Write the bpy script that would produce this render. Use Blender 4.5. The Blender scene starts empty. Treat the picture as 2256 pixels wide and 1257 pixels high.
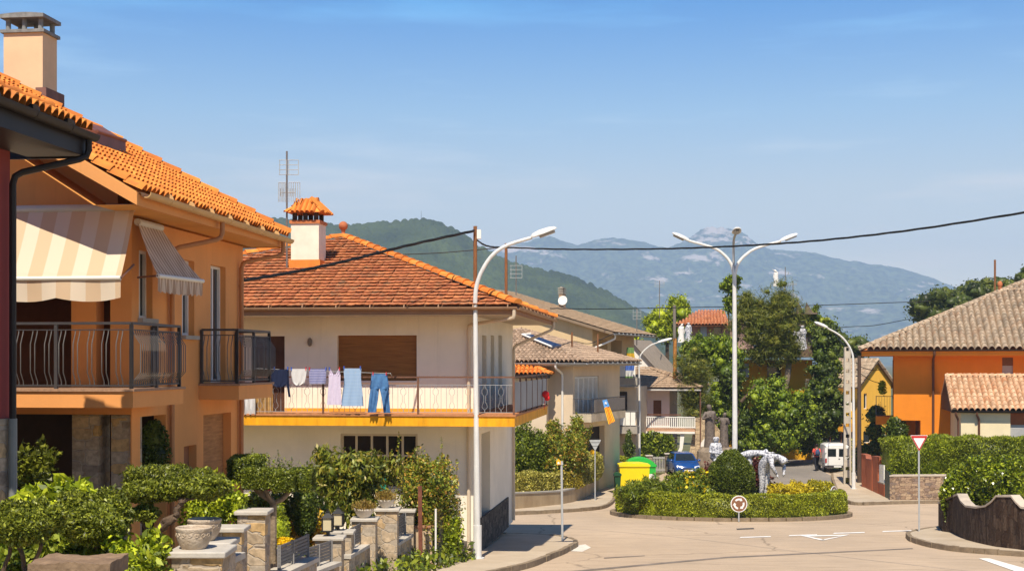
import bpy, bmesh, math, random
import numpy as np
from mathutils import Vector, Matrix
R = math.radians
random.seed(7); rng = np.random.default_rng(11)
SC = bpy.context.scene; COL = SC.collection
# ------------------------------------------------------------------ camera, sky, sun, exposure
F0 = 3000.0; CX = 1128.0; HY = 797.0; CZ = 7.0       # focal length and horizon in photo pixels, eye height
cd = bpy.data.cameras.new('camera'); cam = bpy.data.objects.new('camera', cd); COL.objects.link(cam)
cd.sensor_width = 36; cd.lens = 36 * F0 / 2256; cd.clip_start = 0.5; cd.clip_end = 30000
cam.location = (0, 0, CZ); cam.rotation_euler = (R(90), 0, 0)
cd.shift_y = (HY - 628.5) / 2256
SC.camera = cam
SUN_EL, SUN_AZ = 57.0, 8.5                             # light travels to +Y, turned 8.5 degrees to the right
W = bpy.data.worlds.new('World'); SC.world = W; W.use_nodes = True
wn, wl = W.node_tree.nodes, W.node_tree.links
wn.clear()
sky = wn.new('ShaderNodeTexSky'); sky.sky_type = 'NISHITA'; sky.sun_disc = False
sky.sun_elevation = R(SUN_EL); sky.sun_rotation = R(180 + SUN_AZ)
sky.altitude = 300; sky.air_density = 1.0; sky.dust_density = 0.1; sky.ozone_density = 3.0
bg = wn.new('ShaderNodeBackground'); bg.inputs[1].default_value = 0.106
wo = wn.new('ShaderNodeOutputWorld')
tc = wn.new('ShaderNodeTexCoord'); mp = wn.new('ShaderNodeMapping'); mp.inputs['Scale'].default_value = (3.2, 3.2, 26)
nz = wn.new('ShaderNodeTexNoise'); nz.inputs['Scale'].default_value = 1.3; nz.inputs['Detail'].default_value = 5; nz.inputs['Roughness'].default_value = .55
cr = wn.new('ShaderNodeValToRGB'); cr.color_ramp.elements[0].position = .53; cr.color_ramp.elements[1].position = .80
cr.color_ramp.elements[0].color = (0, 0, 0, 1); cr.color_ramp.elements[1].color = (.42, .42, .42, 1)
mx = wn.new('ShaderNodeMixRGB'); mx.inputs[2].default_value = (7.5, 8.2, 9.2, 1)     # thin high cloud
wl.new(tc.outputs['Generated'], mp.inputs[0]); wl.new(mp.outputs[0], nz.inputs[0]); wl.new(nz.outputs[0], cr.inputs[0])
wl.new(cr.outputs[0], mx.inputs[0]); wl.new(sky.outputs[0], mx.inputs[1]); sx_ = wn.new('ShaderNodeSeparateXYZ'); wl.new(tc.outputs['Generated'], sx_.inputs[0])
gr = wn.new('ShaderNodeValToRGB'); _e = gr.color_ramp.elements; _e.new(.5); _e.new(.5); _e.new(.5)      # clearer, deeper blue away from the horizon
for _i, (_p, _c) in enumerate(((.08, (1.46, 1.06, .77)), (.125, (1.40, 1.08, .82)), (.18, (.93, 1.04, 1.0)), (.27, (.04, .68, 1.14)), (.55, (.06, .40, .70)))): _e[_i].position = _p; _e[_i].color = (*_c, 1)
wl.new(sx_.outputs['Z'], gr.inputs[0])
mu = wn.new('ShaderNodeMixRGB'); mu.blend_type = 'MULTIPLY'; mu.inputs[0].default_value = 1; wl.new(mx.outputs[0], mu.inputs[1]); wl.new(gr.outputs[0], mu.inputs[2])
wl.new(mu.outputs[0], bg.inputs[0]); wl.new(bg.outputs[0], wo.inputs[0])
sd = bpy.data.lights.new('sun', 'SUN'); sd.energy = 5.0; sd.angle = R(.5); sd.color = (1, .90, .75)
so = bpy.data.objects.new('sun', sd); COL.objects.link(so)
_t = Vector((math.sin(R(SUN_AZ)) * math.cos(R(SUN_EL)), math.cos(R(SUN_AZ)) * math.cos(R(SUN_EL)), -math.sin(R(SUN_EL))))
so.rotation_euler = _t.to_track_quat('-Z', 'Y').to_euler()
SC.view_settings.view_transform = 'Standard'; SC.view_settings.look = 'None'
SC.view_settings.exposure = 0.42; SC.view_settings.gamma = 1
try: SC.cycles.max_bounces = 6; SC.cycles.volume_bounces = 1
except Exception: pass
# ------------------------------------------------------------------ geometry helpers
GD = [-60, 0, 37, 47, 60, 70, 89, 120, 200, 600, 9000]
GZ = [-1.5, -3.6, -5.46, -5.98, -6.68, -7.1, -7.12, -7.4, -8.2, -9, -12]
def G(D): return CZ + float(np.interp(D, GD, GZ))
def P(px, py, D): return Vector(((px - CX) * D / F0, D, CZ + (HY - py) * D / F0))
def GP(px, py):
    lo, hi = 20.0, 400.0
    for _ in range(50):
        m = (lo + hi) / 2
        if HY + F0 * (CZ - G(m)) / m > py: lo = m
        else: hi = m
    return P(px, py, lo)
class Frame:
    """house axes: x to the right along the front, y into the depth, turned by a degrees"""
    def __init__(s, px, D, a, z=None):
        s.a = R(a); o = P(px, HY, D); s.o = Vector((o.x, o.y, G(D) if z is None else z))
        s.ex = Vector((math.cos(s.a), -math.sin(s.a))); s.ey = Vector((math.sin(s.a), math.cos(s.a)))
    def _ray(s, px, py): return Vector(((px - CX) / F0, 1, (HY - py) / F0))
    def y(s, px, py, yl):
        r = s._ray(px, py); e = s.ey
        t = (yl + s.o.x * e.x + s.o.y * e.y) / (r.x * e.x + r.y * e.y)
        w = Vector((r.x * t - s.o.x, r.y * t - s.o.y))
        return w.dot(s.ex), r.z * t + CZ - s.o.z
    def x(s, px, py, xl):
        r = s._ray(px, py); e = s.ex
        t = (xl + s.o.x * e.x + s.o.y * e.y) / (r.x * e.x + r.y * e.y)
        w = Vector((r.x * t - s.o.x, r.y * t - s.o.y))
        return w.dot(s.ey), r.z * t + CZ - s.o.z
    def z(s, py, D): return CZ + (HY - py) * D / F0 - s.o.z
    def w(s, x, y, z): return Vector((s.o.x + s.ex.x * x + s.ey.x * y, s.o.y + s.ex.y * x + s.ey.y * y, s.o.z + z))
def tag(o, label, cat, group=None, kind=None):
    if label: o['label'] = label
    if cat: o['category'] = cat
    if group: o['group'] = group
    if kind: o['kind'] = kind
    return o
def thing(name, label, cat, loc=(0, 0, 0), rz=0, group=None):
    o = bpy.data.objects.new(name, None); COL.objects.link(o); o.location = loc; o.rotation_euler = (0, 0, rz)
    o.empty_display_size = .3
    return tag(o, label, cat, group)
def house(name, label, fr, cat='house'): return thing(name, label, cat, fr.o, -fr.a)
def root_of(o):
    while o.parent: o = o.parent
    return o
def finish(me, name, mat, parent, world, smooth=35, label=None):
    o = bpy.data.objects.new(name, me); COL.objects.link(o)
    if mat: me.materials.append(mat)
    if parent:
        o.parent = parent
        if world:
            rt = root_of(parent); mtx = Matrix.LocRotScale(rt.location, rt.rotation_euler, None).inverted()
            me.transform(mtx)
    if smooth:
        me.shade_smooth()
        try: me.set_sharp_from_angle(angle=R(smooth))
        except Exception: pass
    if label: o['label'] = label
    return o
class MB:
    def __init__(s): s.v = []; s.f = []
    def add(s, vs, fs):
        n = len(s.v); s.v += [tuple(a) for a in vs]; s.f += [tuple(i + n for i in f) for f in fs]; return s
    def box(s, x0, x1, y0, y1, z0, z1, M=None):
        vs = [Vector((x, y, z)) for z in (z0, z1) for y in (y0, y1) for x in (x0, x1)]
        if M is not None: vs = [M @ q for q in vs]
        return s.add(vs, [(0, 2, 3, 1), (4, 5, 7, 6), (0, 1, 5, 4), (2, 6, 7, 3), (0, 4, 6, 2), (1, 3, 7, 5)])
    def quad(s, *p): return s.add(p, [tuple(range(len(p)))])
    def prism(s, poly, d):
        n = len(poly); a = [Vector(p) for p in poly]; b = [p + Vector(d) for p in a]
        return s.add(a + b, [tuple(range(n))[::-1], tuple(range(n, 2 * n))] + [(i, (i + 1) % n, n + (i + 1) % n, n + i) for i in range(n)])
    def tube(s, pts, r, n=8, cap=True):
        pts = [Vector(p) for p in pts]; m = len(pts)
        rs = r if isinstance(r, (list, tuple)) else [r] * m
        vs = []; prev = None
        for i, p in enumerate(pts):
            t = (pts[min(i + 1, m - 1)] - pts[max(i - 1, 0)]).normalized()
            if prev is None:
                a = Vector((0, 0, 1)) if abs(t.z) < .9 else Vector((1, 0, 0))
                u = t.cross(a).normalized()
            else:
                u = (prev - t * prev.dot(t)).normalized()
            prev = u; w = t.cross(u)
            vs += [p + (u * math.cos(2 * math.pi * k / n) + w * math.sin(2 * math.pi * k / n)) * rs[i] for k in range(n)]
        fs = [(i * n + k, i * n + (k + 1) % n, (i + 1) * n + (k + 1) % n, (i + 1) * n + k) for i in range(m - 1) for k in range(n)]
        if cap: fs += [tuple(range(n))[::-1], tuple(range((m - 1) * n, m * n))]
        return s.add(vs, fs)
    def lathe(s, c, prof, n=16, ax=None):
        c = Vector(c); vs = []; m = len(prof)
        for r, z in prof:
            for k in range(n):
                q = Vector((r * math.cos(2 * math.pi * k / n), r * math.sin(2 * math.pi * k / n), z))
                if ax is not None: q = ax @ q
                vs.append(c + q)
        fs = [(i * n + k, i * n + (k + 1) % n, (i + 1) * n + (k + 1) % n, (i + 1) * n + k) for i in range(m - 1) for k in range(n)]
        fs += [tuple(range(n))[::-1], tuple(range((m - 1) * n, m * n))]
        return s.add(vs, fs)
    def ball(s, c, r, n=12, sq=(1, 1, 1)):
        prof = [(max(1e-4, math.sin(math.pi * i / 8)), -math.cos(math.pi * i / 8)) for i in range(9)]
        c = Vector(c); vs = []
        for rr, z in prof:
            for k in range(n):
                vs.append(c + Vector((rr * math.cos(2 * math.pi * k / n) * sq[0], rr * math.sin(2 * math.pi * k / n) * sq[1], z * sq[2])) * r)
        fs = [(i * n + k, i * n + (k + 1) % n, (i + 1) * n + (k + 1) % n, (i + 1) * n + k) for i in range(8) for k in range(n)]
        return s.add(vs, fs)
    def wall(s, O, U, V, Nn, w, h, holes=(), t=.25, skirt=True):
        """flat wall in the plane (O;U,V) with holes (u0,u1,v0,v1), reveals going t along Nn"""
        O, U, V, Nn = Vector(O), Vector(U), Vector(V), Vector(Nn)
        us = sorted({0, w} | {q for a in holes for q in a[:2] if 0 < q < w}); vs = sorted({0, h} | {q for a in holes for q in a[2:4] if 0 < q < h})
        pt = lambda u, v, n=0: O + U * u + V * v + Nn * n
        for i in range(len(us) - 1):
            for j in range(len(vs) - 1):
                cu, cv = (us[i] + us[i + 1]) / 2, (vs[j] + vs[j + 1]) / 2
                if any(a[0] < cu < a[1] and a[2] < cv < a[3] for a in holes): continue
                s.quad(pt(us[i], vs[j]), pt(us[i + 1], vs[j]), pt(us[i + 1], vs[j + 1]), pt(us[i], vs[j + 1]))
        for a in holes:
            u0, u1, v0, v1 = max(0, a[0]), min(w, a[1]), max(0, a[2]), min(h, a[3])
            c = [(u0, v0), (u1, v0), (u1, v1), (u0, v1)]
            for k in range(4):
                p, q = c[k], c[(k + 1) % 4]
                s.quad(pt(*p), pt(*q), pt(q[0], q[1], t), pt(p[0], p[1], t))
        return s
    def build(s, name, mat, parent=None, world=True, smooth=35, label=None, jitter=0):
        me = bpy.data.meshes.new(name)
        me.from_pydata(s.v, [], s.f); me.validate(); me.update()
        return finish(me, name, mat, parent, world and parent is not None, smooth, label)
def L(b, name, mat, parent, label=None, smooth=35): return b.build(name, mat, parent, world=False, label=label, smooth=smooth)
def npmesh(name, V, Fq, mat, parent=None, smooth=0, label=None):
    me = bpy.data.meshes.new(name); V = np.asarray(V, dtype=np.float32); Fq = np.asarray(Fq, dtype=np.int32)
    k = Fq.shape[1]
    me.vertices.add(len(V)); me.vertices.foreach_set('co', V.ravel())
    me.loops.add(Fq.size); me.loops.foreach_set('vertex_index', Fq.ravel())
    me.polygons.add(len(Fq)); me.polygons.foreach_set('loop_start', np.arange(0, Fq.size, k, dtype=np.int32))
    try: me.polygons.foreach_set('loop_total', np.full(len(Fq), k, dtype=np.int32))
    except Exception: pass
    me.update(calc_edges=True); me.validate()
    return finish(me, name, mat, parent, parent is not None, smooth, label)
# ------------------------------------------------------------------ materials
def lin(c): return tuple(((q / 255) / 12.92 if q / 255 <= .04045 else ((q / 255 + .055) / 1.055) ** 2.4) for q in c)
MATS = {}
def nm(name):
    m = bpy.data.materials.new(name); m.use_nodes = True; t = m.node_tree
    return m, t.nodes, t.links, t.nodes['Principled BSDF']
def mul(c, k): return (min(1, c[0] * k), min(1, c[1] * k), min(1, c[2] * k), 1)
def M(name, col, rough=.8, var=.12, scale=2.5, bump=.0, bscale=60, metal=0, col2=None, stretch=(1, 1, 1), detail=6, spec=.3, lo=.3, hi=.7):
    if name in MATS: return MATS[name]
    m, n, l, b = nm(name)
    b.inputs['Roughness'].default_value = rough; b.inputs['Metallic'].default_value = metal; b.inputs['Specular IOR Level'].default_value = spec
    t = n.new('ShaderNodeTexCoord'); mpn = n.new('ShaderNodeMapping'); mpn.inputs['Scale'].default_value = stretch
    l.new(t.outputs['Object'], mpn.inputs[0])
    z = n.new('ShaderNodeTexNoise'); z.inputs['Scale'].default_value = scale; z.inputs['Detail'].default_value = detail; z.inputs['Roughness'].default_value = .62
    l.new(mpn.outputs[0], z.inputs[0])
    r = n.new('ShaderNodeValToRGB'); r.color_ramp.elements[0].position = lo; r.color_ramp.elements[1].position = hi
    r.color_ramp.elements[0].color = mul(col2 if col2 else col, 1 if col2 else 1 - var); r.color_ramp.elements[1].color = mul(col, 1 if col2 else 1 + var)
    l.new(z.outputs[0], r.inputs[0]); l.new(r.outputs[0], b.inputs['Base Color'])
    if bump:
        z2 = n.new('ShaderNodeTexNoise'); z2.inputs['Scale'].default_value = bscale; z2.inputs['Detail'].default_value = 4; l.new(mpn.outputs[0], z2.inputs[0])
        bp = n.new('ShaderNodeBump'); bp.inputs['Strength'].default_value = bump; bp.inputs['Distance'].default_value = .02
        l.new(z2.outputs[0], bp.inputs['Height']); l.new(bp.outputs[0], b.inputs['Normal'])
    MATS[name] = m; return m
def plaster(name, col, dirt=.5, amt=.35, bump=.15):
    """painted render with soft patches, fine grain and faint vertical rain streaks"""
    m = M(name, col, var=.07, scale=.9, bump=bump, bscale=80, detail=9); n, l = m.node_tree.nodes, m.node_tree.links; b = n['Principled BSDF']; src = b.inputs['Base Color'].links[0].from_socket
    t = n.new('ShaderNodeTexCoord'); prev = src
    for sc, st, p0, p1, k in ((1.0, (5.5, 5.5, .28), .56, .78, amt), (.7, (1, 1, 1), .55, .8, amt * .6), (26, (1, 1, 1), .6, .75, amt * .35)):
        q = n.new('ShaderNodeMapping'); q.inputs['Scale'].default_value = st; l.new(t.outputs['Object'], q.inputs[0])
        z = n.new('ShaderNodeTexNoise'); z.inputs['Scale'].default_value = sc; z.inputs['Detail'].default_value = 7; z.inputs['Roughness'].default_value = .65; l.new(q.outputs[0], z.inputs[0])
        r = n.new('ShaderNodeMapRange'); r.inputs[1].default_value = p0; r.inputs[2].default_value = p1; r.inputs[3].default_value = 0; r.inputs[4].default_value = k; l.new(z.outputs[0], r.inputs[0])
        x = n.new('ShaderNodeMixRGB'); x.inputs[2].default_value = mul(col, dirt); l.new(r.outputs[0], x.inputs[0]); l.new(prev, x.inputs[1]); prev = x.outputs[0]
    l.new(prev, b.inputs['Base Color']); return m
def island(name, cols, rough=.8, noise=.35, nscale=6, spec=.25, trans=0, stain=None, stain_at=(.58, .72), sscale=1.5):
    """colour picked per loose piece (leaf, tile) with fine noise on top"""
    if name in MATS: return MATS[name]
    m, n, l, b = nm(name); b.inputs['Roughness'].default_value = rough; b.inputs['Specular IOR Level'].default_value = spec
    g = n.new('ShaderNodeNewGeometry'); r = n.new('ShaderNodeValToRGB'); e = r.color_ramp.elements
    while len(e) < len(cols): e.new(.5)
    for i, c in enumerate(cols): e[i].position = i / max(1, len(cols) - 1); e[i].color = (c[0], c[1], c[2], 1)
    l.new(g.outputs['Random Per Island'], r.inputs[0])
    t = n.new('ShaderNodeTexCoord'); z = n.new('ShaderNodeTexNoise'); z.inputs['Scale'].default_value = nscale; z.inputs['Detail'].default_value = 5
    l.new(t.outputs['Object'], z.inputs[0])
    mr = n.new('ShaderNodeMapRange'); mr.inputs[1].default_value = .3; mr.inputs[2].default_value = .7; mr.inputs[3].default_value = 1 - noise; mr.inputs[4].default_value = 1 + noise
    l.new(z.outputs[0], mr.inputs[0])
    x = n.new('ShaderNodeVectorMath'); x.operation = 'SCALE'; l.new(r.outputs[0], x.inputs[0]); l.new(mr.outputs[0], x.inputs['Scale'])
    out = x.outputs[0]
    if stain:
        z3 = n.new('ShaderNodeTexNoise'); z3.inputs['Scale'].default_value = sscale; z3.inputs['Detail'].default_value = 9; z3.inputs['Roughness'].default_value = .7; l.new(t.outputs['Object'], z3.inputs[0])
        mr3 = n.new('ShaderNodeMapRange'); mr3.inputs[1].default_value = stain_at[0]; mr3.inputs[2].default_value = stain_at[1]; l.new(z3.outputs[0], mr3.inputs[0])
        mm = n.new('ShaderNodeMixRGB'); mm.inputs[2].default_value = (*stain, 1); l.new(mr3.outputs[0], mm.inputs[0]); l.new(out, mm.inputs[1]); out = mm.outputs[0]
    l.new(out, b.inputs['Base Color'])
    if trans:
        tr = n.new('ShaderNodeBsdfTranslucent'); l.new(out, tr.inputs[0]); ms = n.new('ShaderNodeMixShader'); ms.inputs[0].default_value = trans
        l.new(b.outputs[0], ms.inputs[1]); l.new(tr.outputs[0], ms.inputs[2]); l.new(ms.outputs[0], n['Material Output'].inputs[0])
    MATS[name] = m; return m
def stone(name, cols, mortar, scale=4, stretch=(1, 1, 1.7), edge=.06, bump=.6, rough=.9):
    if name in MATS: return MATS[name]
    m, n, l, b = nm(name); b.inputs['Roughness'].default_value = rough; b.inputs['Specular IOR Level'].default_value = .2
    t = n.new('ShaderNodeTexCoord'); mpn = n.new('ShaderNodeMapping'); mpn.inputs['Scale'].default_value = stretch; l.new(t.outputs['Object'], mpn.inputs[0])
    z = n.new('ShaderNodeTexNoise'); z.inputs['Scale'].default_value = 3; l.new(mpn.outputs[0], z.inputs[0])
    ad = n.new('ShaderNodeMixRGB'); ad.blend_type = 'ADD'; ad.inputs[0].default_value = .12; l.new(mpn.outputs[0], ad.inputs[1]); l.new(z.outputs['Color'], ad.inputs[2])
    v = n.new('ShaderNodeTexVoronoi'); v3 = n.new('ShaderNodeTexVoronoi'); v3.feature = 'F2'
    for q in (v, v3): q.distance = 'CHEBYCHEV'; q.inputs['Scale'].default_value = scale; q.inputs['Randomness'].default_value = .8; l.new(ad.outputs[0], q.inputs[0])
    v2 = n.new('ShaderNodeMath'); v2.operation = 'SUBTRACT'; l.new(v3.outputs['Distance'], v2.inputs[0]); l.new(v.outputs['Distance'], v2.inputs[1])
    sp = n.new('ShaderNodeSeparateColor'); l.new(v.outputs['Color'], sp.inputs[0])
    r = n.new('ShaderNodeValToRGB'); e = r.color_ramp.elements
    while len(e) < len(cols): e.new(.5)
    for i, c in enumerate(cols): e[i].position = i / (len(cols) - 1); e[i].color = (*c, 1)
    l.new(sp.outputs[0], r.inputs[0])
    z2 = n.new('ShaderNodeTexNoise'); z2.inputs['Scale'].default_value = 14; z2.inputs['Detail'].default_value = 6; l.new(t.outputs['Object'], z2.inputs[0])
    mr = n.new('ShaderNodeMapRange'); mr.inputs[1].default_value = .3; mr.inputs[2].default_value = .7; mr.inputs[3].default_value = .7; mr.inputs[4].default_value = 1.25; l.new(z2.outputs[0], mr.inputs[0])
    x = n.new('ShaderNodeVectorMath'); x.operation = 'SCALE'; l.new(r.outputs[0], x.inputs[0]); l.new(mr.outputs[0], x.inputs['Scale'])
    me_ = n.new('ShaderNodeMapRange'); me_.inputs[1].default_value = edge * .4; me_.inputs[2].default_value = edge; l.new(v2.outputs[0], me_.inputs[0])
    mm = n.new('ShaderNodeMixRGB'); mm.inputs[1].default_value = (*mortar, 1); l.new(me_.outputs[0], mm.inputs[0]); l.new(x.outputs[0], mm.inputs[2])
    l.new(mm.outputs[0], b.inputs['Base Color'])
    sm = n.new('ShaderNodeMath'); sm.operation = 'MULTIPLY_ADD'; sm.inputs[1].default_value = .35; l.new(z2.outputs[0], sm.inputs[0]); l.new(me_.outputs[0], sm.inputs[2])
    bp = n.new('ShaderNodeBump'); bp.inputs['Strength'].default_value = bump; bp.inputs['Distance'].default_value = .03; l.new(sm.outputs[0], bp.inputs['Height']); l.new(bp.outputs[0], b.inputs['Normal'])
    MATS[name] = m; return m
def glass(name, col=(.02, .025, .03), rough=.08):
    if name in MATS: return MATS[name]
    m, n, l, b = nm(name); b.inputs['Base Color'].default_value = (*col, 1); b.inputs['Roughness'].default_value = rough; b.inputs['Specular IOR Level'].default_value = .6
    MATS[name] = m; return m
# ------------------------------------------------------------------ foliage
def leafquads(pts, size, aspect=.5, svar=.4, droop=0.0, nrm=None, nb=.0):
    n = len(pts); d = rng.normal(size=(n, 3)); d[:, 2] -= droop
    if nrm is not None: d += nrm * nb
    d /= np.linalg.norm(d, axis=1, keepdims=True) + 1e-9
    w = np.cross(d, rng.normal(size=(n, 3))); w /= np.linalg.norm(w, axis=1, keepdims=True) + 1e-9
    s = size * (1 + svar * (rng.random((n, 1)) * 2 - 1)); a = d * s; b = w * s * aspect * .5
    V = np.stack([pts - a * .5, pts - a * .05 + b, pts + a * .5, pts - a * .05 - b], axis=1).reshape(-1, 3)
    return V, np.arange(4 * n).reshape(-1, 4)
def lumps(d, k=3.0, amp=.18, seed=0):
    r = np.random.default_rng(seed); o = np.zeros(len(d))
    for i in range(6):
        kv = r.normal(size=3) * k * (1 + .5 * i); o += np.sin(d @ kv + r.random() * 6.28) * amp / (1 + .45 * i)
    return o
def blob_pts(c, rad, n, shell=.35, amp=.15, seed=0, k=3.0, top=None):
    d = rng.normal(size=(n, 3)); d /= np.linalg.norm(d, axis=1, keepdims=True)
    r = (1 - shell * rng.random(n) ** 1.5) * (1 + lumps(d, k, amp, seed))
    p = d * r[:, None] * np.asarray(rad)
    return p + np.asarray(c), d
def box_pts(lo, hi, n, rough=.05, sides='xXyYZ'):
    lo, hi = np.asarray(lo, float), np.asarray(hi, float); e = hi - lo
    A = {'x': e[1] * e[2], 'X': e[1] * e[2], 'y': e[0] * e[2], 'Y': e[0] * e[2], 'Z': e[0] * e[1], 'z': e[0] * e[1]}
    tot = sum(A[q] for q in sides); P_, N_ = [], []
    for q in sides:
        m = max(1, int(n * A[q] / tot)); u = rng.random((m, 3)); p = lo + u * e; ax = 'xyz'.index(q.lower()); nv = np.zeros(3)
        p[:, ax] = hi[ax] if q.isupper() else lo[ax]; nv[ax] = 1 if q.isupper() else -1
        p += nv * (rng.normal(size=(m, 1)) * rough + (lumps(p, 2.2, rough * .9, 5))[:, None] - rough)
        P_.append(p); N_.append(np.repeat(nv[None], m, 0))
    return np.concatenate(P_), np.concatenate(N_)
_ico = None
def ico(sub=2):
    bm = bmesh.new(); bmesh.ops.create_icosphere(bm, subdivisions=sub, radius=1); V = np.array([v.co[:] for v in bm.verts]); Fc = np.array([[v.index for v in f.verts] for f in bm.faces]); bm.free(); return V, Fc
ICOV, ICOF = ico(2)
class Leafy:
    """collects leaf clumps plus a solid heart for each clump and links them as one mesh"""
    def __init__(s): s.V = []; s.Q = []; s.n = 0
    def _a(s, V, Q): s.V.append(V); s.Q.append(Q + s.n); s.n += len(V)
    def leaves(s, pts, size, **k): s._a(*leafquads(pts, size, **k)); return s
    def heart(s, c, rad, amp=.1, seed=0):
        V = ICOV * (1 + lumps(ICOV, 3, amp, seed))[:, None] * np.asarray(rad) + np.asarray(c)
        s._a(V, np.concatenate([ICOF, ICOF[:, 2:3]], 1)); return s
    def blob(s, c, rad, n, size, shell=.35, amp=.15, heart=.72, seed=None, k=3.0, **kw):
        if seed is None: seed = random.randint(0, 9999)
        if not hasattr(rad, '__len__'): rad = (rad, rad, rad)
        p, d = blob_pts(c, rad, n, shell, amp, seed, k); s.leaves(p, size, nrm=d, **kw)
        if heart: s.heart(c, np.asarray(rad) * heart, amp, seed)
        return s
    def box(s, lo, hi, n, size, rough=.05, sides='xXyYZ', heart=True, inset=.08, **k):
        p, d = box_pts(lo, hi, n, rough, sides); s.leaves(p, size, nrm=d, **k)
        if heart:
            lo = np.asarray(lo) + inset; hi = np.asarray(hi) - inset
            V = np.array([(x, y, z) for z in (lo[2], hi[2]) for y in (lo[1], hi[1]) for x in (lo[0], hi[0])])
            s._a(V, np.array([(0, 2, 3, 1), (4, 5, 7, 6), (0, 1, 5, 4), (2, 6, 7, 3), (0, 4, 6, 2), (1, 3, 7, 5)]))
        return s
    def crown(s, c, rad, nclump, cr, nleaf, size, fill=.25, heart=.55, flat=.8, **k):
        """many small clumps through an ellipsoid, more near its skin"""
        c = np.asarray(c); rad = np.asarray(rad)
        d = rng.normal(size=(nclump, 3)); d /= np.linalg.norm(d, axis=1, keepdims=True)
        rr = 1 - (1 - fill) * rng.random(nclump) ** 2.0 * .9; ctr = c + d * rr[:, None] * rad * (1 + lumps(d, 2.5, .12, random.randint(0, 999)))[:, None]
        for q in ctr:
            r = cr * (.6 + .8 * rng.random()); s.blob(q, (r, r, r * flat), nleaf, size, shell=.8, amp=.25, heart=heart, **k)
        return s
    def build(s, name, mat, parent=None, label=None):
        V = np.concatenate(s.V); Q = np.concatenate(s.Q)
        tri = Q[:, 2] == Q[:, 3]
        me = bpy.data.meshes.new(name); V = V.astype(np.float32)
        cnt = np.where(tri, 3, 4).astype(np.int32); ls = np.concatenate([[0], np.cumsum(cnt)[:-1]]).astype(np.int32)
        mask = np.ones(Q.shape, bool); mask[tri, 3] = False; idx = Q[mask].astype(np.int32)
        me.vertices.add(len(V)); me.vertices.foreach_set('co', V.ravel()); me.loops.add(len(idx)); me.loops.foreach_set('vertex_index', idx)
        me.polygons.add(len(Q)); me.polygons.foreach_set('loop_start', ls)
        try: me.polygons.foreach_set('loop_total', cnt)
        except Exception: pass
        me.update(calc_edges=True); me.validate()
        return finish(me, name, mat, parent, parent is not None, 0, label)
def foliage(name, cols, trans=.14, rough=.45, spec=.35): return island(name, [tuple(q * (.62 if i == 0 else 1.0 if i < len(cols) - 1 else 1.12) * (.7 if j == 2 else 1) for j, q in enumerate(c)) for i, c in enumerate(cols)], rough=rough, noise=.3, nscale=2.0, spec=spec, trans=trans)
F_OLIVE = foliage('olive_green_leaf', [(0.06, 0.075, 0.012), (0.145, 0.17, 0.02), (0.29, 0.305, 0.042)])
F_LIME = foliage('lime_green_leaf', [(0.123, 0.171, 0.01), (0.263, 0.326, 0.016), (0.49, 0.527, 0.039)])
F_DARK = foliage('dark_green_leaf', [(0.032, 0.054, 0.01), (0.07, 0.109, 0.016), (0.149, 0.186, 0.029)])
F_MID = foliage('mid_green_leaf', [(0.052, 0.085, 0.008), (0.13, 0.175, 0.014), (0.26, 0.29, 0.03)])
F_BOX = foliage('box_hedge_leaf', [(.15, .18, .010), (.26, .29, .014), (.42, .43, .03)])
F_IVY = foliage('ivy_leaf', [(0.052, 0.093, 0.008), (0.123, 0.186, 0.013), (0.28, 0.341, 0.026)])
F_PINE = foliage('pine_needle', [(0.061, 0.093, 0.013), (0.131, 0.155, 0.023), (0.245, 0.232, 0.039)])
F_THUJA = foliage('thuja_leaf', [(0.052, 0.085, 0.01), (0.105, 0.139, 0.016), (0.175, 0.202, 0.026)])
F_GOLD = foliage('golden_leaf', [(.36, .27, .012), (.56, .43, .018), (.70, .56, .035)])
F_VARI = foliage('variegated_leaf', [(.14, .15, .02), (.33, .29, .06), (.52, .46, .16)])
F_YELLOW = foliage('yellow_petal', [(.70, .45, .008), (.85, .58, .01), (.9, .66, .02)], trans=.3)
F_PURPLE = foliage('purple_leaf', [(0.061, 0.016, 0.019), (0.123, 0.031, 0.033), (0.193, 0.046, 0.039)])
F_OAK = foliage('oak_leaf', [(0.026, 0.043, 0.01), (0.061, 0.085, 0.016), (0.123, 0.139, 0.026)])
F_DRY = foliage('dry_stem', [(.20, .12, .03), (.34, .21, .06), (.30, .26, .07)])
F_REDTIP = foliage('photinia_leaf', [(0.07, 0.109, 0.013), (0.158, 0.202, 0.023), (0.298, 0.31, 0.039), (0.42, 0.202, 0.046)])
BARK = M('bark', (.10, .065, .04), var=.5, scale=9, bump=.8, bscale=25)
BARKP = M('pale_bark', (.24, .18, .12), var=.4, scale=9, bump=.8, bscale=25)
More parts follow.
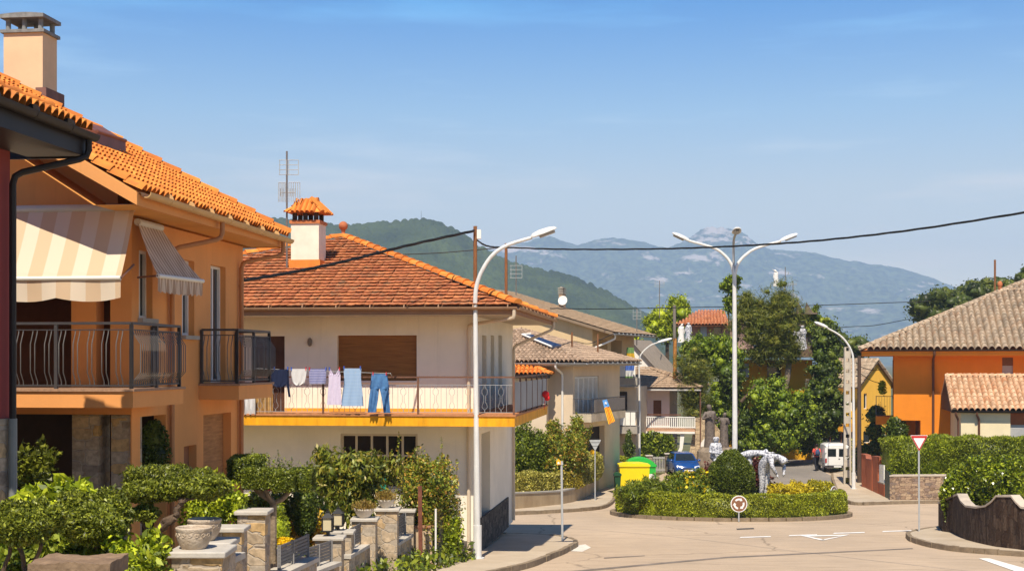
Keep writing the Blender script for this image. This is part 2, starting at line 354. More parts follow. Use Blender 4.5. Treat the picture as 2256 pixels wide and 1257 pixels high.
# ------------------------------------------------------------------ roof tiles
def inside(poly, u, v):
    c = False; n = len(poly)
    for i in range(n):
        (x1, y1), (x2, y2) = poly[i], poly[(i + 1) % n]
        if (y1 > v) != (y2 > v) and u < (x2 - x1) * (v - y1) / (y2 - y1) + x1: c = not c
    return c
BARREL = [(-.5, -.02), (-.38, .05), (-.2, .10), (0, .115), (.2, .10), (.38, .05), (.5, -.02)]
FLAT = [(-.5, .012), (-.34, .02), (-.2, .0), (.1, .0), (.3, .022), (.5, .03)]
def tiles(O, U, V, Nn, poly, tw, tl, prof=BARREL, lift=.035, hs=None, jit=.006, stag=False):
    """loose tiles laid over the polygon (u along the eave, v up the slope)"""
    b = MB(); O, U, V, Nn = Vector(O), Vector(U).normalized(), Vector(V).normalized(), Vector(Nn).normalized()
    us = [p[0] for p in poly]; vs = [p[1] for p in poly]; hs = hs or tw * 1.6
    r = random.Random(5); n = len(prof); j = 0; v = min(vs)
    while v < max(vs):
        u = min(us) + (tw * .5 if not (stag and j % 2) else tw)
        while u < max(us):
            if inside(poly, u, v + tl * .5):
                ju = r.uniform(-jit, jit); jv = r.uniform(-jit, jit) * 1.5; jn = r.uniform(0, jit)
                rows = [(v + jv, lift + jn, -.022), (v + jv, lift + jn, 0), (v + tl * 1.08 + jv, 0, 0)]
                vsn = [O + U * (u + ju + a * tw) + V * vv + Nn * (h * hs / 1.6 * 1.6 if prof is FLAT else 0) + Nn * ((h * (tw / .22) if prof is not FLAT else 0) + lf + dn) for vv, lf, dn in rows for a, h in prof]
                b.add(vsn, [(k * n + i, k * n + i + 1, (k + 1) * n + i + 1, (k + 1) * n + i) for k in range(2) for i in range(n - 1)])
            u += tw
        v += tl; j += 1
    return b
def ridge_caps(A, B, r=.12, seg=.38, b=None):
    """half-round cap tiles laid one over the other from A down or along to B"""
    b = b or MB(); A, B = Vector(A), Vector(B); d = (B - A); Ln = d.length; d.normalize()
    side = d.cross(Vector((0, 0, 1))).normalized(); up = side.cross(d); m = max(1, int(Ln / seg))
    rr = random.Random(3)
    for i in range(m):
        p = A + d * (Ln * i / m); q = A + d * (Ln * (i + 1.12) / m); vs = []
        for w, rad, li in ((p, r * .85, 0), (q, r * 1.08, .02 + rr.uniform(0, .01))):
            vs += [w + side * math.cos(math.pi * k / 7) * rad + up * (math.sin(math.pi * k / 7) * rad * .85 - .03 + li) for k in range(8)]
        b.add(vs, [(k, k + 1, 9 + k, 8 + k) for k in range(7)] + [tuple(range(8, 16))])
    return b
T_ORANGE = island('orange_tile', [(.50, .15, .028), (.66, .21, .035), (.74, .27, .05)], noise=.18, nscale=5, stain=(.24, .10, .045), stain_at=(.58, .78))
T_CREAM = island('weathered_tile', [(.36, .115, .048), (.45, .15, .058), (.50, .185, .07), (.40, .14, .06)], noise=.3, nscale=9, stain=(.17, .12, .07), stain_at=(.54, .68), sscale=2.2)
T_BROWN = island('brown_tile', [(.26, .18, .12), (.36, .25, .17), (.44, .31, .21)], noise=.3, nscale=7, stain=(.17, .13, .09), stain_at=(.56, .75))
T_GREY = island('old_barrel_tile', [(.26, .20, .14), (.38, .29, .20), (.46, .35, .24), (.32, .21, .13)], noise=.3, nscale=7, stain=(.20, .17, .12), stain_at=(.52, .75))
T_PALE = island('pale_barrel_tile', [(.42, .25, .14), (.56, .36, .21), (.66, .44, .27), (.48, .24, .12)], noise=.25, nscale=7, stain=(.33, .25, .17), stain_at=(.56, .75))
T_RED = island('red_barrel_tile', [(.46, .17, .07), (.58, .24, .11), (.36, .14, .07)], noise=.3, nscale=7)
# ------------------------------------------------------------------ the setting: ground, road, pavements, hills
def sheet(name, poly, off, mat, kerb=0, kmat=None, label=None, parent=None, kind='structure'):
    """flat polygon (world xy) draped on the sloping ground, with a kerb face when kerb is given"""
    bm = bmesh.new(); vs = [bm.verts.new((x, y, 0)) for x, y in poly]; bm.faces.new(vs)
    for yk in list(GD) + [30, 40, 44, 50, 53, 56, 64, 67, 75, 80, 100]:
        bmesh.ops.bisect_plane(bm, geom=bm.verts[:] + bm.edges[:] + bm.faces[:], plane_co=(0, yk, 0), plane_no=(0, 1, 0))
    bmesh.ops.recalc_face_normals(bm, faces=bm.faces)
    if sum(f.normal.z for f in bm.faces) < 0: bmesh.ops.reverse_faces(bm, faces=bm.faces)
    for v in bm.verts: v.co.z = G(v.co.y) + off
    if kerb:
        ed = [e for e in bm.edges if e.is_boundary]; r = bmesh.ops.extrude_edge_only(bm, edges=ed)
        for g in r['geom']:
            if isinstance(g, bmesh.types.BMVert): g.co.z -= kerb
    me = bpy.data.meshes.new(name); bm.to_mesh(me); bm.free()
    o = finish(me, name, mat, parent, parent is not None, 0)
    if kind: o['kind'] = kind
    return o
def xy(px, py): p = GP(px, py); return (p.x, p.y)
GROUND = M('dry_grass_ground', (.16, .14, .06), var=.4, scale=.4, bump=.3, bscale=8, col2=(.09, .10, .035))
def road_mat(name, col, col2):
    m, n, l, b = nm(name); b.inputs['Roughness'].default_value = .9; b.inputs['Specular IOR Level'].default_value = .15
    g = n.new('ShaderNodeNewGeometry')
    def nz_(sc, de, ro, stretch=None):
        z = n.new('ShaderNodeTexNoise'); z.inputs['Scale'].default_value = sc; z.inputs['Detail'].default_value = de; z.inputs['Roughness'].default_value = ro
        if stretch:
            q = n.new('ShaderNodeMapping'); q.inputs['Scale'].default_value = stretch; q.inputs['Rotation'].default_value = (0, 0, R(12)); l.new(g.outputs['Position'], q.inputs[0]); l.new(q.outputs[0], z.inputs[0])
        else: l.new(g.outputs['Position'], z.inputs[0])
        return z
    a = nz_(.22, 8, .6, (1, .45, 1)); c = nz_(45, 3, .6); d = nz_(1.6, 6, .7, (.35, 1.6, 1))
    r = n.new('ShaderNodeValToRGB'); r.color_ramp.elements[0].position = .35; r.color_ramp.elements[1].position = .66
    r.color_ramp.elements[0].color = (*col2, 1); r.color_ramp.elements[1].color = (*col, 1); l.new(a.outputs[0], r.inputs[0])
    m1 = n.new('ShaderNodeMapRange'); m1.inputs[1].default_value = .3; m1.inputs[2].default_value = .7; m1.inputs[3].default_value = .86; m1.inputs[4].default_value = 1.12; l.new(c.outputs[0], m1.inputs[0])
    m2 = n.new('ShaderNodeMapRange'); m2.inputs[1].default_value = .35; m2.inputs[2].default_value = .65; m2.inputs[3].default_value = .9; m2.inputs[4].default_value = 1.06; l.new(d.outputs[0], m2.inputs[0])
    mm = n.new('ShaderNodeMath'); mm.operation = 'MULTIPLY'; l.new(m1.outputs[0], mm.inputs[0]); l.new(m2.outputs[0], mm.inputs[1])
    x = n.new('ShaderNodeVectorMath'); x.operation = 'SCALE'; l.new(r.outputs[0], x.inputs[0]); l.new(mm.outputs[0], x.inputs['Scale'])
    v = n.new('ShaderNodeTexVoronoi'); v.feature = 'DISTANCE_TO_EDGE'; v.inputs['Scale'].default_value = .13
    q = n.new('ShaderNodeMixRGB'); q.blend_type = 'ADD'; q.inputs[0].default_value = 1.2; zc = nz_(.5, 5, .6); l.new(g.outputs['Position'], q.inputs[1]); l.new(zc.outputs['Color'], q.inputs[2]); l.new(q.outputs[0], v.inputs[0])
    mc = n.new('ShaderNodeMapRange'); mc.inputs[1].default_value = .001; mc.inputs[2].default_value = .006; mc.inputs[3].default_value = .62; mc.inputs[4].default_value = 1; l.new(v.outputs[0], mc.inputs[0])
    x2 = n.new('ShaderNodeVectorMath'); x2.operation = 'SCALE'; l.new(x.outputs[0], x2.inputs[0]); l.new(mc.outputs[0], x2.inputs['Scale'])
    l.new(x2.outputs[0], b.inputs['Base Color'])
    bp = n.new('ShaderNodeBump'); bp.inputs['Strength'].default_value = .3; bp.inputs['Distance'].default_value = .01; l.new(c.outputs[0], bp.inputs['Height']); l.new(bp.outputs[0], b.inputs['Normal'])
    return m
ROAD = road_mat('worn_pale_asphalt', (.50, .38, .265), (.41, .315, .225))
PAVE = M('pavement_concrete', (.50, .41, .30), var=.2, scale=.8, bump=.2, bscale=30, col2=(.38, .30, .21), detail=9)
KERB = M('kerb_stone', (.30, .23, .15), var=.4, scale=3, bump=.5, bscale=20, col2=(.17, .125, .08))
PAINT = M('road_paint', (.80, .78, .74), var=.15, scale=6, col2=(.62, .57, .50), lo=.3, hi=.55)
gv = []; gq = []
xs = np.array([-5000, -1500, -400, -120, -40, 0, 40, 120, 400, 1500, 5000.]); ys = np.array([-60, 0, 37, 47, 60, 70, 89, 120, 200, 400, 600, 1200, 3000, 5500, 8000.])
for y in ys:
    for x in xs: gv.append((x, y, G(y) - .05))
for j in range(len(ys) - 1):
    for i in range(len(xs) - 1):
        a = j * len(xs) + i; gq.append((a, a + 1, a + 1 + len(xs), a + len(xs)))
o = npmesh('ground', gv, gq, GROUND); o['kind'] = 'structure'
sheet('road', [(-6.5, 10), (-3.2, 26), (-1.2, 33), (-.5, 45.5), (-9, 45), (-30, 44), (-30, 61), (-8, 62), (2, 67), (8.3, 82), (13, 100), (25, 135), (40, 160), (50, 155), (36, 128), (25, 104), (20.5, 88), (19.5, 71), (24, 69.5), (45, 69), (60, 69), (60, 36), (30, 30), (20, 10)], -.02, ROAD)
sheet('street', [(10.2, 76.5), (11.5, 84), (14, 98), (25, 132), (40, 158), (48, 154), (35, 127), (24, 103), (20.3, 89), (19.6, 78.5)], -.014, road_mat('grey_asphalt', (.27, .235, .20), (.20, .18, .16)))
def pavement(name, poly, label=None):
    o = sheet(name, poly, .13, PAVE)
    # kerb stones round it: a low wall 0.14 m high and 0.15 m wide
    b = MB(); n = len(poly); rr = random.Random(len(poly)); cx = sum(p[0] for p in poly) / n; cy = sum(p[1] for p in poly) / n
    for i in range(n):
        A, B = Vector((*poly[i], 0)), Vector((*poly[(i + 1) % n], 0)); d = B - A; m = max(1, int(d.length / .95)); nn = Vector((d.y, -d.x, 0)).normalized()
        if nn.dot(A - Vector((cx, cy, 0))) < 0: nn = -nn
        for k in range(m):
            p, q = A + d * (k / m + .006), A + d * ((k + 1) / m - .006); h = .142 + rr.uniform(-.012, .008); w = rr.uniform(-.012, .012)
            b.prism([(p.x + nn.x * w, p.y + nn.y * w, G(p.y) - .1), (q.x + nn.x * w, q.y + nn.y * w, G(q.y) - .1), (q.x + nn.x * w, q.y + nn.y * w, G(q.y) + h), (p.x + nn.x * w, p.y + nn.y * w, G(p.y) + h)], nn * .14)
    k = b.build('kerb', KERB); k['kind'] = 'structure'
    return o
def smooth_poly(pts, n=5):
    """Catmull-Rom through the points (open)"""
    out = []; p = [Vector(q) for q in pts]
    for i in range(len(p) - 1):
        p0, p1, p2, p3 = p[max(0, i - 1)], p[i], p[i + 1], p[min(len(p) - 1, i + 2)]
        for k in range(n):
            t = k / n; out.append(.5 * ((2 * p1) + (p2 - p0) * t + (2 * p0 - 5 * p1 + 4 * p2 - p3) * t * t + (3 * p1 - p0 - 3 * p2 + p3) * t ** 3))
    out.append(p[-1]); return out
_c = [tuple(q) for q in smooth_poly([(-3.4, 28), (-1.0, 33), (.26, 35.7), (.95, 38.2), (1.62, 41), (1.95, 43.2), (1.55, 45), (.6, 46), (-.6, 46.3)])]
pavement('pavement', _c + [(-9, 46.3), (-9, 28)])
# beyond the side street: pavement along the curved garden wall
_c = [tuple(q) for q in smooth_poly([xy(900, 1143), xy(1120, 1133), xy(1240, 1127), xy(1318, 1120), xy(1345, 1108), xy(1352, 1090), xy(1365, 1068), xy(1400, 1053)])]
pavement('pavement', _c + [(8.6, 85), (6, 86), (3, 75), (1, 71), (-12, 66)])
# right hand side beyond the roundabout
_c = [tuple(q) for q in smooth_poly([xy(2240, 1106), xy(2090, 1107), xy(1960, 1109), xy(1890, 1111), xy(1866, 1104), xy(1850, 1088), xy(1838, 1060), xy(1836, 1046)])]
pavement('pavement', _c + [(23.5, 90), (24.5, 84), (21.6, 75), (24, 71), (30, 70.5)])
# near right corner
_c = [tuple(q) for q in smooth_poly([xy(2120, 1163), xy(2060, 1168), xy(2012, 1178), xy(2006, 1184), xy(2022, 1194), xy(2075, 1207), xy(2150, 1216), xy(2300, 1226), xy(2500, 1240)])]
pavement('pavement', _c + [(26, 46.5), (17, 48)])
# road markings
def mark(pts, name='road_marking'): return sheet(name, [xy(*p) for p in pts], -.008, PAINT)
for x0, x1, y in ((1632, 1698, 1180), (1740, 1800, 1176), (1838, 1905, 1171), (1946, 2008, 1167), (2042, 2084, 1163)):
    mark([(x0, y + .9), (x1, y - .9), (x1, y + .9), (x0 - 3, y + 3)])
mark([(1764, 1178), (1872, 1176), (1858, 1178.3), (1784, 1180)]); mark([(1764, 1178), (1782, 1180), (1818, 1187), (1812, 1189)]); mark([(1872, 1176), (1856, 1178.5), (1806, 1187.5), (1812, 1189)])
mark([(2156, 1228), (2180, 1228), (2300, 1262), (2275, 1270)])
sheet('manhole_cover', [xy(1622, 1162.5), xy(1660, 1161), xy(1662, 1163.4), xy(1624, 1165)], -.008, M('iron_cover', (.10, .085, .07), rough=.6))
sheet('road_patch', [xy(1262, 1200), xy(1290, 1197), xy(1302, 1204), xy(1283, 1213), xy(1258, 1212)], -.012, M('cement_patch', (.66, .60, .52), var=.2, scale=4, detail=9))
for k, q in enumerate(([(1180, 1262), (1600, 1224), (2010, 1205), (2012, 1207), (1600, 1227), (1182, 1266)], [(1330, 1226), (1420, 1221), (1421, 1222.4), (1331, 1228)])): sheet('road_strip', [xy(*p) for p in q], -.014 + .002 * k, M('dark_strip', (.20, .16, .125), var=.4, scale=2))  # two thin dark strips laid across the asphalt
# far mountain range and the wooded hill before it
def fbm(X, Y, f, seed, octs=5, rough=.55):
    r = np.random.default_rng(seed); o = np.zeros_like(X); a = 1.0
    for i in range(octs):
        for k in range(3):
            th = r.random() * 6.28; ph = r.random(2) * 6.28
            o += a * np.sin((X * math.cos(th) + Y * math.sin(th)) * f + ph[0] + 1.3 * np.sin((Y * math.cos(th) - X * math.sin(th)) * f * .7 + ph[1])) / 3
        f *= 2.03; a *= rough
    return o
def grid_quads(nx, ny):
    i, j = np.meshgrid(np.arange(nx - 1), np.arange(ny - 1)); a = (j * nx + i).ravel(); return np.stack([a, a + 1, a + 1 + nx, a + nx], 1)
D1 = 6500.
sil = np.array([(700, 640), (900, 575), (1040, 552), (1090, 546), (1130, 538), (1165, 531), (1210, 519), (1240, 528), (1270, 538), (1310, 529), (1350, 521), (1400, 532), (1470, 546), (1500, 536), (1530, 515), (1552, 506), (1580, 502), (1615, 508), (1640, 520), (1665, 534), (1700, 549), (1780, 553), (1850, 568), (1900, 577), (1960, 585), (2020, 601), (2080, 623), (2130, 643), (2256, 690), (2450, 740)])
X, Y = np.meshgrid(np.linspace(-900, 2900, 640), np.linspace(4300, 7600, 260))
H = np.interp(X / D1 * F0 + CX, sil[:, 0], HY - sil[:, 1]) * D1 / F0 + CZ
tt = np.clip((Y - 4300) / (D1 - 4300), 0, 1); back = np.clip((Y - D1) / 1100, 0, 1)
prof = .25 * tt + .75 * tt ** 1.6
Z = -14 + (H + 14) * prof * (1 - .9 * back ** 1.3) + fbm(X, Y, .006, 3) * 34 * np.sin(np.pi * np.clip(tt, 0, .97)) + fbm(X, Y, .03, 5) * 5
_rg = 1 - np.abs(fbm(X, Y, .010, 21, 6, .6)); Z += (_rg - .6) * 42 * np.clip(tt * 1.6 - .25, 0, 1) * np.clip(1.0 - .5 * np.abs(tt - .72) / .28, .25, 1) * (1 - .75 * np.clip((tt - .93) / .07, 0, 1))
_pk = np.exp(-((X - 1010) / 190) ** 2) * np.clip((tt - .55) / .3, 0, 1); Z += _pk * fbm(X, Y, .05, 31, 4, .7) * 11
m, n, l, b = nm('mountain_forest_and_rock'); b.inputs['Roughness'].default_value = .95
g = n.new('ShaderNodeNewGeometry'); mpn = n.new('ShaderNodeMapping'); mpn.inputs['Scale'].default_value = (.0036, .0022, .012); l.new(g.outputs['Position'], mpn.inputs[0])
z = n.new('ShaderNodeTexNoise'); z.inputs['Scale'].default_value = 1; z.inputs['Detail'].default_value = 8; z.inputs['Roughness'].default_value = .62; l.new(mpn.outputs[0], z.inputs[0])
r = n.new('ShaderNodeValToRGB'); r.color_ramp.elements[0].position = .60; r.color_ramp.elements[1].position = .66; l.new(z.outputs[0], r.inputs[0])
mpn2 = n.new('ShaderNodeMapping'); mpn2.inputs['Scale'].default_value = (.035, .035, .035); l.new(g.outputs['Position'], mpn2.inputs[0])
z2 = n.new('ShaderNodeTexNoise'); z2.inputs['Scale'].default_value = 1; z2.inputs['Detail'].default_value = 8; l.new(mpn2.outputs[0], z2.inputs[0])
r2 = n.new('ShaderNodeValToRGB'); r2.color_ramp.elements[0].position = .38; r2.color_ramp.elements[1].position = .62; r2.color_ramp.elements[0].color = (.012, .03, .014, 1); r2.color_ramp.elements[1].color = (.09, .125, .05, 1); l.new(z2.outputs[0], r2.inputs[0])
mm = n.new('ShaderNodeMixRGB'); mm.inputs[2].default_value = (.46, .40, .35, 1); _sx = n.new('ShaderNodeSeparateXYZ'); l.new(g.outputs['Normal'], _sx.inputs[0]); _st = n.new('ShaderNodeMapRange'); _st.inputs[1].default_value = .80; _st.inputs[2].default_value = .55; l.new(_sx.outputs['Z'], _st.inputs[0])
_vd = n.new('ShaderNodeVectorMath'); _vd.operation = 'DISTANCE'; _vd.inputs[1].default_value = (1000, 6450, 640); l.new(g.outputs['Position'], _vd.inputs[0]); _pm = n.new('ShaderNodeMapRange'); _pm.inputs[1].default_value = 330; _pm.inputs[2].default_value = 60; _pm.inputs[4].default_value = .16; l.new(_vd.outputs['Value'], _pm.inputs[0])
_ad = n.new('ShaderNodeMath'); _ad.operation = 'ADD'; l.new(z.outputs[0], _ad.inputs[0]); l.new(_pm.outputs[0], _ad.inputs[1])
_a2 = n.new('ShaderNodeMath'); _a2.operation = 'MULTIPLY_ADD'; _a2.inputs[1].default_value = .10; l.new(_st.outputs[0], _a2.inputs[0]); l.new(_ad.outputs[0], _a2.inputs[2]); l.new(_a2.outputs[0], r.inputs[0])
l.new(r.outputs[0], mm.inputs[0]); l.new(r2.outputs[0], mm.inputs[1]); l.new(mm.outputs[0], b.inputs['Base Color'])
o = npmesh('mountain_range', np.stack([X.ravel(), Y.ravel(), Z.ravel()], 1), grid_quads(640, 260), m, smooth=180); o['kind'] = 'structure'
D2 = 1800.
sil = np.array([(300, 520), (480, 492), (610, 482), (700, 489), (750, 497), (800, 496), (860, 490), (930, 484), (965, 489), (985, 499), (1010, 512), (1060, 546), (1120, 577), (1180, 592), (1250, 606), (1300, 626), (1360, 657), (1400, 681), (1450, 708), (1520, 735), (1700, 780)])
NX, NY = 430, 330
X, Y = np.meshgrid(np.linspace(-560, 300, NX), np.linspace(1150, 2050, NY))
H = np.interp(X / D2 * F0 + CX, sil[:, 0], HY - sil[:, 1]) * D2 / F0 + CZ - 5
tt = np.clip((Y - 1150) / (D2 - 1150), 0, 1); back = np.clip((Y - D2) / 300, 0, 1)
Z = -12 + (H + 12) * (.3 * tt + .7 * tt ** 1.3) * (1 - .7 * back ** 1.5) + fbm(X, Y, .02, 9, 4) * 7 * np.sin(np.pi * np.clip(tt, 0, .97))
cell = 6.5; jr = np.random.default_rng(2); NJ = 400; jx = jr.random((NJ, NJ)); jy = jr.random((NJ, NJ)); jh = jr.random((NJ, NJ))
ci = np.floor((X + 700) / cell).astype(int); cj = np.floor((Y - 1000) / cell).astype(int); best = np.zeros_like(X)
for di in (-1, 0, 1):
    for dj in (-1, 0, 1):
        a, c = (ci + di) % NJ, (cj + dj) % NJ
        cxx = (ci + di + jx[a, c]) * cell - 700; cyy = (cj + dj + jy[a, c]) * cell + 1000; rad = cell * (.5 + .45 * jh[a, c])
        best = np.maximum(best, np.sqrt(np.maximum(0, rad ** 2 - (X - cxx) ** 2 - (Y - cyy) ** 2)) * 1.5)
Z += best
HILL = M('oak_wood', (.06, .085, .018), var=.5, scale=.012, col2=(.012, .025, .008), detail=12, rough=.95)
o = npmesh('wooded_hill', np.stack([X.ravel(), Y.ravel(), Z.ravel()], 1), grid_quads(NX, NY), HILL, smooth=180); o['kind'] = 'structure'
mast = MB(); p = P(928, 486, D2); mast.tube([p - Vector((0, 0, 6)), p + Vector((0, 0, 13))], [.35, .2], 6); tag(mast.build('radio_mast', M('dark_metal', (.08, .08, .085), rough=.5)), 'thin radio mast on the top of the wooded hill', 'mast')
# the air: pale haze round everything
b_ = MB().box(-5200, 5200, -70, 8200, -25, 730)
hm = bpy.data.materials.new('haze'); hm.use_nodes = True; hn = hm.node_tree.nodes; hn.clear(); ho = hn.new('ShaderNodeOutputMaterial'); hv = hn.new('ShaderNodeVolumePrincipled')
hv.inputs['Color'].default_value = (.52, .70, 1, 1); hv.inputs['Density'].default_value = 1.75e-4; hv.inputs['Anisotropy'].default_value = 0.0
hm.node_tree.links.new(hv.outputs[0], ho.inputs['Volume'])
hz = b_.build('haze', hm, smooth=0); hz['kind'] = 'stuff'; hz['label'] = 'pale blue summer haze in the air'; hz['category'] = 'haze'
# ------------------------------------------------------------------ buildings
WALL_O = plaster('orange_plaster', (.72, .31, .095), .62)
WALL_C = plaster('cream_plaster', (.84, .76, .62), .72, .4)
WALL_M = plaster('maroon_plaster', (.30, .055, .05), .6)
WALL_B = plaster('beige_plaster', (.62, .45, .25), .6, .5)
WALL_B2 = plaster('warm_beige_plaster', (.66, .52, .36), .6, .5)
WALL_R = plaster('terracotta_plaster', (.76, .235, .016), .65, .3)
WALL_Y = plaster('yellow_plaster', (.74, .41, .06), .6, .45)
WALL_Y2 = plaster('bright_yellow_plaster', (.80, .42, .02), .6, .4)
WALL_P = plaster('pink_plaster', (.76, .65, .62), .7, .4)
WHITE = M('white_paint', (.80, .77, .70), var=.06, scale=2)
CONC = M('concrete', (.40, .36, .30), var=.2, scale=2, bump=.3, bscale=40, col2=(.28, .25, .21))
WOODB = M('brown_wood', (.17, .075, .03), var=.35, scale=5, stretch=(1, 1, 9), rough=.6)
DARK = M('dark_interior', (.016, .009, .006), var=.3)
GREYM = M('charcoal_metal', (.055, .05, .05), var=.15, rough=.45, spec=.5)
GREYL = M('grey_metal', (.33, .33, .33), var=.1, rough=.4, spec=.5)
BROWNM = M('brown_metal', (.16, .075, .045), var=.2, rough=.45, spec=.4)
RUST = M('rusty_steel', (.30, .13, .045), var=.5, scale=12, col2=(.14, .06, .03), stretch=(3, 3, .5))
GLASS = glass('window_glass')
FRAMEW = M('white_frame', (.72, .70, .66), var=.04, rough=.4)
STONE = stone('rough_stone_masonry', [(.26, .21, .16), (.38, .29, .19), (.46, .37, .27), (.50, .32, .13), (.33, .30, .26)], (.40, .33, .25), scale=3.0, edge=.09)
def plane_roof(fr, ex0, ez, ey, pts_fn=None): pass
def gutter(b, A, B, r=.075, n=8):
    """half-round gutter from A to B"""
    A, B = Vector(A), Vector(B); d = (B - A).normalized(); s = d.cross(Vector((0, 0, 1))).normalized(); vs = []
    for p in (A, B):
        vs += [p + s * math.cos(math.pi + math.pi * k / n) * r + Vector((0, 0, 1)) * math.sin(math.pi + math.pi * k / n) * r for k in range(n + 1)]
        vs += [p + s * math.cos(2 * math.pi - math.pi * k / n) * (r - .012) + Vector((0, 0, .004)) + Vector((0, 0, 1)) * math.sin(2 * math.pi - math.pi * k / n) * (r - .012) for k in range(n + 1)]
    m = 2 * (n + 1); b.add(vs, [(k, (k + 1) % m, m + (k + 1) % m, m + k) for k in range(m)] + [tuple(range(m))[::-1], tuple(range(m, 2 * m))])
    L_ = (B - A).length; k = .9
    while k < L_ - .2:       # joint bands
        c = A + d * k; b.tube([c - d * .012, c + d * .012], r + .006, 10); k += .95
    return b
def slopeplane(fr, x0, y0, z0, dx, dy):
    """plane z = z0 + dx (x-x0) + dy (y-y0): ray hit of a photo pixel, in house coordinates"""
    def hit(px, py):
        r = fr._ray(px, py); rl = (r.x * fr.ex.x + r.y * fr.ex.y, r.x * fr.ey.x + r.y * fr.ey.y); ol = (-(fr.o.x * fr.ex.x + fr.o.y * fr.ex.y), -(fr.o.x * fr.ey.x + fr.o.y * fr.ey.y)); oz = CZ - fr.o.z
        t = (z0 + dx * (ol[0] - x0) + dy * (ol[1] - y0) - oz) / (r.z - dx * rl[0] - dy * rl[1])
        return Vector((ol[0] + rl[0] * t, ol[1] + rl[1] * t, oz + r.z * t))
    return hit
def roof_face(A, B, top, th=.08):
    """polygon A,B (eave) then the upper points, as a slab"""
    pts = [Vector(A), Vector(B)] + [Vector(p) for p in top]
    n = (pts[1] - pts[0]).cross(pts[2] - pts[0]).normalized()
    if n.z < 0: n = -n
    b = MB().prism([p - n * .03 for p in pts], -n * th); return b
def tile_face(A, B, top, tw, tl, prof=BARREL, **k):
    """tiles over the polygon; A->B is the eave"""
    A, B = Vector(A), Vector(B); tp = [Vector(p) for p in top]; U = (B - A).normalized(); n = U.cross(tp[0] - B).normalized()
    if n.z < 0: n = -n
    V = n.cross(U); 
    if V.z < 0: V = -V
    poly = [(0, -.06), ((B - A).length, -.06)] + [((p - A).dot(U), (p - A).dot(V)) for p in tp]
    return tiles(A + n * .012, U, V, n, poly, tw, tl, prof, **k)
def window(parent, O, U, V, Nn, w, h, depth=.2, frame=.06, mull=(), pane=GLASS, fm=FRAMEW, name='window', rows=(), label=None):
    """frame set back in the opening, with one glass pane as its sub-part; O is the lower left corner of the opening"""
    O, U, V, Nn = Vector(O), Vector(U), Vector(V), Vector(Nn); b = MB(); d = depth
    def bar(u0, u1, v0, v1, n0, n1):
        P_ = lambda u, v, n: O + U * u + V * v + Nn * n
        b.add([P_(u, v, n) for n in (n0, n1) for v in (v0, v1) for u in (u0, u1)], [(0, 2, 3, 1), (4, 5, 7, 6), (0, 1, 5, 4), (2, 6, 7, 3), (0, 4, 6, 2), (1, 3, 7, 5)])
    bar(0, frame, 0, h, d - .05, d + .02); bar(w - frame, w, 0, h, d - .05, d + .02); bar(frame, w - frame, 0, frame, d - .048, d + .018); bar(frame, w - frame, h - frame, h, d - .048, d + .018)
    for m_ in mull: bar(m_ * w - .03, m_ * w + .03, frame, h - frame, d - .046, d + .016)
    for m_ in rows: bar(frame, w - frame, m_ * h - .025, m_ * h + .025, d - .044, d + .014)
    f = L(b, name, fm, parent, label)
    q = lambda u, v: O + U * u + V * v + Nn * d
    L(MB().quad(q(.01, .01), q(w - .01, .01), q(w - .01, h - .01), q(.01, h - .01)), 'pane', pane, f)
    return f
def pipe(b, pts, r=.045): return b.tube(smooth_corner(pts), r, 8)
def smooth_corner(pts, k=.12):
    p = [Vector(q) for q in pts]; out = [p[0]]
    for i in range(1, len(p) - 1):
        a = (p[i - 1] - p[i]); c = (p[i + 1] - p[i]); ka = min(k, a.length / 3); kc = min(k, c.length / 3)
        s, e = p[i] + a.normalized() * ka, p[i] + c.normalized() * kc
        out += [s, (s + p[i] * 2 + e) / 4, e]
    out.append(p[-1]); return out
# ---- orange house with awnings and two balconies
fo = Frame(290, 22.1, 7.1); H1 = house('orange_house', 'orange plastered house with striped awnings and grey balcony railings', fo)
yE = fo.x(535, 800, 0)[0]                                 # length of the street wall
xe, ze = fo.y(303, 418, -1.5); yF = yE + .55; sl = .59; kh = .70   # eave, slope of the roof
hit = slopeplane(fo, xe, 0, ze, -sl, 0)
XL = -9.5                                                  # left end of what is built
zt = lambda x: ze + sl * (xe - x)
b = MB()
g1 = lambda px, py: fo.x(px, py, 0); fz = lambda py, y: fo.y(300, py, y)[1]
hol = []
def sidehole(p0, p1, yt, yb):
    ya, yb_ = fo.x(p0, 800, 0)[0], fo.x(p1, 800, 0)[0]; zb, zt_ = fo.x(p0, yb, 0)[1], fo.x(p0, yt, 0)[1]; hol.append((ya, yb_, max(0, zb), zt_)); return hol[-1]
w1 = sidehole(306, 336, 548, 700); w2 = sidehole(401, 428, 570, 738); w3 = sidehole(464, 497, 582, 842)
w4 = sidehole(405, 433, 983, 1040); w5 = sidehole(448, 509, 914, 1062)
zs = fo.y(293, 898, -1.3)[1]; zp = fo.x(305, 918, 0)[1]
wp = (.35, fo.x(366, 950, 0)[0], 0, zp); hol.append(wp)
zwall = ze - .25
b.wall((0, 0, 0), (0, 1, 0), (0, 0, 1), (-1, 0, 0), yE, zwall, hol, t=.22)
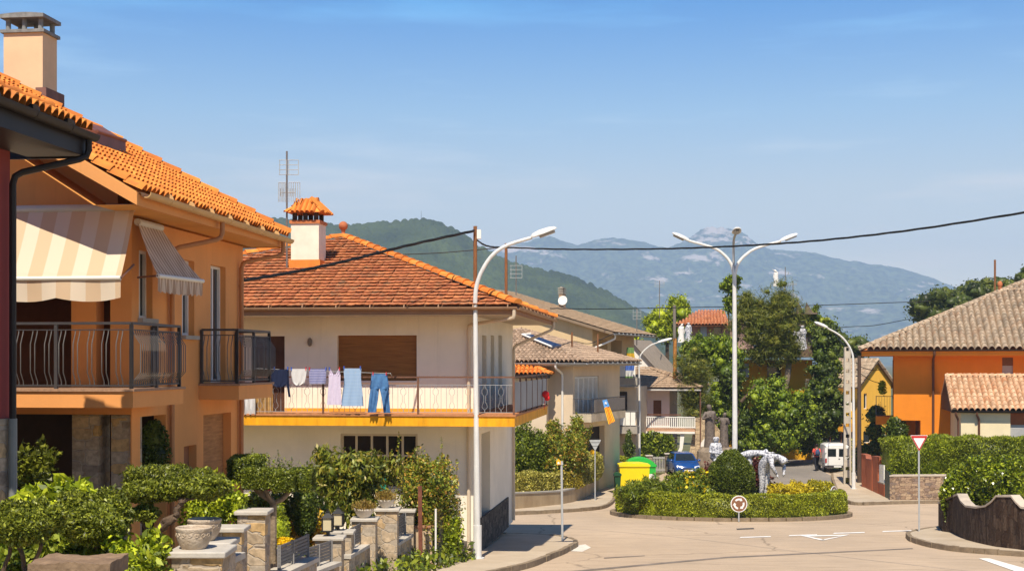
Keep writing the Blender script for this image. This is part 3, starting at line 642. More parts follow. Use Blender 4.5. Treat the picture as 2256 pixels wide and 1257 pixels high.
# front wall with the loggia above and the porch below
zl0 = fo.y(200, 858, .2)[1]; zl1 = fo.y(200, 640, 0)[1]
xa, xb_ = fo.y(157, 750, 0)[0], fo.y(212, 750, 0)[0]; xc = fo.y(243, 750, 0)[0]
fh = [(0, xa - XL, zl0, zl1), (xb_ - XL, xc - XL, zl0, zl1), (0, -XL - .02, 0, zp + .05)]
b.wall((XL, 0, 0), (1, 0, 0), (0, 0, 1), (0, 1, 0), -XL, zwall, fh, t=.3)
b.quad((0, 0, zwall), (XL, 0, zwall), (XL, 0, zt(XL) - .2), (xe * .0, 0, zt(0) - .2))           # gable
b.quad((0, yE, 0), (XL, yE, 0), (XL, yE, zwall), (0, yE, zwall))
L(b, 'wall', WALL_O, H1)
L(MB().box(XL, -.3, 2.2, 2.3, zl0, zl1 + .4).box(XL, -.25, .3, 2.2, zl1 + .02, zl1 + .1), 'loggia_wall', M('shaded_loggia_plaster', (.16, .06, .03), var=.2), H1)  # back wall and ceiling browned for the shade within the loggia
d_ = MB()
for k in range(4): d_.box(-7.6 + k * 1.05, -6.7 + k * 1.05, 2.12, 2.195, zl0 + .05, zl0 + 2.1)
L(d_, 'loggia_door', WOODB, H1)
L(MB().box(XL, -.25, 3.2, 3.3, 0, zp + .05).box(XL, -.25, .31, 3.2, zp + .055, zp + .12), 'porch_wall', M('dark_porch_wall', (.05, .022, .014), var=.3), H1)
for p0, p1 in ((160, 217), (246, 299)):
    u0, u1 = fo.y(p0, 950, .05)[0], fo.y(p1, 950, .05)[0]
    L(MB().box(u0, min(u1, -.03), .03, .5, 0, zp + .04), 'porch_pillar', STONE, H1)
# windows and doors of the street wall
def sidewin(h, mull=(), rows=(), name='window', pane=GLASS, fm=FRAMEW):
    return window(H1, (0, h[0], h[2]), (0, 1, 0), (0, 0, 1), (-1, 0, 0), h[1] - h[0], h[3] - h[2], .16, .05, mull, pane, fm, name, rows)
sidewin(w1, (.5,)); sidewin(w2, (.5,)); sidewin(w3, (.5,), (), 'balcony_door')
L(MB().box(-.04, .09, w2[0] - .05, w2[1] + .05, w2[2] - .07, w2[2] + .0), 'window_sill', CONC, H1); L(MB().box(-.04, .09, w1[0] - .05, w1[1] + .05, w1[2] - .07, w1[2]), 'window_sill', CONC, H1)
L(MB().box(-.2, -.16, w5[0], w5[1], 0, w5[3]), 'garage_door', M('oak_planks', (.36, .17, .06), var=.3, scale=3, stretch=(1, 1, 8)), H1)
L(MB().box(-.19, -.15, w4[0], w4[1], w4[2], w4[3]), 'shutter', M('brown_shutter', (.30, .13, .06), var=.1), H1)
# roof
eA, eB = Vector((xe, -1.5, ze)), Vector((xe, yF, ze)); rise = 6.2
r_ = roof_face(eA, eB, [(xe - rise, yF - rise * kh, zt(xe - rise)), (xe - rise, -1.5, zt(xe - rise))], .12)
rf = L(r_, 'roof', M('roof_underside', (.62, .32, .10), var=.1), H1)
L(tile_face(eA, eB, [(xe - rise, yF - rise * kh, zt(xe - rise)), (xe - rise, -1.5, zt(xe - rise))], .17, .30), 'roof_tiles', T_ORANGE, rf)
# far hip slope, seen only from elsewhere
L(roof_face((xe, yF, ze), (xe - 2 * rise, yF, ze), [(xe - rise, yF - rise * kh, zt(xe - rise))], .1), 'roof', T_ORANGE, H1)
L(ridge_caps((xe - rise, yF - rise * kh, zt(xe - rise) + .06), (xe + .02, yF + .02, ze + .09), .13, .42), 'ridge_tiles', T_ORANGE, rf)
# verge and eave boards, soffit
zb_ = fo.y(303, 452, -1.5)[1]; hb = ze - zb_
vb = MB().prism([(xe, -1.52, zb_), (xe, -1.52, ze - .05), (xe - rise, -1.52, zt(xe - rise) - .05), (xe - rise, -1.52, zt(xe - rise) - hb - .2)], (0, .06, 0))
vb.prism([(xe, -1.46, zb_), (xe, yF, zb_), (xe, yF, ze - .06), (xe, -1.46, ze - .06)], (-.06, 0, 0))
L(vb, 'eave_board', WALL_O, H1)
sf = MB().quad((xe - .05, -1.45, zb_ + .02), (xe - .05, yF, zb_ + .02), (-.0, yF, zb_ + .02), (0, -1.45, zb_ + .02)).quad((xe - .06, yF, zb_), (xe - .06, yF, ze - .06), (-2.5, yF, ze - .06), (-2.5, yF, zb_))
sf.quad((-.0, -1.44, zb_ + .02), (0, 0, zb_ + .02), (xe - rise, 0, zt(xe - rise) - hb - .15), (xe - rise, -1.44, zt(xe - rise) - hb - .15))
L(MB().prism([(-.02, -.5, fo.y(300, 456, -.5)[1]), (XL, -.5, fo.y(300, 456, -.5)[1]), (XL, -.5, zt(XL) - .3), (-.02, -.5, zt(0) - .3)], (0, .45, 0)), 'gable_beam', WALL_O, H1)
L(sf, 'soffit', M('orange_soffit', (.66, .30, .075), var=.06), H1)
L(gutter(MB(), (xe + .1, -1.42, ze - .03), (xe + .1, yF + .05, ze - .07), .085), 'gutter', M('sand_gutter', (.60, .36, .15), var=.08, rough=.5), H1)
PIPEO = M('copper_brown_pipe', (.44, .19, .07), var=.12, rough=.5)
yp1, yp2 = fo.x(378, 700, 0.06)[0], fo.x(531, 700, .06)[0]
for yp, pxg in ((yp1, 490), (yp2, 624)):
    yg = fo.x(pxg, 480, xe + .1)[0]; zc = fo.x(378 if yp == yp1 else 531, 548 if yp == yp1 else 578, .06)[1]
    pb = MB(); pipe(pb, [(xe + .1, yg, ze - .12), (xe + .1, yg, ze - .42), (.07, yp, zc), (.07, yp, .1)])
    for zk in (zc - .5, zc - 2.4, zc - 4.2): pb.tube([(.07, yp, zk), (.07, yp, zk + .05)], .056, 8)
    L(pb, 'downpipe', PIPEO, H1)
# chimney standing on the slope
hc = hit(92, 218); cz = lambda py: fo.y(60, py, hc.y)[1]; x1 = fo.y(94, 150, hc.y)[0]; x0 = fo.y(8, 150, hc.y)[0]
ch = L(MB().box(x0, x1, hc.y, hc.y + .62, zt(x1) - .5, cz(72)), 'chimney', M('pale_salmon_plaster', (.74, .50, .30), var=.08, scale=2, bump=.1), H1)
cb = MB().box(x0 - .05, x1 + .05, hc.y - .05, hc.y + .67, cz(72), cz(65)); xm = (x0 + x1) / 2
for xx in (x0 + .07, xm, x1 - .07):
    for yy in (hc.y + .06, hc.y + .56): cb.tube([(xx, yy, cz(65)), (xx, yy, cz(39))], .05, 10)
tp = [(x0 - .05 + (x1 - x0 + .10) * k / 8, cz(32) + .03 * math.sin(math.pi * k / 8)) for k in range(9)]
cb.prism([(x0 - .05, hc.y - .08, cz(40))] + [(u, hc.y - .08, z) for u, z in tp] + [(x1 + .05, hc.y - .08, cz(40))], (0, .78, 0))
L(cb, 'chimney_cap', M('weathered_cement', (.22, .22, .21), var=.3, scale=8, bump=.4), ch)
L(MB().box(x1 - .1, x1 + .12, hc.y - .1, hc.y + .7, zt(x1) - .05, zt(x1) + .22), 'flashing', M('lead_flashing', (.20, .10, .08), var=.3), ch)
# raised metal-clad hatch on the roof
ha, hb2 = hit(214, 334), hit(277, 352); hu = Vector((-.5, .18, .5 * sl))
hbx = MB(); q4 = [ha - Vector((0, 0, .1)), hb2 - Vector((0, 0, .1)), hb2 + hu - Vector((0, 0, .1)), ha + hu - Vector((0, 0, .1))]
hbx.add(q4 + [q + Vector((0, 0, .43)) for q in q4], [(0, 1, 5, 4), (1, 2, 6, 5), (2, 3, 7, 6), (3, 0, 4, 7), (4, 5, 6, 7)])
hbx.tube([q4[0] + Vector((0, 0, .44)), q4[1] + Vector((0, 0, .44))], .03, 6)
L(hbx, 'roof_hatch', M('brown_metal_sheet', (.17, .062, .038), var=.25, scale=2, rough=.55), H1)
# balconies
def balcony_rail(parent, corners, z0, z1, front_pairs, gap, bulge=.09):
    """rail along the polyline corners (x,y): posts and rails in one part, bars in another"""
    rb, bb = MB(), MB(); zr = z1 - .10; zl = z0 + .05
    for i in range(len(corners) - 1):
        A, B = Vector((*corners[i], 0)), Vector((*corners[i + 1], 0)); d = (B - A); Ln = d.length; d.normalize(); out = Vector((d.y, -d.x, 0))
        sgn = 1
        def rail(z, h, w):
            p = [A + Vector((0, 0, z)), B + Vector((0, 0, z))]
            rb.add([q + out * w * o + Vector((0, 0, h * k)) for q in p for k in (-1, 1) for o in (-1, 1)], [(0, 1, 3, 2), (4, 6, 7, 5), (0, 4, 5, 1), (2, 3, 7, 6), (0, 2, 6, 4), (1, 5, 7, 3)])
        rail(z1, .02, .028); rail(zr, .008, .015); rail(zl, .012, .015)
        m = max(1, round(Ln / 1.15)); 
        for k in range(m + 1):
            c = A + d * (Ln * k / m); rb.box(c.x - .025, c.x + .025, c.y - .025, c.y + .025, z0, z1)
        s = gap * .5; k = 0; dense = i > 0 and Ln > 1.5; gp = gap * .72 if dense else gap; fp = front_pairs and not dense; bl = bulge * 1.35 if dense else bulge
        while s < Ln:
            q = A + d * s; pr = [(0, zl), (.0, zl + .06), (bl, zl + .2), (bl, zr - .22), (.01, zr - .05), (0, zr)]
            bb.tube([q + out * o + Vector((0, 0, z)) for o, z in pr], .008, 5)
            s += gp * (.62 if (fp and k % 2 == 0) else 1.38 if fp else 1); k += 1
    rr = L(rb, 'railing', GREYM, parent); L(bb, 'railing_bars', M('sunlit_grey_bars', (.13, .12, .11), var=.25, rough=.4, spec=.5), rr)  # bars paler than the rails, sun highlights put into their grey
SLAB = WALL_O
yb1 = -1.25; xb1 = fo.y(293, 880, yb1)[0]; z0b, z1b = fo.y(293, 898, yb1)[1], fo.y(293, 862, yb1)[1]; ye1 = fo.x(404, 890, xb1)[0]
L(MB().prism([(XL, yb1, z0b), (xb1, yb1, z0b), (xb1, ye1, z0b), (.0, ye1, z0b), (.0, 0, z0b), (XL, 0, z0b)], (0, 0, z1b - z0b)), 'balcony_slab', SLAB, H1)
L(MB().prism([(XL, yb1 - .03, z1b), (xb1 + .03, yb1 - .03, z1b), (xb1 + .03, ye1 + .03, z1b), (-.01, ye1 + .03, z1b), (-.01, .28, z1b), (XL, .28, z1b)], (0, 0, .04)), 'balcony_edge', M('terrazzo_edge', (.34, .20, .12), var=.25, scale=30), H1)
zr1 = fo.y(290, 711, yb1)[1]
balcony_rail(H1, [(XL + .3, yb1 + .06), (xb1 - .05, yb1 + .06), (xb1 - .05, ye1 - .06), (.03, ye1 - .06)], z1b + .04, zr1, True, .115)
yb2 = fo.x(438, 850, 0)[0]; xb2 = fo.y(526, 850, yb2)[0]; z0c, z1c = fo.y(438, 880, yb2)[1], fo.y(438, 849, yb2)[1]; ye2 = min(yE + .6, fo.x(600, 860, xb2)[0])
L(MB().box(0.001, xb2, yb2, ye2, z0c, z1c), 'balcony_slab', SLAB, H1); L(MB().box(0.002, xb2 + .03, yb2 - .03, ye2 + .03, z1c, z1c + .04), 'balcony_edge', MATS['terrazzo_edge'], H1)
balcony_rail(H1, [(.04, yb2 + .05), (xb2 - .05, yb2 + .05), (xb2 - .05, ye2 - .05), (.04, ye2 - .05)], z1c + .04, fo.y(438, 726, yb2)[1], True, .115)
# awnings
def stripes(name, cols, n_, ax):
    m, n, l, bs = nm(name); bs.inputs['Roughness'].default_value = .9
    t = n.new('ShaderNodeTexCoord'); s = n.new('ShaderNodeSeparateXYZ'); l.new(t.outputs['Object'], s.inputs[0])
    w = n.new('ShaderNodeMath'); w.operation = 'MULTIPLY'; w.inputs[1].default_value = n_; l.new(s.outputs[ax], w.inputs[0])
    f = n.new('ShaderNodeMath'); f.operation = 'FRACT'; l.new(w.outputs[0], f.inputs[0])
    r = n.new('ShaderNodeValToRGB'); r.color_ramp.interpolation = 'CONSTANT'; e = r.color_ramp.elements
    while len(e) < len(cols): e.new(.5)
    for i, c in enumerate(cols): e[i].position = i / len(cols); e[i].color = (*c, 1)
    l.new(f.outputs[0], r.inputs[0]); l.new(r.outputs[0], bs.inputs['Base Color'])
    tr = n.new('ShaderNodeBsdfTranslucent'); l.new(r.outputs[0], tr.inputs[0]); ms = n.new('ShaderNodeMixShader'); ms.inputs[0].default_value = .25
    l.new(bs.outputs[0], ms.inputs[1]); l.new(tr.outputs[0], ms.inputs[2]); l.new(ms.outputs[0], n['Material Output'].inputs[0]); return m
AWN = stripes('striped_canvas', [(.80, .68, .52), (.72, .53, .34)], 2.1, 'X'); AWN2 = stripes('striped_canvas_side', [(.70, .56, .42), (.46, .32, .22)], 8, 'Y')
def awning(parent, TA, TB, BA, BB, vdrop, mat, nsc, wav=.06):
    """TA TB on the wall, BA BB at the front bar, then a scalloped valance"""
    TA, TB, BA, BB = map(Vector, (TA, TB, BA, BB)); N_ = nsc * 8; b = MB(); rows = []
    for k in range(9):
        f = k / 8; sag = -.05 * math.sin(math.pi * f); rows.append([(TA.lerp(TB, i / N_)).lerp(BA.lerp(BB, i / N_), f) + Vector((0, 0, sag + .006 * math.sin(i * .8))) for i in range(N_ + 1)])
    outv = (BA - TA); outv.z = 0; outv.normalize()
    for dz in (.12, .5, .85, 1): rows.append([BA.lerp(BB, i / N_) + Vector((0, 0, -dz * vdrop - (wav * abs(math.sin(math.pi * i / 8)) if dz == 1 else 0))) + outv * (.03 * dz * math.sin(i * .7)) for i in range(N_ + 1)])
    vs = [p for r in rows for p in r]; m = N_ + 1
    b.add(vs, [(j * m + i, j * m + i + 1, (j + 1) * m + i + 1, (j + 1) * m + i) for j in range(len(rows) - 1) for i in range(N_)])
    a = L(b, 'awning', mat, parent)
    L(MB().tube([BA, BB], .035, 10), 'awning_bar', M('cream_bar', (.74, .70, .62), var=.03, rough=.4), a); L(MB().tube([TA, TB], .06, 10), 'awning_roller', M('cream_roller', (.6, .55, .48), var=.05), a)
    for p, q in ((TA, BA), (TB, BB)): L(MB().tube([p - Vector((0, 0, .9)) + outv * .02, q], .018, 6), 'awning_arm', BROWNM, a)
def yz(px, py, y): x, z = fo.y(px, py, y); return (x, y, z)
def xz(px, py, x): y, z = fo.x(px, py, x); return (x, y, z)
ta = yz(297, 457, -.62); ba = yz(266, 612, -1.2)
awning(H1, (XL + 1, -.62, ta[2]), ta, (XL + .6, -1.2, ba[2]), ba, .30, AWN, 9)
ny_, fy_ = fo.x(300, 500, .08)[0], fo.x(352, 500, .08)[0]
awning(H1, (.1, ny_, fo.x(300, 488, .1)[1]), (.1, fy_, fo.x(300, 488, .1)[1]), xz(348, 607, .62), xz(447, 619, .66), .24, AWN2, 10, .035)
# ---- maroon house at the left edge
fm = Frame(22, 17.6, 7.1); H0 = house('maroon_house', 'dark maroon house at the left edge with stone base and black gutter', fm)
xm_, zm = fm.y(188, 294, .5); smm = .40; zmt = lambda x: zm + smm * (xm_ - x)
zst = fm.x(26, 920, 0)[1]
YN = -3.0
L(MB().box(-6, 0, YN, 0, zst, zm - .2), 'wall', WALL_M, H0); L(MB().box(-6.02, .03, YN, .03, 0, zst), 'stone_base', STONE, H0)
A_, B_ = Vector((xm_, YN, zm + .04)), Vector((xm_, .62, zm + .04))
rv = 1.3
r0 = L(roof_face(A_, B_, [(xm_ - rv, .62, zmt(xm_ - rv)), (xm_ - rv, YN, zmt(xm_ - rv))], .1), 'roof', DARK, H0)
L(tile_face(A_, B_, [(xm_ - rv, .62, zmt(xm_ - rv) + .04), (xm_ - rv, YN, zmt(xm_ - rv) + .04)], .17, .30), 'roof_tiles', T_ORANGE, r0)
L(ridge_caps((xm_ - .62, YN, zmt(xm_ - .62) + .14), (xm_ - .62, .62, zmt(xm_ - .62) + .14), .12, .42), 'ridge_tiles', T_ORANGE, r0)
SOF = M('black_brown_paint', (.022, .016, .014), var=.2, rough=.5)
L(MB().box(-.0, xm_ - .02, YN, .55, zm - .3, zm - .26).box(xm_ - .02, xm_ + .01, YN, .58, zm - .3, zm).box(-6, xm_ - .02, .52, .56, zm - .32, zm - .02), 'soffit', SOF, H0)
L(gutter(MB(), (xm_ + .09, YN, zm), (xm_ + .09, .58, zm - .02), .085), 'gutter', SOF, H0)
pp = MB(); zq = fm.x(30, 385, .1)[1]
pipe(pp, [(xm_ + .07, .45, zm - .05), (xm_ + .07, .45, zm - .32), (.10, -.12, zq), (.10, -.12, zst)]); L(pp, 'downpipe', SOF, H0)
L(MB().tube([(.10, -.12, zst), (.10, -.12, .05)], .055, 10), 'downpipe', M('grey_pipe', (.20, .21, .20), var=.1, rough=.5), H0, label='grey lower length of the downpipe')
# ---- cream house with the laundry balcony
fc = Frame(1043, 38.3, 7.1); H2 = house('cream_house', 'cream house with red tiled roof and laundry on its yellow edged balcony', fc)
yo = -1.3; XC = -14.; YB = 9.0
xe2, ze2 = fc.y(1137, 672, yo); xs_ = fc.y(1134, 900, yo)[0]
zs0, zs1 = fc.y(900, 938, yo)[1], fc.y(900, 914, yo)[1]
zc_ = ze2 - .22
sh0, sh1 = fc.y(743, 838, 0), fc.y(918, 738, 0); dr0, dr1 = fc.y(560, 905, 0), fc.y(627, 740, 0); lw0, lw1 = fc.y(750, 1075, 0), fc.y(920, 955, 0)
b = MB(); b.wall((XC, 0, 0), (1, 0, 0), (0, 0, 1), (0, 1, 0), -XC, zc_, [(sh0[0] - XC, sh1[0] - XC, sh0[1], sh1[1]), (dr0[0] - XC, dr1[0] - XC, zs1, dr1[1]), (lw0[0] - XC, lw1[0] - XC, lw0[1], lw1[1])], t=.25)
sw = []
for p0, p1 in ((1062, 1072), (1081, 1089), (1098, 1106)):
    a_, c_ = fc.x(p0, 760, 0), fc.x(p1, 760, 0); sw.append((a_[0], c_[0], zs1 + .3, fc.x(p0, 738, 0)[1]))
dy0, dy1 = fc.x(1061, 1000, 0)[0], fc.x(1080, 1000, 0)[0]; sw.append((dy0, dy1, .1, zs0 - .35))
b.wall((0, 0, 0), (0, 1, 0), (0, 0, 1), (-1, 0, 0), YB, zc_, sw, t=.3); b.quad((0, YB, 0), (XC, YB, 0), (XC, YB, zc_), (0, YB, zc_))
L(b, 'wall', WALL_C, H2)
db = MB(); 
for a in sw[:3]: db.box(-.26, -.22, a[0], a[1], a[2], a[3])
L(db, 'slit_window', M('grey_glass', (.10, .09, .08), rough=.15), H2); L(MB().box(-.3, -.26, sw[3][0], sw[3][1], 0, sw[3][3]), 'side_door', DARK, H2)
slat = M('varnished_shutter', (.30, .125, .03), var=.3, scale=4, stretch=(.5, 1, 14), rough=.4)
sb = MB(); z = sh0[1]
while z < sh1[1] - .02: sb.box(sh0[0], sh1[0], .14, .17, z + .006, z + .06); z += .066
sb.box(sh0[0], sh1[0], .17, .2, sh0[1], sh1[1])
L(sb, 'roller_shutter', slat, H2); L(MB().box(sh0[0] - .05, sh1[0] + .05, -.05, .2, sh0[1] - .06, sh0[1] - .002), 'window_sill', WALL_C, H2)
cb = MB(); x = dr0[0]
while x < dr1[0] - .02: cb.box(x, x + .028, .1, .125, zs1 + .02, dr1[1]); x += .036
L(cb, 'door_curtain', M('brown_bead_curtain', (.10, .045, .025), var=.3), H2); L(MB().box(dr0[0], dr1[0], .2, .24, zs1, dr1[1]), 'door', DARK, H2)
window(H2, (lw0[0], 0, lw0[1]), (1, 0, 0), (0, 0, 1), (0, 1, 0), lw1[0] - lw0[0], lw1[1] - lw0[1], .12, .07, (.2, .4, .6, .8), glass('dark_glass', (.012, .01, .009), .2), M('cream_window_bars', (.62, .52, .38), var=.05), rows=(.6, .22))
lp = fc.y(683, 753, -.03); L(MB().ball((lp[0], -.05, lp[1]), .105, 14, (.72, .6, 1.15)).box(lp[0] - .02, lp[0] + .02, -.12, -.1, lp[1] - .1, lp[1] + .1), 'wall_lamp', M('bronze_lamp', (.20, .16, .12), rough=.4), H2)
# stone cladding at the foot of the corner
L(MB().box(-.02, .05, .3, 7.5, 0, 1.0).box(-.5, .05, -.05, .28, 0, .5), 'stone_base', stone('dark_slate_cladding', [(.05, .045, .04), (.10, .085, .07), (.14, .12, .10)], (.06, .05, .045), scale=4), H2)
# balcony slab and its yellow board
ysd = fc.x(1206, 900, xs_)[0]
L(MB().prism([(XC, yo + .04, zs0 + .03), (xs_ - .04, yo + .04, zs0 + .03), (xs_ - .04, ysd, zs0 + .03), (-.01, ysd, zs0 + .03), (-.01, 0.01, zs0 + .03), (XC, .01, zs0 + .03)], (0, 0, zs1 - zs0 - .03)), 'balcony_slab', M('slab_plaster', (.62, .52, .38), var=.1), H2)
L(MB().box(XC, xs_, yo, yo + .038, zs0, zs1 - .03).box(xs_ - .038, xs_, yo + .04, ysd, zs0, zs1 - .03), 'fascia_board', M('ochre_varnished_board', (.80, .36, .012), var=.25, scale=2.5, stretch=(2, 2, .4), rough=.5), H2)
L(MB().prism([(XC, yo - .03, zs1 - .028), (xs_ + .03, yo - .03, zs1 - .028), (xs_ + .03, ysd, zs1 - .028), (0.01, ysd, zs1 - .028), (0.01, -.01, zs1 - .028), (XC, -.01, zs1 - .028)], (0, 0, .05)), 'balcony_floor', M('terracotta_edge_tile', (.45, .19, .075), var=.2, scale=8), H2)
L(MB().box(dr1[0] + .01, -.02, -.02, -.003, zs1 + .022, zs1 + .14), 'skirting', M('ochre_skirting', (.68, .33, .03), var=.1), H2)
# railing: brown posts and hand rail, thin ornamental bars
rb, bb = MB(), MB(); zr = fc.y(900, 832, yo)[1]; zb0, zb1 = fc.y(900, 908, yo)[1], fc.y(900, 848, yo)[1]; yr = yo + .05
for px in (537, 712, 921, 1132): x = fc.y(px, 850, yr)[0]; rb.box(x - .025, x + .025, yr - .025, yr + .025, zs1, zr)
xr0, xr1 = XC + .3, fc.y(1132, 850, yr)[0]; rb.box(xr0, xr1 + .03, yr - .03, yr + .03, zr, zr + .045)
xr = xr1
n6 = 6
for k in range(1, n6 + 1): y = yr + (ysd - .1 - yr) * k / n6; rb.box(xr - .025, xr + .025, y - .025, y + .025, zs1, zr)
rb.box(xr - .03, xr + .03, yr + .032, ysd - .05, zr, zr + .045)
hr = L(rb, 'railing', BROWNM, H2)
bb.box(xr0, xr1 - .03, yr - .008, yr + .008, zb1, zb1 + .015).box(xr0, xr1 - .03, yr - .008, yr + .008, zb0, zb0 + .015)
x = xr0 + .1; k = 0
while x < xr1 - .08:
    if k % 3 == 1:
        for s in (-1, 1):
            hh = zb1 - zb0; bb.tube([(x + s * .075 * q, yr, zb0 + hh * f) for q, f in ((0, 0), (.1, .1), (1, .2), (.8, .3), (.35, .38), (.35, .62), (1, .7), (1, .82), (.3, .9), (.1, 1))], .006, 4)
    else: bb.tube([(x, yr, zb0), (x, yr, zb1)], .006, 4)
    x += .15; k += 1
L(bb, 'railing_bars', GREYL, hr)
L(MB().box(xr - .012, xr + .012, yr + .1, ysd - .1, zb0, zr - .12), 'side_panel', M('grey_privacy_sheet', (.36, .35, .33), var=.12, scale=1.5), hr)
for dx in (0, ): 
    c_ = MB(); xq = dr0[0]
    while xq < dr1[0]: c_.tube([(xq, yr + .12, zs1 + .03), (xq, yr + .12, zb1 - .02)], .016, 6); xq += .037
    L(c_, 'cane_screen', island('cane', [(.36, .20, .06), (.52, .32, .11), (.25, .13, .04)], noise=.3), H2)
# roof: hip, apex behind
ap = None; s2 = .39
fA, fB = Vector((XC - .6, yo, ze2)), Vector((xe2, yo, ze2)); tt_ = 6.4
apx = Vector((xe2 - tt_, yo + tt_ * 1.0, ze2 + s2 * tt_)); yfar = yo + 11.2; sB = Vector((xe2, yfar, ze2))
for (e0, e1) in ((fA, fB), (fB, sB), (sB, Vector((XC - .6, yfar, ze2))), (Vector((XC - .6, yfar, ze2)), fA)):
    rr_ = L(roof_face(e0, e1, [apx], .1), 'roof', M('roof_board', (.30, .16, .08), var=.2), H2)
    if e0 is fA: L(tile_face(e0, e1, [apx], .24, .285, FLAT, lift=.045, jit=.014), 'roof_tiles', T_CREAM, rr_); R2 = rr_
    elif e0 is fB: L(tile_face(e0, e1, [apx], .24, .285, FLAT, lift=.045, jit=.014), 'roof_tiles', T_ORANGE, rr_)
hp = ridge_caps(apx + Vector((0, 0, .05)), fB + Vector((.03, -.03, .07)), .14, .40); ridge_caps(apx + Vector((0, 0, .05)), fA + Vector((0, 0, .06)), .14, .4, hp); ridge_caps(apx + Vector((0, 0, .05)), sB + Vector((0, 0, .06)), .14, .4, hp)
L(hp, 'ridge_tiles', T_ORANGE, R2)
L(MB().lathe(apx + Vector((0, 0, .0)), [(.11, 0), (.07, .1), (.05, .16), (.08, .2), (.05, .24)], 12).ball(apx + Vector((0, 0, .36)), .15, 14), 'finial', M('terracotta_ball', (.38, .12, .05), var=.3), R2)
EB = M('brown_eave_board', (.34, .175, .09), var=.12, scale=3)
L(MB().box(XC, xe2 - .06, yo + .02, yo + .06, ze2 - .24, ze2 - .03).box(xe2 - .06, xe2 - .02, yo + .02, yfar, ze2 - .24, ze2 - .03), 'eave_board', EB, H2)
L(MB().box(XC, xe2 - .06, yo + .06, yfar, ze2 - .24, ze2 - .2), 'soffit', M('cream_soffit', (.52, .42, .29), var=.1), H2)
L(MB().box(XC, xe2 - .05, yo + .012, yo + .05, ze2 - .275, ze2 - .242), 'eave_trim', M('pale_trim', (.62, .38, .18), var=.1), H2)
L(gutter(gutter(MB(), (XC, yo - .05, ze2 - .03), (xe2 + .04, yo - .05, ze2 - .05), .075), (xe2 + .05, yo - .05, ze2 - .05), (xe2 + .05, yfar, ze2 - .06), .075), 'gutter', M('brown_gutter', (.36, .21, .12), var=.15, rough=.5), H2)
pb = MB(); zq = fc.y(1040, 715, -.06)[1]
pipe(pb, [(xe2 - .05, yo - .04, ze2 - .1), (xe2 - .05, yo - .04, ze2 - .35), (-.12, -.07, zq), (-.12, -.07, .1)], .05); L(pb, 'downpipe', M('cream_pipe', (.62, .50, .36), var=.08, rough=.5), H2)
pb = MB(); yq = 8.6; pipe(pb, [(xe2 + .04, yq + .5, ze2 - .1), (xe2 + .04, yq + .5, ze2 - .4), (.08, yq, ze2 - 1.0), (.08, yq, .1)], .05); L(pb, 'downpipe', MATS['cream_pipe'], H2)
# chimney on the front slope
h2 = slopeplane(fc, 0, yo, ze2, 0, s2); q0 = h2(641, 592); q1 = h2(702, 592); cz = lambda py: fc.y(670, py, q0.y)[1]
ch = L(MB().box(q0.x, q1.x, q0.y, q0.y + .8, q0.z - .4, cz(492)), 'chimney', M('whitewashed_chimney', (.76, .69, .56), var=.1, scale=2.5, bump=.15), R2)
L(MB().box(q0.x - .05, q1.x + .05, q0.y - .06, q0.y + .86, q0.z - .25, cz(572)), 'chimney_base', T_ORANGE, ch)
cb = MB().box(q0.x - .04, q1.x + .04, q0.y - .04, q0.y + .84, cz(492), cz(485)); zt0, zt1, zt2 = cz(485), cz(468), cz(441)
L(cb, 'chimney_collar', M('terracotta_brick', (.50, .17, .06), var=.2, scale=6), ch)
for u, v in ((.09, .1), (.42, .1), (.75, .1), (.09, .7), (.42, .7), (.75, .7)): L(MB().box(q0.x + u - .06, q0.x + u + .06, q0.y + v - .05, q0.y + v + .06, zt0, zt1), 'chimney_pillar', M('sooty_brick', (.05, .035, .03), var=.4), ch)
cx0, cx1, cy0, cy1 = q0.x - .12, q1.x + .14, q0.y - .14, q0.y + .94; t0, t1 = (q0.x + q1.x) / 2 - .2, (q0.x + q1.x) / 2 + .2; ym_ = (cy0 + cy1) / 2
corn = [Vector((cx0, cy0, zt1)), Vector((cx1, cy0, zt1)), Vector((cx1, cy1, zt1)), Vector((cx0, cy1, zt1))]; tpv = [Vector((t0, ym_ - .12, zt2)), Vector((t1, ym_ - .12, zt2)), Vector((t1, ym_ + .12, zt2)), Vector((t0, ym_ + .12, zt2))]
cb = MB().add(corn + tpv, [(0, 1, 5, 4), (1, 2, 6, 5), (2, 3, 7, 6), (3, 0, 4, 7), (4, 5, 6, 7), (3, 2, 1, 0)])
for i in range(4):
    A, B, C_, D_ = corn[i], corn[(i + 1) % 4], tpv[(i + 1) % 4], tpv[i]
    cb.v += tile_face(A, B, [C_, D_], .15, .6, lift=.03).v if False else []
    ridge_caps(D_ + Vector((0, 0, .02)), A + Vector((0, 0, .03)), .06, .3, cb)
ridge_caps(Vector((t0 - .05, ym_, zt2 + .03)), Vector((t1 + .05, ym_, zt2 + .03)), .12, .3, cb)
cap = L(cb, 'chimney_cap', T_ORANGE, ch)
for i in range(4):
    A, B, C_, D_ = corn[i], corn[(i + 1) % 4], tpv[(i + 1) % 4], tpv[i]
    if i in (0, 1): L(tile_face(A, B, [C_, D_], .15, .62, lift=.02), 'cap_tiles', T_ORANGE, ch)
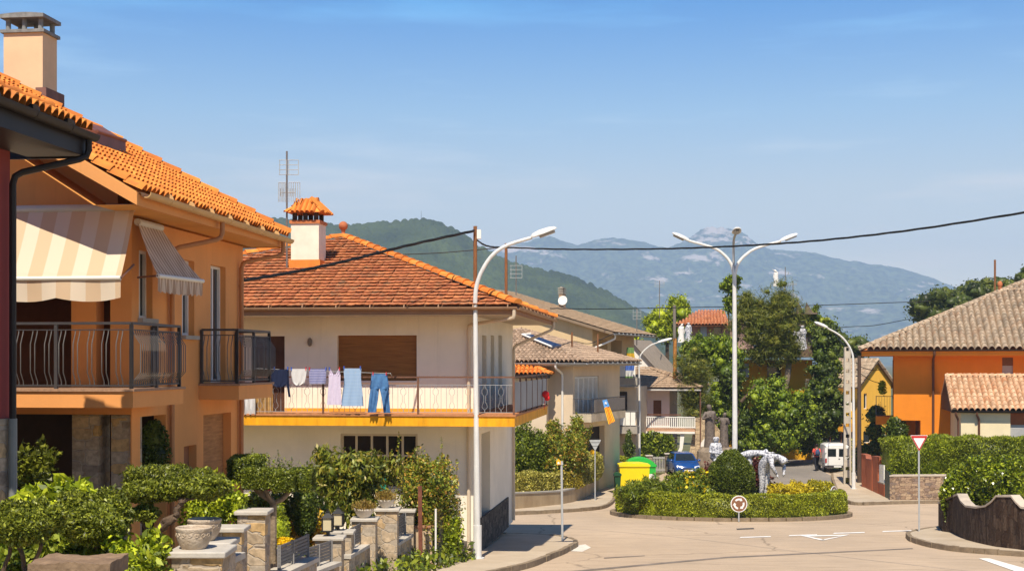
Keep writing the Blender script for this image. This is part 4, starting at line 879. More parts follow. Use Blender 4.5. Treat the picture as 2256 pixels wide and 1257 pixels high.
# ---- houses further down the street
def boxhole(fr, plane, p0, p1, yt, yb, off=0):
    f = fr.x if plane == 'x' else fr.y
    a, b_ = f(p0, yb, off), f(p1, yb, off); return (a[0], b_[0], a[1], f(p0, yt, off)[1])
def hole_fill(parent, name, mat, h, plane, depth, slats=False):
    b = MB()
    if plane == 'y': b.box(h[0], h[1], depth, depth + .05, h[2], h[3])
    else: b.box(-depth - .05, -depth, h[0], h[1], h[2], h[3])
    return L(b, name, mat, parent)
def hip_roof(parent, x0, x1, y0, y1, ze, s, mat, tw, tl, prof, faces='fr', caps=None, th=.1, left_gable=False):
    w, d = x1 - x0, y1 - y0; h = min(w, d) / 2
    c = [Vector((x0, y0, ze)), Vector((x1, y0, ze)), Vector((x1, y1, ze)), Vector((x0, y1, ze))]
    if w >= d: ra, rb_ = Vector((x0 + (0 if left_gable else h), y0 + h, ze + s * h)), Vector((x1 - h, y0 + h, ze + s * h)); tops = [[rb_, ra], [rb_], [ra, rb_], [ra]]
    else: ra, rb_ = Vector((x0 + h, y0 + h, ze + s * h)), Vector((x0 + h, y1 - h, ze + s * h)); tops = [[ra], [rb_, ra], [rb_], [ra, rb_]]
    first = None
    for i, k in enumerate('frbl'):
        if k == 'l' and left_gable: continue
        A, B = c[i], c[(i + 1) % 4]; r = L(roof_face(A, B, tops[i], th), 'roof', M('under_tile_' + mat.name, (.16, .11, .08)), parent)
        if k in faces: L(tile_face(A, B, tops[i], tw, tl, prof), 'roof_tiles', mat, r); first = first or r
    hb = MB(); up = Vector((0, 0, .05))
    if w >= d:
        ridge_caps(ra + up, rb_ + up, .13, .42, hb); ridge_caps(rb_ + up, c[1] + up, .13, .42, hb); ridge_caps(rb_ + up, c[2] + up, .13, .42, hb)
        if not left_gable: ridge_caps(ra + up, c[0] + up, .13, .42, hb)
    else: ridge_caps(ra + up, c[0] + up, .13, .42, hb); ridge_caps(ra + up, c[1] + up, .13, .42, hb); ridge_caps(ra + up, rb_ + up, .13, .42, hb)
    L(hb, 'ridge_tiles', caps or mat, first); return first
def bars(A, B, z0, z1, gap, r=.008, rail=.02, bmat=None):
    b = MB(); A, B = Vector((*A, 0)), Vector((*B, 0)); n_ = max(1, int((B - A).length / gap))
    for k in range(n_ + 1): p = A.lerp(B, k / n_); b.tube([p + Vector((0, 0, z0)), p + Vector((0, 0, z1))], r, 5)
    for z in (z0 + .05, z1): b.tube([A + Vector((0, 0, z)), B + Vector((0, 0, z))], rail, 6)
    return b
# small tiled outbuilding behind the cream house
fg = Frame(1204, 69.3, 7.1); o = house('tiled_outbuilding', 'small outbuilding with bright orange barrel tiles behind the cream house balcony', fg, 'outbuilding')
xg, zg = fg.y(1212, 824, -.3)
L(MB().box(-6, 0, 0, 3.6, 0, zg - .15), 'wall', WALL_B2, o)
hip_roof(o, -6.2, xg, -.3, 3.9, zg, .45, T_ORANGE, .22, .38, BARREL, 'fr')
L(MB().box(-6.2, xg - .01, -.28, -.22, zg - .2, zg - .04), 'eave_board', SOF, o)
# lower house with old barrel tiles and white louvred shutters
f3 = Frame(1262, 70, 20); H3 = house('tile_roofed_house', 'low beige house with brown barrel tiles, white louvred shutters and a hanging flag', f3)
x3, z3 = f3.y(1291, 797, -.9)
sh = boxhole(f3, 'x', 1266, 1319, 829, 914); gr_ = boxhole(f3, 'x', 1272, 1332, 945, 1040)
b = MB(); b.wall((-9, 0, 0), (1, 0, 0), (0, 0, 1), (0, 1, 0), 9, z3 - .12, [], t=.2); b.wall((0, 0, 0), (0, 1, 0), (0, 0, 1), (-1, 0, 0), 9, z3 - .12, [sh, gr_], t=.3); b.quad((0, 9, 0), (-9, 9, 0), (-9, 9, z3 - .12), (0, 9, z3 - .12))
L(b, 'wall', WALL_B2, H3)
hip_roof(H3, -10, x3, -.9, 9.9, z3, .33, T_BROWN, .24, .4, BARREL, 'fr')
L(MB().box(-10, x3 - .06, -.86, 9.8, z3 - .2, z3 - .1), 'soffit', M('pale_soffit', (.5, .42, .33)), H3)
L(gutter(gutter(MB(), (-10, -.95, z3 - .06), (x3 + .05, -.95, z3 - .06), .07), (x3 + .07, -.95, z3 - .06), (x3 + .07, 9.8, z3 - .06), .07), 'gutter', GREYL, H3)
xp = f3.y(1239, 850, -.06)[0]
L(pipe(MB(), [(xp - .1, -.9, z3 - .1), (xp - .1, -.9, z3 - .3), (xp, -.07, z3 - .6), (xp, -.07, .1)], .06), 'downpipe', WHITE, H3)
n_ = 5
for k in range(n_):
    y0_ = sh[0] + (sh[1] - sh[0]) * k / n_ + .05; y1_ = sh[0] + (sh[1] - sh[0]) * (k + 1) / n_ - .05; b = MB(); z = sh[2] + .06; yj = .12 * (1 if k % 2 else -1)
    while z < sh[3] - .08: b.add([(-.1 + q, y, z + dz) for q, dz in ((0, 0), (.03, .05)) for y in (y0_, y1_)], [(0, 1, 3, 2)]); z += .06
    for y in (y0_, y1_): b.box(-.12, -.06, y - .035, y + .035, sh[2], sh[3] - .02)
    b.box(-.12, -.06, y0_, y1_, sh[2], sh[2] + .07).box(-.12, -.06, y0_, y1_, sh[3] - .09, sh[3] - .02)
    L(b, 'louvred_shutter', WHITE, H3)
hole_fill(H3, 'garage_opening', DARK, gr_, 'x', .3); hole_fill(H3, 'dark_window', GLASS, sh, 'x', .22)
z0, z1 = f3.y(1258, 929, -.1)[1], f3.y(1258, 912, -.1)[1]; xb, yb = f3.y(1303, 912, -.1)[0], 6.5
L(MB().box(0.002, xb, -.1, yb, z0, z1), 'balcony_slab', M('stained_concrete', (.52, .43, .30), var=.25, scale=2), H3)
zr = f3.y(1258, 878, -.1)[1]
hr = L(bars((.02, -.05), (xb - .04, -.05), z1, zr, .12), 'railing', GREYM, H3); L(bars((xb - .04, -.02), (xb - .04, yb), z1, zr, .12), 'railing', GREYM, H3)
L(MB().box(xb - .02, xb + .0, .5, yb - .1, z1 + .08, zr - .06), 'reed_screen', M('weathered_reed', (.22, .19, .16), var=.3, scale=6, stretch=(1, 9, 1)), H3)
# solar panel on the front slope
h3 = slopeplane(f3, 0, -.9, z3 + .16, 0, .33); p = [h3(1150, 740), h3(1170, 739), h3(1237, 763), h3(1215, 767)]
sp = thing('solar_panel', 'dark blue solar water panel lying on the brown barrel tile roof', 'solar panel', f3.w(*p[0])); wp_ = [f3.w(*q) for q in p]
MB().prism(wp_, (0, 0, .09)).build('collector', glass('solar_glass', (.02, .03, .07), .12), sp); MB().tube([wp_[0] + Vector((0, -.05, .1)), wp_[3] + Vector((0, -.05, .1))], .05, 6).tube([wp_[0] + Vector((0, -.05, .1)), wp_[1] + Vector((0, 0, .1))], .05, 6).build('frame', WHITE, sp)
# taller beige house behind
f4 = Frame(1305, 84, 20); H4 = house('beige_gable_house', 'tall beige house with a long brown gable roof and satellite dish chimney', f4)
x4, z4 = f4.y(1352, 731, -.5); s4 = .30; zz4 = lambda x: z4 + s4 * (x4 - x)
b = MB().quad((-16, 0, 0), (0, 0, 0), (0, 0, zz4(0) - .1), (-9, 0, zz4(-9) - .1), (-16, 0, zz4(-2) - .1)); b.wall((0, 0, 0), (0, 1, 0), (0, 0, 1), (-1, 0, 0), 10, zz4(0) - .1, [(1.0, 3.4, z4 - 2.9, z4 - .4), (4.2, 6.8, z4 - 2.9, z4 - .4)], t=.8)
L(b, 'wall', WALL_B, H4)
for ya, yb in ((1.0, 3.4), (4.2, 6.8)): L(MB().box(-.84, -.8, ya, yb, z4 - 2.9, z4 - .4), 'loggia_window', GLASS, H4)
r = L(roof_face((x4, -.5, z4), (x4, 10, z4), [(-9, 10, zz4(-9)), (-9, -.5, zz4(-9))], .16), 'roof', M('roof_edge_board', (.24, .17, .11)), H4)
L(tile_face((x4, -.5, z4), (x4, 10, z4), [(-9, 10, zz4(-9)), (-9, -.5, zz4(-9))], .3, .42, FLAT), 'roof_tiles', island('flat_brown_tile', [(.36, .25, .15), (.44, .31, .19), (.40, .27, .16)], noise=.2), r)
L(roof_face((-18, -.5, zz4(0)), (-18, 10, zz4(0)), [(-9, 10, zz4(-9)), (-9, -.5, zz4(-9))], .16), 'roof', T_BROWN, H4)
L(pipe(MB(), [(x4 - .1, .2, z4 - .15), (x4 - .1, .2, z4 - .4), (.06, -.07, z4 - 1.0), (.06, -.07, .2)], .06), 'downpipe', WHITE, H4)
L(gutter(MB(), (x4 + .07, -.5, z4 - .1), (x4 + .07, 10, z4 - .1), .08), 'gutter', GREYL, H4)
h4 = slopeplane(f4, x4, 0, z4, -s4, 0); q = h4(1231, 676); q1 = h4(1252, 680); cz = lambda py: f4.y(1240, py, q.y)[1]
ch = L(MB().box(q.x, q1.x, q.y, q.y + .7, q.z - .3, cz(647)), 'chimney', M('brown_render', (.40, .27, .17), var=.15), H4)
cb = MB()
for k in range(4): cb.box(q.x - .05, q1.x + .05, q.y - .05, q.y + .75, cz(647 - 4 * k), cz(645 - 4 * k)); cb.box(q.x + .06, q1.x - .06, q.y + .05, q.y + .6, cz(645 - 4 * k), cz(643 - 4 * k))
L(cb, 'chimney_cap', CONC, ch)
dp = f4.y(1240, 662, q.y - .25); rot = Matrix.Rotation(R(78), 4, 'X') @ Matrix.Rotation(R(0), 4, 'Y')
L(MB().lathe((dp[0], q.y - .2, dp[1]), [(.02, .0), (.18, .02), (.30, .07), (.33, .1), (.31, .1), (.15, .05), (.01, .03)], 16, rot.to_3x3()).tube([(dp[0], q.y - .2, dp[1] - .05), (dp[0], q.y + .02, dp[1] - .25)], .02, 6), 'satellite_dish', WHITE, ch)
# pink house with the white terrace railing
f5 = Frame(1475, 94, 12); H5 = house('pink_house', 'pale pink house with brown roof and white railed terrace behind the bins', f5)
x5, z5 = f5.y(1545, 853, -1.6); XL5 = f5.y(1357, 900, 0)[0]
hs = [boxhole(f5, 'y', 1439, 1457, 881, 922), boxhole(f5, 'y', 1359, 1381, 882, 925), boxhole(f5, 'y', 1390, 1470, 962, 1040)]
b = MB(); b.wall((XL5, 0, 0), (1, 0, 0), (0, 0, 1), (0, 1, 0), -XL5, z5 - .1, [(h[0] - XL5, h[1] - XL5, h[2], h[3]) for h in hs], t=.25); b.quad((0, 0, 0), (0, 6, 0), (0, 6, z5 - .1), (0, 0, z5 - .1)); b.quad((XL5, 0, 0), (XL5, 6, 0), (XL5, 6, z5), (XL5, 0, z5))
L(b, 'wall', WALL_P, H5)
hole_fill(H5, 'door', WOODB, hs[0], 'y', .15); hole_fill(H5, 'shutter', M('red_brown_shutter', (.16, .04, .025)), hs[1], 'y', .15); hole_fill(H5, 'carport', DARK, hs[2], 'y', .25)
c = f5.y(1420, 873, -.1); L(MB().ball((c[0], -.12, c[1]), .14, 10, (.8, .8, 1.3)), 'wall_lantern', GREYM, H5)
hip_roof(H5, f5.y(1340, 850, -1.6)[0] - 3, x5, -1.6, 6, z5, .33, island('brown_flat_tile', [(.34, .23, .15), (.42, .30, .20), (.29, .20, .13)], noise=.25), .3, .40, FLAT, 'fr')
L(MB().box(XL5 - 1, x5 - .03, -1.58, 5.9, z5 - .22, z5 - .12), 'eave_board', M('grey_white_board', (.55, .52, .48)), H5)
zt0, zt1 = f5.y(1450, 952, -2.0)[1], f5.y(1450, 944, -2.0)[1]; xr5 = f5.y(1531, 944, -2.)[0]; xl5 = f5.y(1398, 944, -2.)[0]
L(MB().box(xl5 - 2.5, xr5, -2, -.002, zt0 - .02, zt1), 'terrace_slab', M('terrace_tile', (.52, .30, .18), var=.15), H5)
L(MB().box(xl5, xr5, -2.03, -2.005, zt0 - .06, zt0 + .08), 'terrace_edge', WHITE, H5)
zr = f5.y(1450, 919, -2.)[1]; rw = MB(); x = xl5
while x < xr5: rw.box(x, x + .07, -1.97, -1.94, zt1 + .06, zr); x += .13
rw.box(xl5, xr5, -1.99, -1.92, zr, zr + .06).box(xl5, xr5, -1.98, -1.93, zt1 + .1, zt1 + .16)
L(rw, 'terrace_railing', WHITE, H5); L(MB().box(xl5 - 1.5, xr5 - 1.0, -1.2, -1.15, zr + .12, zr + .2), 'hand_rail', BROWNM, H5)
for px in (1406, 1543): x = f5.y(px, 900, -1.45)[0]; L(MB().tube([(x, -1.45, 0 if px > 1500 else zt1), (x, -1.45, z5 - .2)], .05, 8), 'post', BROWNM, H5)
st = MB(); xs0 = f5.y(1490, 960, -1.6)[0]
for k in range(9): st.box(xs0 - k * .28, xs0 - k * .28 + .32, -1.8, -1.0, zt0 - .25 - k * .2, zt0 - .2 - k * .2)
L(st, 'stairs', M('dark_steps', (.14, .11, .09)), H5); L(MB().prism([(xs0 + .3, -1.9, zt0), (xs0 + .6, -1.9, zt0), (xs0 + .45, -1.9, zt0 - 1.1), (xs0 - .1, -1.9, zt0 - 2.2), (xs0 - .3, -1.9, zt0 - 2.2), (xs0 + .25, -1.9, zt0 - 1.0)], (0, .1, 0)), 'stair_brace', WHITE, H5)
# neighbouring balcony with white slats
fq = Frame(1405, 88, 14); o = house('white_balcony_house', 'part of a house with white slatted balconies between the shuttered house and the pink house', fq)
for (yt, yb_, sb) in ((802, 832, 848), (905, 938, 955)):
    xa, zb = fq.y(1320, yb_, -1.0); xb_, zr = fq.y(1404, yt, -1.0); zs = fq.y(1404, sb, -1.0)[1]
    L(MB().box(xa, xb_, -1, 0, zs, zb), 'balcony_slab', CONC, o); b = MB(); x = xa
    while x < xb_ - .2: b.box(x, x + .30, -.97, -.95, zb + .05, zr); x += .34
    hr = L(b, 'slatted_panel', WHITE, o); L(bars((xa, -.99), (xb_, -.99), zb, zr, 1.0, .02, .03), 'railing', GREYM, o)
L(MB().box(fq.y(1320, 900, .1)[0], fq.y(1364, 900, .1)[0], .05, 5, 0, fq.y(1400, 790, 0)[1]).box(fq.y(1364, 900, .1)[0] + .002, -.1, .06, 4.9, 0, fq.y(1400, 852, 0)[1]), 'wall', WALL_B2, o)
wb = MB()
for px in (1340, 1370): x = fq.y(px, 880, .03)[0]; wb.box(x - .35, x + .35, .0, .045, fq.y(px, 905, 0)[1], fq.y(px, 862, 0)[1])
L(wb, 'dark_windows', GLASS, o)
# weathered shed with corrugated roof and white gable
fs = Frame(1445, 97, 22); o = house('corrugated_shed', 'weathered shed with grey corrugated roof and white gable above the pink house', fs, 'shed')
xA, zA = fs.y(1390, 749, 0); xR, zR = fs.y(1449, 814, 0); xL_, zL_ = fs.y(1362, 792, 0)
L(MB().prism([(xL_, 0, zL_ - 4), (xR, 0, zL_ - 4), (xR, 0, zR), (xA, 0, zA), (xL_, 0, zL_)], (0, .2, 0)), 'wall', WHITE, o); L(MB().box(xR - .2, xR - .01, .21, 5, zL_ - 4, zR - .1).box(xL_, xL_ + .2, .21, 5, zL_ - 4, zL_ - .1), 'side_wall', WALL_B2, o)
cm = M('grey_corrugated_sheet', (.30, .25, .20), var=.3, scale=3, stretch=(1, 6, 1), col2=(.19, .16, .13))
for (xe_, ze_) in ((xR + .5, zR - .5 * (zA - zR) / (xR - xA)), (xL_ - .4, zL_ - .4 * (zA - zL_) / (xA - xL_))):
    b = MB(); n_ = 60; vs = []
    for j in range(2):
        for i in range(n_ + 1): vs.append((xA if j else xe_, -.3 + 5.4 * i / n_, (zA if j else ze_) + .03 * math.sin(i * 1.57) + .05))
    b.add(vs, [(i, i + 1, n_ + 2 + i, n_ + 1 + i) for i in range(n_)]); L(b, 'corrugated_roof', cm, o)
# villa smothered in trees, with yellow walls and a tiled pavilion
f6 = Frame(1600, 102, 7.1); H6 = house('yellow_villa', 'rambling yellow villa with a tiled pavilion roof half hidden by pine and creepers', f6)
def rect6(name, p0, p1, yt, yb, y0, y1, mat):
    a, b_ = f6.y(p0, yb, y0), f6.y(p1, yt, y0); return L(MB().box(a[0], b_[0], y0, y1, a[1], b_[1]), name, mat, H6)
rect6('wall', 1600, 1790, 792, 1060, 0, 7, WALL_Y2); rect6('terrace_slab', 1560, 1802, 768, 786, -1.6, 7, M('mossy_brown_slab', (.15, .10, .065), var=.4))
rect6('upper_wall', 1520, 1660, 705, 768, 1, 6, M('pinkish_plaster', (.46, .30, .26), var=.15)); rect6('tower', 1745, 1792, 690, 768, 1.4, 4, M('dark_tower_wall', (.17, .12, .09)))
for p0, p1, yt, yb, mt in ((1543, 1557, 715, 740, M('sky_blue_curtain', (.45, .58, .75))), (1572, 1588, 712, 742, GLASS), (1626, 1650, 800, 830, M('blue_white_tiles', (.5, .58, .66), var=.4, scale=8)), (1690, 1720, 800, 840, GLASS)):
    rect6('window', p0, p1, yt, yb, .9 if yt < 760 else -.03, 1.2 if yt < 760 else .1, mt)
a = f6.y(1488, 716, -.4); c = f6.y(1604, 716, -.4); top = f6.y(1592, 684, 2.5)
for A, B, T in (((a[0], -.4, a[1]), (c[0], -.4, a[1]), [(top[0], 3, top[1]), ((a[0] + c[0]) / 2 - .3, 3, top[1] - .5)]), ((c[0], -.4, a[1]), (c[0], 6, a[1]), [(top[0], 3, top[1])])):
    r = L(roof_face(A, B, T), 'pavilion_roof', T_RED, H6); L(tile_face(A, B, T, .24, .4), 'roof_tiles', T_RED, r)
a = f6.y(1744, 692, 1.2); c = f6.y(1800, 692, 1.2); L(MB().box(a[0], c[0], .9, 4.5, a[1], a[1] + .12).prism([(a[0] + .3, 1.0, a[1] + .12), (a[0] + .9, 1.0, a[1] + .12), (a[0] + .4, 1.0, a[1] + 1.1)], (0, .3, 0)).prism([(c[0] - .9, 1.0, a[1] + .12), (c[0] - .3, 1.0, a[1] + .12), (c[0] - .8, 1.0, a[1] + .9)], (0, .3, 0)), 'tower_roof', M('thatch_brown', (.16, .12, .085), var=.4), H6)
rl = MB(); a = f6.y(1775, 838, -2)[0]; c = f6.y(1828, 838, -2)[0]; z0, z1 = f6.y(1800, 866, -2)[1], f6.y(1800, 836, -2)[1]
x = a
while x < c: rl.tube([(x, -2, z0), (x + .05 * math.sin(x * 9), -2, z1)], .03, 5); x += .14
rl.tube([(a, -2, z1), (c, -2, z1 - .1)], .05, 6); L(rl, 'rustic_railing', M('grey_branches', (.26, .22, .18), var=.3), H6)
# rubble wall under the bronze group
ft = Frame(1560, 92, 12); o = tag(None or thing('rubble_wall', 'tall sandy rubble stone wall beside the white stair of the pink house', 'wall', ft.o, -ft.a), None, None)
a = ft.y(1513, 990, 0)[0]; L(MB().prism([(a, 0, 0), (ft.y(1600, 990, 0)[0], 0, 0), (ft.y(1600, 965, 0)[0], 0, ft.y(1600, 968, 0)[1]), (ft.y(1562, 922, 0)[0], 0, ft.y(1562, 918, 0)[1]), (ft.y(1532, 922, 0)[0], 0, ft.y(1532, 920, 0)[1])], (0, .6, 0)), 'stonework', stone('sandy_rubble', [(.40, .29, .17), (.52, .39, .24), (.58, .44, .28), (.45, .34, .22)], (.33, .25, .16), scale=2.6, stretch=(1, 1, 1.2)), o)
bm_ = MB(); a0, a1 = ft.y(1541, 990, -.05)[0], ft.y(1562, 990, -.05)[0]; zz = ft.y(1550, 965, -.05)[1]
L(MB().prism([(a0, -.06, .3), (a1, -.06, .3), (a1, -.06, zz), ((a0 + a1) / 2 + .2, -.06, zz + .25), (a0 + .1, -.06, zz - .3)], (0, .05, 0)), 'pale_panel', WHITE, o)
# yellow flat roofed house and yellow gable house
f8 = Frame(1795, 112, 7.1); o = house('flat_yellow_house', 'bright yellow flat roofed house with a dark window band behind the van', f8)
a, zt8 = f8.y(1795, 905, 0); c = f8.y(1880, 905, 0)[0]; h = boxhole(f8, 'y', 1806, 1880, 950, 984)
b = MB().wall((a, 0, 0), (1, 0, 0), (0, 0, 1), (0, 1, 0), c - a, zt8, [(h[0] - a, h[1] - a, h[2], h[3])], t=.5); b.quad((a, 0, 0), (a, 6, 0), (a, 6, zt8), (a, 0, zt8)).quad((a, 0, zt8), (c, 0, zt8), (c, 6, zt8), (a, 6, zt8)); L(b, 'wall', WALL_Y2, o)
window(o, (h[0], 0, h[2]), (1, 0, 0), (0, 0, 1), (0, 1, 0), h[1] - h[0], h[3] - h[2], .45, .12, (.33, .66), GLASS, BROWNM); L(MB().box(a, c, -.02, -.004, h[3], h[3] + .7), 'lintel_band', M('ochre_band', (.58, .27, .02)), o)
a2 = f8.y(1838, 900, 1)[0]; L(MB().box(a2, c, 1, 5, zt8, zt8 + .7), 'parapet', WHITE, o)
f9 = Frame(1897, 114, -22); o = house('yellow_gable_house', 'yellow gable house with brown roof behind the utility poles', f9)
ze9 = f9.y(1893, 838, 0)[1]; xa9, za9 = f9.y(1930, 792, 0); w9 = 2 * xa9
b = MB(); hs = [(boxhole(f9, 'y', 1903, 1910, 866, 900)), boxhole(f9, 'y', 1902, 1918, 950, 975)]
b.wall((0, 0, 0), (1, 0, 0), (0, 0, 1), (0, 1, 0), w9, ze9, hs, t=.2); b.quad((0, 0, ze9), (w9, 0, ze9), (xa9, 0, za9)); b.wall((0, 0, 0), (0, 1, 0), (0, 0, 1), (1, 0, 0), 7, ze9, [], t=.2); L(b, 'wall', WALL_Y, o)
for h in hs: window(o, (h[0], 0, h[2]), (1, 0, 0), (0, 0, 1), (0, 1, 0), h[1] - h[0], h[3] - h[2], .15, .06)
sl9 = (za9 - ze9) / xa9
for sx, T in ((-1, T_GREY), (1, T_GREY)):
    ex = xa9 + sx * (xa9 + .5); ez = ze9 - .5 * sl9; A, B = ((ex, 7.3, ez), (ex, -.3, ez)) if sx < 0 else ((ex, -.3, ez), (ex, 7.3, ez)); tp = [(xa9, -.3, za9 + .02), (xa9, 7.3, za9 + .02)] if sx < 0 else [(xa9, 7.3, za9 + .02), (xa9, -.3, za9 + .02)]
    r = L(roof_face(A, B, tp, .12), 'roof', M('brown_under', (.2, .13, .08)), o); L(tile_face(A, B, tp, .24, .4), 'roof_tiles', T, r)
# orange house on the right
f7 = Frame(1969, 80, 14.5); H7 = house('terracotta_house', 'large orange house with grey barrel tile hip roof on the right', f7)
x7, z7 = f7.y(1896, 770, -1.5); zb7 = f7.y(1975, 925, 0)[1]; xw = f7.y(2028, 940, 0)[0]; W7 = 16.
wn_ = boxhole(f7, 'y', 2208, 2232, 787, 823)
zw = z7 - .3
b = MB().wall((xw, 0, 0), (1, 0, 0), (0, 0, 1), (0, 1, 0), W7 - xw, zw, [(wn_[0] - xw, wn_[1] - xw, wn_[2], wn_[3])], t=.25)
b.quad((0, 0, zb7), (xw, 0, zb7), (xw, 0, zw), (0, 0, zw)).quad((0, 0, zb7), (0, 2.6, zb7), (0, 2.6, zw), (0, 0, zw)).quad((0, 0, zb7), (xw, 0, zb7), (xw, 7, zb7), (0, 7, zb7)).quad((xw, 0, 0), (xw, 9, 0), (xw, 9, zb7), (xw, 0, zb7))
b.quad((.8, 2.6, zb7), (.8, 9, zb7), (.8, 9, zw), (.8, 2.6, zw)).quad((0, 2.6, zb7), (.8, 2.6, zb7), (.8, 2.6, zw), (0, 2.6, zw)).quad((.8, 9, 0), (W7, 9, 0), (W7, 9, zw), (.8, 9, zw))
L(b, 'wall', WALL_R, H7)
L(MB().box(wn_[0], wn_[1], .12, .17, wn_[2], (wn_[2] + wn_[3]) / 2), 'roller_shutter', M('grey_shutter', (.42, .40, .38)), H7); L(MB().box(wn_[0], wn_[1], .1, .15, (wn_[2] + wn_[3]) / 2, wn_[3]), 'shutter_box', WOODB, H7)
sl = MB()
for ya in (.6, 1.5): sl.box(-.03, .0, ya, ya + .4, zb7 + 1.2, zw - .3)
L(sl, 'slit_window', M('dark_red_recess', (.14, .045, .02)), H7)
# porch under the box
L(MB().box(xw + .0, xw + .02, 1.2, 8, 0, zb7 - .02).box(.4, .65, 4, 4.3, 0, zb7), 'porch_wall', M('dark_orange_porch', (.40, .12, .03)), H7)
L(MB().box(-1.0, 0, 1.9, 3.6, f7.x(1940, 932, -1.0)[1] * 0 + zb7 - .35, zb7 + .15), 'balcony_slab', WALL_R, H7)
zr = zb7 + 1.35; L(bars((-.97, 1.95), (-.03, 1.95), zb7 + .15, zr, .14), 'railing', GREYM, H7); L(MB().box(-.99, -.96, 2.0, 3.6, zb7 + .25, zr), 'railing_panel', M('blue_grey_panel', (.2, .22, .25)), H7)
# roof: front and left slopes of a big hip roof
e7 = Vector((x7, -1.5, z7)); tR = 12.; s7 = .43; apx7 = e7 + Vector((tR, tR, s7 * tR)); XR = W7 + 8
A, B, T = (x7, -1.5, z7), (XR, -1.5, z7), [(XR, -1.5 + tR, apx7.z), tuple(apx7)]
r7 = L(roof_face(A, B, T, .14), 'roof', M('roof_underside_orange', (.5, .17, .05)), H7); L(tile_face(A, B, T, .37, .50), 'roof_tiles', T_GREY, r7)
r_ = L(roof_face((x7, 22.5, z7), A, [tuple(apx7)], .14), 'roof', MATS['roof_underside_orange'], H7); L(tile_face((x7, 22.5, z7), A, [tuple(apx7)], .37, .50), 'roof_tiles', T_GREY, r_)
L(ridge_caps(ridge_b := apx7 + Vector((0, 0, .06)), e7 + Vector((0, 0, .06)), .15, .45), 'ridge_tiles', T_GREY, r7)
h7 = slopeplane(f7, x7, -1.5, z7, 0, s7); q = h7(2203, 641); L(ridge_caps(q + Vector((0, -.03, .08)), Vector((XR, q.y - .03, q.z + .08)), .15, .45), 'ridge_tiles', T_GREY, r7)
L(MB().lathe((q.x, q.y, q.z), [(.16, 0), (.1, .12), (.14, .2), (.08, .26)], 10).ball((q.x, q.y, q.z + .42), .2, 12, (.8, .8, 1.1)), 'finial', M('orange_finial', (.45, .15, .06), var=.2), r7)
L(MB().box(x7 + .05, XR, -1.46, -1.40, z7 - .34, z7 - .06).box(x7 + .05, x7 + .11, -1.40, 14, z7 - .34, z7 - .06), 'eave_board', WALL_R, H7)
L(MB().quad((x7 + .1, -1.4, z7 - .33), (XR, -1.4, z7 - .33), (XR, .1, z7 - .33), (x7 + .1, .1, z7 - .33)).quad((x7 + .1, .1, z7 - .33), (.9, .1, z7 - .33), (.9, 14, z7 - .33), (x7 + .1, 14, z7 - .33)), 'soffit', WALL_R, H7)
L(gutter(MB(), (x7, -1.58, z7 - .02), (XR, -1.58, z7 - .02), .07), 'gutter', SOF, H7)
xp = f7.y(2056, 850, -.07)[0]; L(pipe(MB(), [(xp, -1.55, z7 - .08), (xp, -1.55, z7 - .3), (xp, -.08, z7 - .55), (xp, -.08, .1)], .07), 'downpipe', M('brown_pipe', (.13, .055, .03)), H7)
# cream garage with pale tiles
fG = Frame(2117, 74, 12); H8 = house('cream_garage', 'cream garage with pale barrel tile roof behind the right hedge', fG, 'garage')
xg, zg = fG.y(2096, 903, -.28); xk, zk = fG.y(2093, 829, 3.2); XRg = 9
dr = boxhole(fG, 'y', 2226, 2290, 935, 1000); wall_x = -.0
b = MB().wall((0, 0, 0), (1, 0, 0), (0, 0, 1), (0, 1, 0), 8, zg - .1, [(dr[0], dr[1], .02, dr[3] + .75)], t=.25); b.quad((0, 0, 0), (0, 6, 0), (0, 6, zg), (0, 0, zg)).quad((0, 0, zg), (0, 3.2, zk - .2), (0, 6, zg)); L(b, 'wall', plaster('pale_yellow_plaster', (.78, .66, .42), .7, .3), H8)
L(MB().box(dr[0], dr[1], .12, .18, dr[3], dr[3] + .75), 'wood_panel', M('red_wood', (.30, .09, .03), var=.2), H8); gd = MB(); z = .05
while z < dr[3]: gd.box(dr[0], dr[1], .14, .17, z + .01, z + .1); z += .11
gd.box(dr[0], dr[1], .17, .2, .02, dr[3]); L(gd, 'garage_door', M('grey_door', (.45, .44, .42)), H8)
A, B, T = (xg, -.28, zg), (XRg, -.28, zg), [(XRg, 3.2, zk), (xg, 3.2, zk)]
r = L(roof_face(A, B, T, .12), 'roof', SOF, H8); L(tile_face(A, B, T, .30, .45), 'roof_tiles', T_PALE, r); L(ridge_caps((xg, 3.2, zk + .08), (XRg, 3.2, zk + .08), .14, .42), 'ridge_tiles', T_PALE, r); L(ridge_caps((xg + .1, 3.2, zk + .05), (xg + .1, -.28, zg + .06), .12, .42), 'verge_tiles', T_PALE, r)
r = L(roof_face((XRg, 7, zg), (xg, 7, zg), [(xg, 3.2, zk), (XRg, 3.2, zk)], .12), 'roof', T_PALE, H8)
L(MB().prism([(xg + .02, -.2, zg - .1), (xg + .02, 3.2, zk - .1), (xg + .02, 6.9, zg - .1)], (.06, 0, 0)), 'gable_board', M('dark_gable_wood', (.09, .045, .03), var=.3), H8)
L(gutter(MB(), (xg, -.36, zg - .03), (XRg, -.36, zg - .03), .065), 'gutter', SOF, H8)
for px in (2111, 2157): xp = fG.y(px, 930, -.06)[0]; L(pipe(MB(), [(xp - .15, -.34, zg - .08), (xp - .15, -.34, zg - .25), (xp, -.07, zg - .5), (xp, -.07, .1)], .06), 'downpipe', MATS['brown_pipe'], H8)
